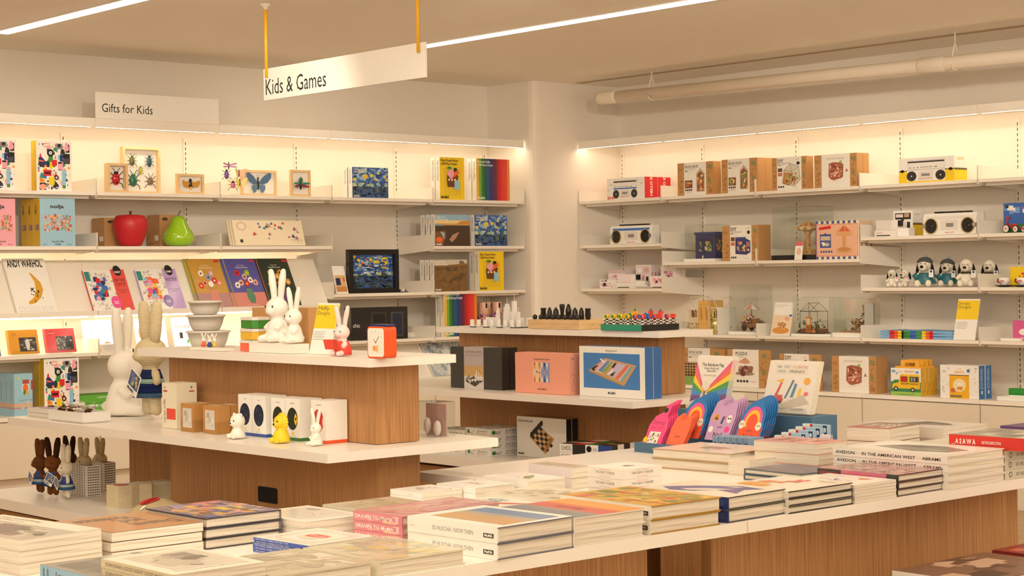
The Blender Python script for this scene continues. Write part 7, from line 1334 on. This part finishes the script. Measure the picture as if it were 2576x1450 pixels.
# lower platform
BK('red book with yellow and red capitals on the lower platform', (2700, 1420), (2491, 1383), (2800, 1385), book('#8a1f22', [('n', .1, .1, .9, .9, 12, ['#a8282a', '#c8604a'], 4, .1, .3)], 'l', S=[('t', 'THE', .05, .3, .4, '#c8323a', dict(w=.17)), ('t', 'ROSE', .26, .3, .4, '#d9c050', dict(w=.24))], spc='#7a1a1e'), 2, zt=0.55, pos=(5.11, 3.08, 0.25, 0.3), z0=0.4505)
BK('white spined book with dark portrait cover on the lower platform', (2560, 1480), (2243, 1435), (2640, 1440), book('#7a5a48', photo(19, ['#5a4034', '#9a7a64', '#c9a890', '#3a2a24'], n=20), 'l', S=[('t', 'IDENTITY', .2, .2, .6, 'K', dict(w=.4, b=.03))], spc='#d9d2c8'), 2, zt=0.55, pos=(4.553, 3.05, 0.5, 0.325), z0=0.4505)
# ---------------------------------------------------------------- stickers, pens and leaning books at the back of the table
BLUEB = solid('slate_blue_card', '#4f7390', .6)
zt = .915; C = onZ(2041, 1051, zt); L = onX(1704.5, 1033.5, C.x); R = onY(2105.5, 1046.3, C.y); w = L.y-C.y; d = R.x-C.x
tag(MB('#4a6f90').box(0, 0, .0006, w, d, zt-.7606).put('display_box', BLUEB, None, (C.x, L.y, .7606), R9), 'large slate blue display box at the back of the book table', 'display box')
def lean2(name, label, blx, brx, by, h, th, F, n, off):
    a = onX(blx, by, C.x+.06); e = onX(brx, by, C.x+.06)
    leaning(name, label, 'book', Vector((C.x+.07-n*.009, a.y, zt+.004)), R9, a.y-e.y, h, th, 17, F, c='#ece4d8', n=n, off=off, mat=WRAP)
    stand(f'clear stand under the {label.split(" book")[0]} book', C.x+.028, a.y-.01, zt, a.y-e.y-.02, R9)
def band(y0, y1, y2, y3, c): return [('p', [(.36, y0), (1, y2), (1, y3), (.36, y1)], c), ('p', [(.36, y0), (0, y2-.05), (0, y3-.05), (.36, y1)], c)]
RB = []
for i, c_ in enumerate(['#e8508a', '#ee6a3a', '#f3d030', '#3a9a4a', '#3a8ad0', '#6a3a8a']): RB += band(.30-.015*i, .315-.015*i, .80-.13*i, .93-.13*i, c_)
lean2('picture_book', 'rainbow wing book leaning on the blue display box', 1743, 1831, 1027, .225, .006, RB+[('t', 'The Rainbow Flag', .16, .80, .06, 'k', dict(w=.62, b=.01)), ('t', 'Bright, Bold, and', .25, .74, .04, 'k', dict(w=.4)), ('t', 'Beautiful', .34, .69, .04, 'k', dict(w=.24)), ('t', 'Michelle Millar Fisher', .26, .61, .025, 'G', dict(w=.36)), ('e', .38, .42, .11, .09, '#e8ddcc'), ('e', .37, .2, .11, .12, '#d9cdb8'), ('e', .37, .18, .05, .06, '#7aa05a'), ('r', .34, .22, .4, .32, '#8a5a4a')], 4, (.0015, .001))
lean2('picture_book', 'white crayon book leaning on the blue display box', 1926, 2046, 1038, .215, .007, [('r', .14, .74, .82, .93, '#e4ddcf'), ('t', 'the', .18, .86, .05, 'k'), ('t', 'DAY', .32, .86, .05, '#5a7a98', dict(w=.12)), ('t', 'the', .49, .86, .05, '#e09a4a'), ('t', 'CRAYONS', .58, .86, .05, '#d8605a', dict(w=.22)), ('t', 'MADE', .2, .77, .05, '#6a8a6a', dict(w=.16)), ('t', 'FRIENDS', .45, .77, .055, 'k', dict(w=.3)), ('p', [(.2, .3), (.3, .58), (.34, .58), (.26, .3)], '#d8504a'), ('p', [(.2, .6), (.36, .66), (.34, .58)], '#e8b83a'), ('p', [(.42, .28), (.54, .64), (.58, .63), (.46, .28)], '#4a7a98'), ('p', [(.54, .3), (.6, .58), (.65, .55), (.6, .3)], '#4a88a0'), ('p', [(.68, .26), (.7, .48), (.76, .48), (.75, .26)], '#f0c83a'), ('p', [(.3, .14), (.8, .36), (.96, .2), (.4, .06)], '#c9c0ac'), ('r', .08, .2, .4, .28, '#d04a4a'), ('r', .26, .26, .38, .34, '#d04a4a'), ('e', .14, .2, .035, .03, 'k'), ('e', .34, .2, .035, .03, 'k'), ('e', .84, .62, .07, .07, '#eeaa3a'), ('e', .86, .38, .05, .04, '#e8707a'), ('t', 'DREW DAYWALT', .06, .06, .04, 'G', dict(w=.2)), ('t', 'OLIVER JEFFERS', .6, .06, .04, 'G', dict(w=.26))], 4, (.001, .001))
a = onX(1850, 1032, C.x+.03); e_ = onX(1918, 1032, C.x+.03)
for i in range(10): tag(MB('#2a2a34').box(0, 0, 0, a.y-e_.y, d*.5, .0036, '#c4bfc4', t='#3a3a5a').put('activity_pad', PAPER, None, (C.x+.03, a.y+.002*(i % 3), zt+.0006+.0042*i), R9), f'thin dark pad stacked between the two leaning books, {(ORD+["ninth from the top", "lowest"])[9-i]}', 'pad')
# sloping tray of sticker cards in front
TO = Vector((5.155, onX(1596, 1152, 5.155).y, .7606)); T2 = Vector((5.25, 4.462, .7606))
t = thing('sticker_tray', 'slate blue sloping tray holding sticker cards', 'tray', TO, R9)
TW, TD = .62, .29
MB('#4a6f90').box(0, 0, .0, TW, TD, .012).box(0, 0, .012, TW, .006, .04).prism([(.006, .012), (TD, .012), (TD, .1), (.006, .03)], (0, 0, 0), (0, 1, 0), (0, 0, 1), (1, 0, 0), .006).prism([(.006, .012), (TD, .012), (TD, .1), (.006, .03)], (TW-.006, 0, 0), (0, 1, 0), (0, 0, 1), (1, 0, 0), .006).put('tray_body', BLUEB, t)
def cardset(label, u, v, w, h, n, mkart, outline, c, grp, st=.011, tilt=32, z=.03):
    a = radians(tilt); U = (1, 0, 0); V = Vector((0, sin(a), cos(a))); N = Vector((0, -cos(a), sin(a)))
    for i in range(n):
        b = MB(c); o = Vector((0, 0, 0)); b.prism([(x*w, y*h) for x, y in outline], o, U, V, N, .0012, c); b.art(o+N*.0012, U, V, w, h, mkart)
        p = shifted(TO, R9, u+.0016*i, v+st*i, z+.004*i); tag(b.put('sticker_card', PAPER, None, p, R9), f'{label}, {(BEH[:1]+["second one behind", "third one behind", "fourth one behind", "fifth one behind", "rearmost one"])[i]}', 'sticker card', grp)
RO = [(.02, .1), (.1, 0), (.9, 0), (.98, .1), (1, .35), (.95, .5)]+[(.5+.46*cos(pi*k/10), .55+.45*sin(pi*k/10)) for k in range(11)]+[(.05, .5), (0, .35)]
def cl(x, y): return [('e', x+.055*cos(k*pi/4), y+.05*sin(k*pi/4), .06, .055, 'I') for k in range(8)]+[('e', x-.04, y+.01, .018, .018, 'k'), ('e', x+.04, y+.01, .018, .018, 'k')]
RBA = [('e', .5, .55, .46, .44, '#2f7ac0'), ('e', .5, .53, .36, .34, '#ee5a9a'), ('e', .5, .51, .28, .27, '#f5c030'), ('e', .5, .49, .2, .2, '#ee5a3a'), ('r', .06, 0, .94, .36, '#ee5a3a'), ('t', 'OMY', .5, .26, .05, 'k', dict(al='c')), ('t', 'Nail', .5, .08, .12, 'k', dict(al='c'))]+cl(.14, .42)+cl(.8, .4)
BEAR = [(.04, 0), (.96, 0), (1, .6), (.96, .72)]+[(.8+.14*cos(a), .86+.13*sin(a)) for a in (0, .8, 1.6, 2.4)]+[(.6, .86), (.4, .86)]+[(.2+.14*cos(a), .86+.13*sin(a)) for a in (.8, 1.6, 2.4, 3.1)]+[(.04, .72), (0, .6)]
BA = [('e', .24, .56, .1, .09, 'A'), ('n', .15, .48, .33, .64, 8, ['k'], 3, .02, .05), ('p', [(.46, .42), (.5, .6), (.58, .6), (.54, .4)], '#2c5a80'), ('p', [(.56, .6), (.66, .56), (.57, .54)], 'O'), ('e', .78, .54, .1, .1, 'W'), ('e', .74, .55, .025, .03, 'k'), ('e', .82, .55, .025, .03, 'k'), ('e', .16, .26, .09, .08, 'W'), ('t', 'OMY', .5, .3, .05, 'k', dict(al='c')), ('e', .8, .28, .1, .08, 'H'), ('t', 'Nail', .5, .08, .12, 'k', dict(al='c'))]
BAG = [(0, 0), (1, 0), (.96, .2), (1, .4), (.9, .62), (.78, .7), (.8, 1), (.55, .98), (.5, .74), (.2, .7), (.04, .46), (.08, .2)]
FA = [('t', 'Earrings', .2, .5, .1, '#a83a5a', dict(w=.6)), ('l', [(.2, .4), (.3, .43), (.4, .4)], .0012, 'k'), ('l', [(.6, .4), (.7, .43), (.8, .4)], .0012, 'k'), ('r', .22, .04, .76, .32, '#f0e8dc'), ('n', .24, .06, .74, .3, 26, ['#d9a8b0', 'G', 'k', 'E'], 4, .03, .06), ('e', .12, .12, .1, .07, 'Y'), ('e', .6, .84, .1, .06, 'k')]
cardset('pink earring sticker card at the left of the tray', .02, .02, .11, .19, 5, FA, BAG, '#f0508a', 'pink sticker cards', .012)
cardset('coral sticker card in the middle of the tray', .15, .02, .1, .14, 4, [('t', 'OMY', .5, .3, .06, 'k', dict(al='c'))], BEAR, '#f0704a', 'coral sticker cards', .008)
cardset('rainbow cloud sticker card at the left back of the tray', .14, .10, .13, .18, 6, RBA, RO, '#2f7ac0', 'left rainbow sticker cards', .013, 28, .06)
cardset('lilac animal sticker card between the rainbow cards', .29, .10, .13, .175, 5, BA, BEAR, '#c9a0cc', 'lilac sticker cards', .013, 28, .06)
cardset('rainbow cloud sticker card right of the lilac cards', .445, .10, .13, .18, 6, RBA, RO, '#2f7ac0', 'right rainbow sticker cards', .013, 28, .06)
for i in range(6):
    p = shifted(TO, R9, .42+.028*i, .010+.004*i, .0125); b = MB('#7a98b8'); b.box(0, 0, 0, .0265, .09, .075, '#86a4c0'); b.front(.0265, .075, [('e', .5, .6, .34, .13, '#16306a'), ('e', .5, .6, .18, .07, 'W')])
    tag(b.put('pen_box', PAPER, None, p, R9), f'small pale blue box with round navy mark, {nth[i]} from the left', 'box')
tag(MB('#4a6f90').box(0, 0, 0, .34, .185, .012).put('pen_tray', BLUEB, None, T2, R9), 'low slate blue tray under the pen boxes', 'tray')
for i in range(5):
    p = shifted(T2, R9, .01+.012*i, .02+.028*i, .0125); b = MB('#a9c8dc'); h = .085+.01*i; b.box(0, 0, 0, .12, .022, h); b.front(.12, h, [('p', [(0, 0), (.3, 0), (.24, .5), (0, .7)], '#e0643a'), ('p', [(0, 0), (.22, 0), (.18, .42), (0, .58)], '#f0b03a'), ('p', [(0, 0), (.15, 0), (.12, .34), (0, .46)], '#2f7a8a'), ('r', 0, .78, .3, 1, '#efe9df'), ('t', 'ooly', .04, .84, .1, 'G', dict(w=.16)), ('r', .3, .8, .4, 1, 'R'), ('t', 'color', .4, .4, .16, '#e6f0f6', dict(w=.4)), ('r', .82, .7, .98, .98, 'N'), ('e', .9, .84, .05, .08, 'W')])
    tag(b.put('pen_box', PAPER, None, p, R9), f'pale blue pen box with a rainbow corner, {nth[i]} row from the front', 'box')
t = thing('pen_bundle', 'bundle of clear wrapped pens with purple tips beside the pen boxes', 'pens', shifted(T2, R9, .215, .03, .0125), R9); rd = random.Random(3)
for i in range(14): x, y = .002+.0075*(i % 7), .01+.014*(i//7); MB('#d9cfd4').tube([(x, y, .0), (x, y, .06), (x, y, .085), (x, y, .1)], [.0034, .0034, .0026, .001], 8).lathe([(.0036, .03), (.0036, .05)], (x, y, 0), 8, '#8a4a6a').put('pen', PLAST, t)
# ================================================================ light
def area(name, loc, target, sx, sy, power, col=LEDC, spread=None):
    l = bpy.data.lights.new(name, 'AREA'); l.shape = 'RECTANGLE'; l.size = sx; l.size_y = sy; l.energy = power; l.color = col
    if spread: l.spread = radians(spread)
    o = bpy.data.objects.new(name, l); COL.objects.link(o); o.location = loc
    o.rotation_euler = (Vector(target)-Vector(loc)).to_track_quat('-Z', 'Y').to_euler(); return o
def spot(name, loc, target, power, deg=50, col=LEDC):
    l = bpy.data.lights.new(name, 'SPOT'); l.energy = power; l.spot_size = radians(deg); l.spot_blend = .6; l.shadow_soft_size = .05; l.color = col
    o = bpy.data.objects.new(name, l); COL.objects.link(o); o.location = loc
    o.rotation_euler = (Vector(target)-Vector(loc)).to_track_quat('-Z', 'Y').to_euler(); return o
for x, y, tx, ty, tz, p, dg in [(2.6, 5.2, 3.8, 6.2, 1, 24, 60), (2.4, 4.4, 3.6, 5.2, 1, 24, 60), (4.6, 4.2, 6.0, 6.3, 1, 24, 60), (4.2, 5.4, 6.1, 7.0, 1, 24, 60),
        (1.8, 3.6, 1.9, 4.0, .8, 17, 80), (3.0, 3.6, 3.1, 4.0, .8, 17, 80), (4.2, 3.6, 4.3, 4.0, .8, 17, 80), (5.4, 3.6, 5.4, 4.1, .8, 17, 80),
        (3.6, 6.6, 4.6, 10.2, 1.1, 90, 56), (4.2, 6.4, 6.4, 10.2, 1.1, 90, 56), (5.4, 5.8, 8.2, 10.2, 1.1, 110, 56),
        (5.9, 5.0, 9.7, 9.0, 1.1, 110, 56), (6.2, 4.4, 9.7, 7.4, 1.1, 90, 56), (6.4, 3.4, 9.7, 5.8, 1.1, 90, 56)]:
    spot('track_spot', (x, y, 2.85), (tx, ty, tz), p, dg)
for x, y, sx, sy in ((1.2, 2.6, 1.5, 1.5), (3, -1, 2, 3), (5.5, .8, 2, 2), (-.8, 4.2, 2, 2)):   # added upward fill lights, out of view, to brighten the ceiling
    area('added_ceiling_fill', (x, y, 2.3), (x+.8, y+.9, 3), sx, sy, 50)
w = bpy.data.worlds.new('world'); SC.world = w; w.use_nodes = True
w.node_tree.nodes['Background'].inputs[0].default_value = (1, .8, .6, 1); w.node_tree.nodes['Background'].inputs[1].default_value = .02
SC.view_settings.view_transform = 'Standard'; SC.view_settings.look = 'None'; SC.view_settings.gamma = 1; SC.view_settings.use_curve_mapping = False
SC.view_settings.exposure = 0.1
SC.cycles.use_denoising = True; SC.cycles.max_bounces = 8; SC.cycles.diffuse_bounces = 5; SC.cycles.glossy_bounces = 4; SC.cycles.transparent_max_bounces = 16
SC.cycles.sample_clamp_indirect = 6
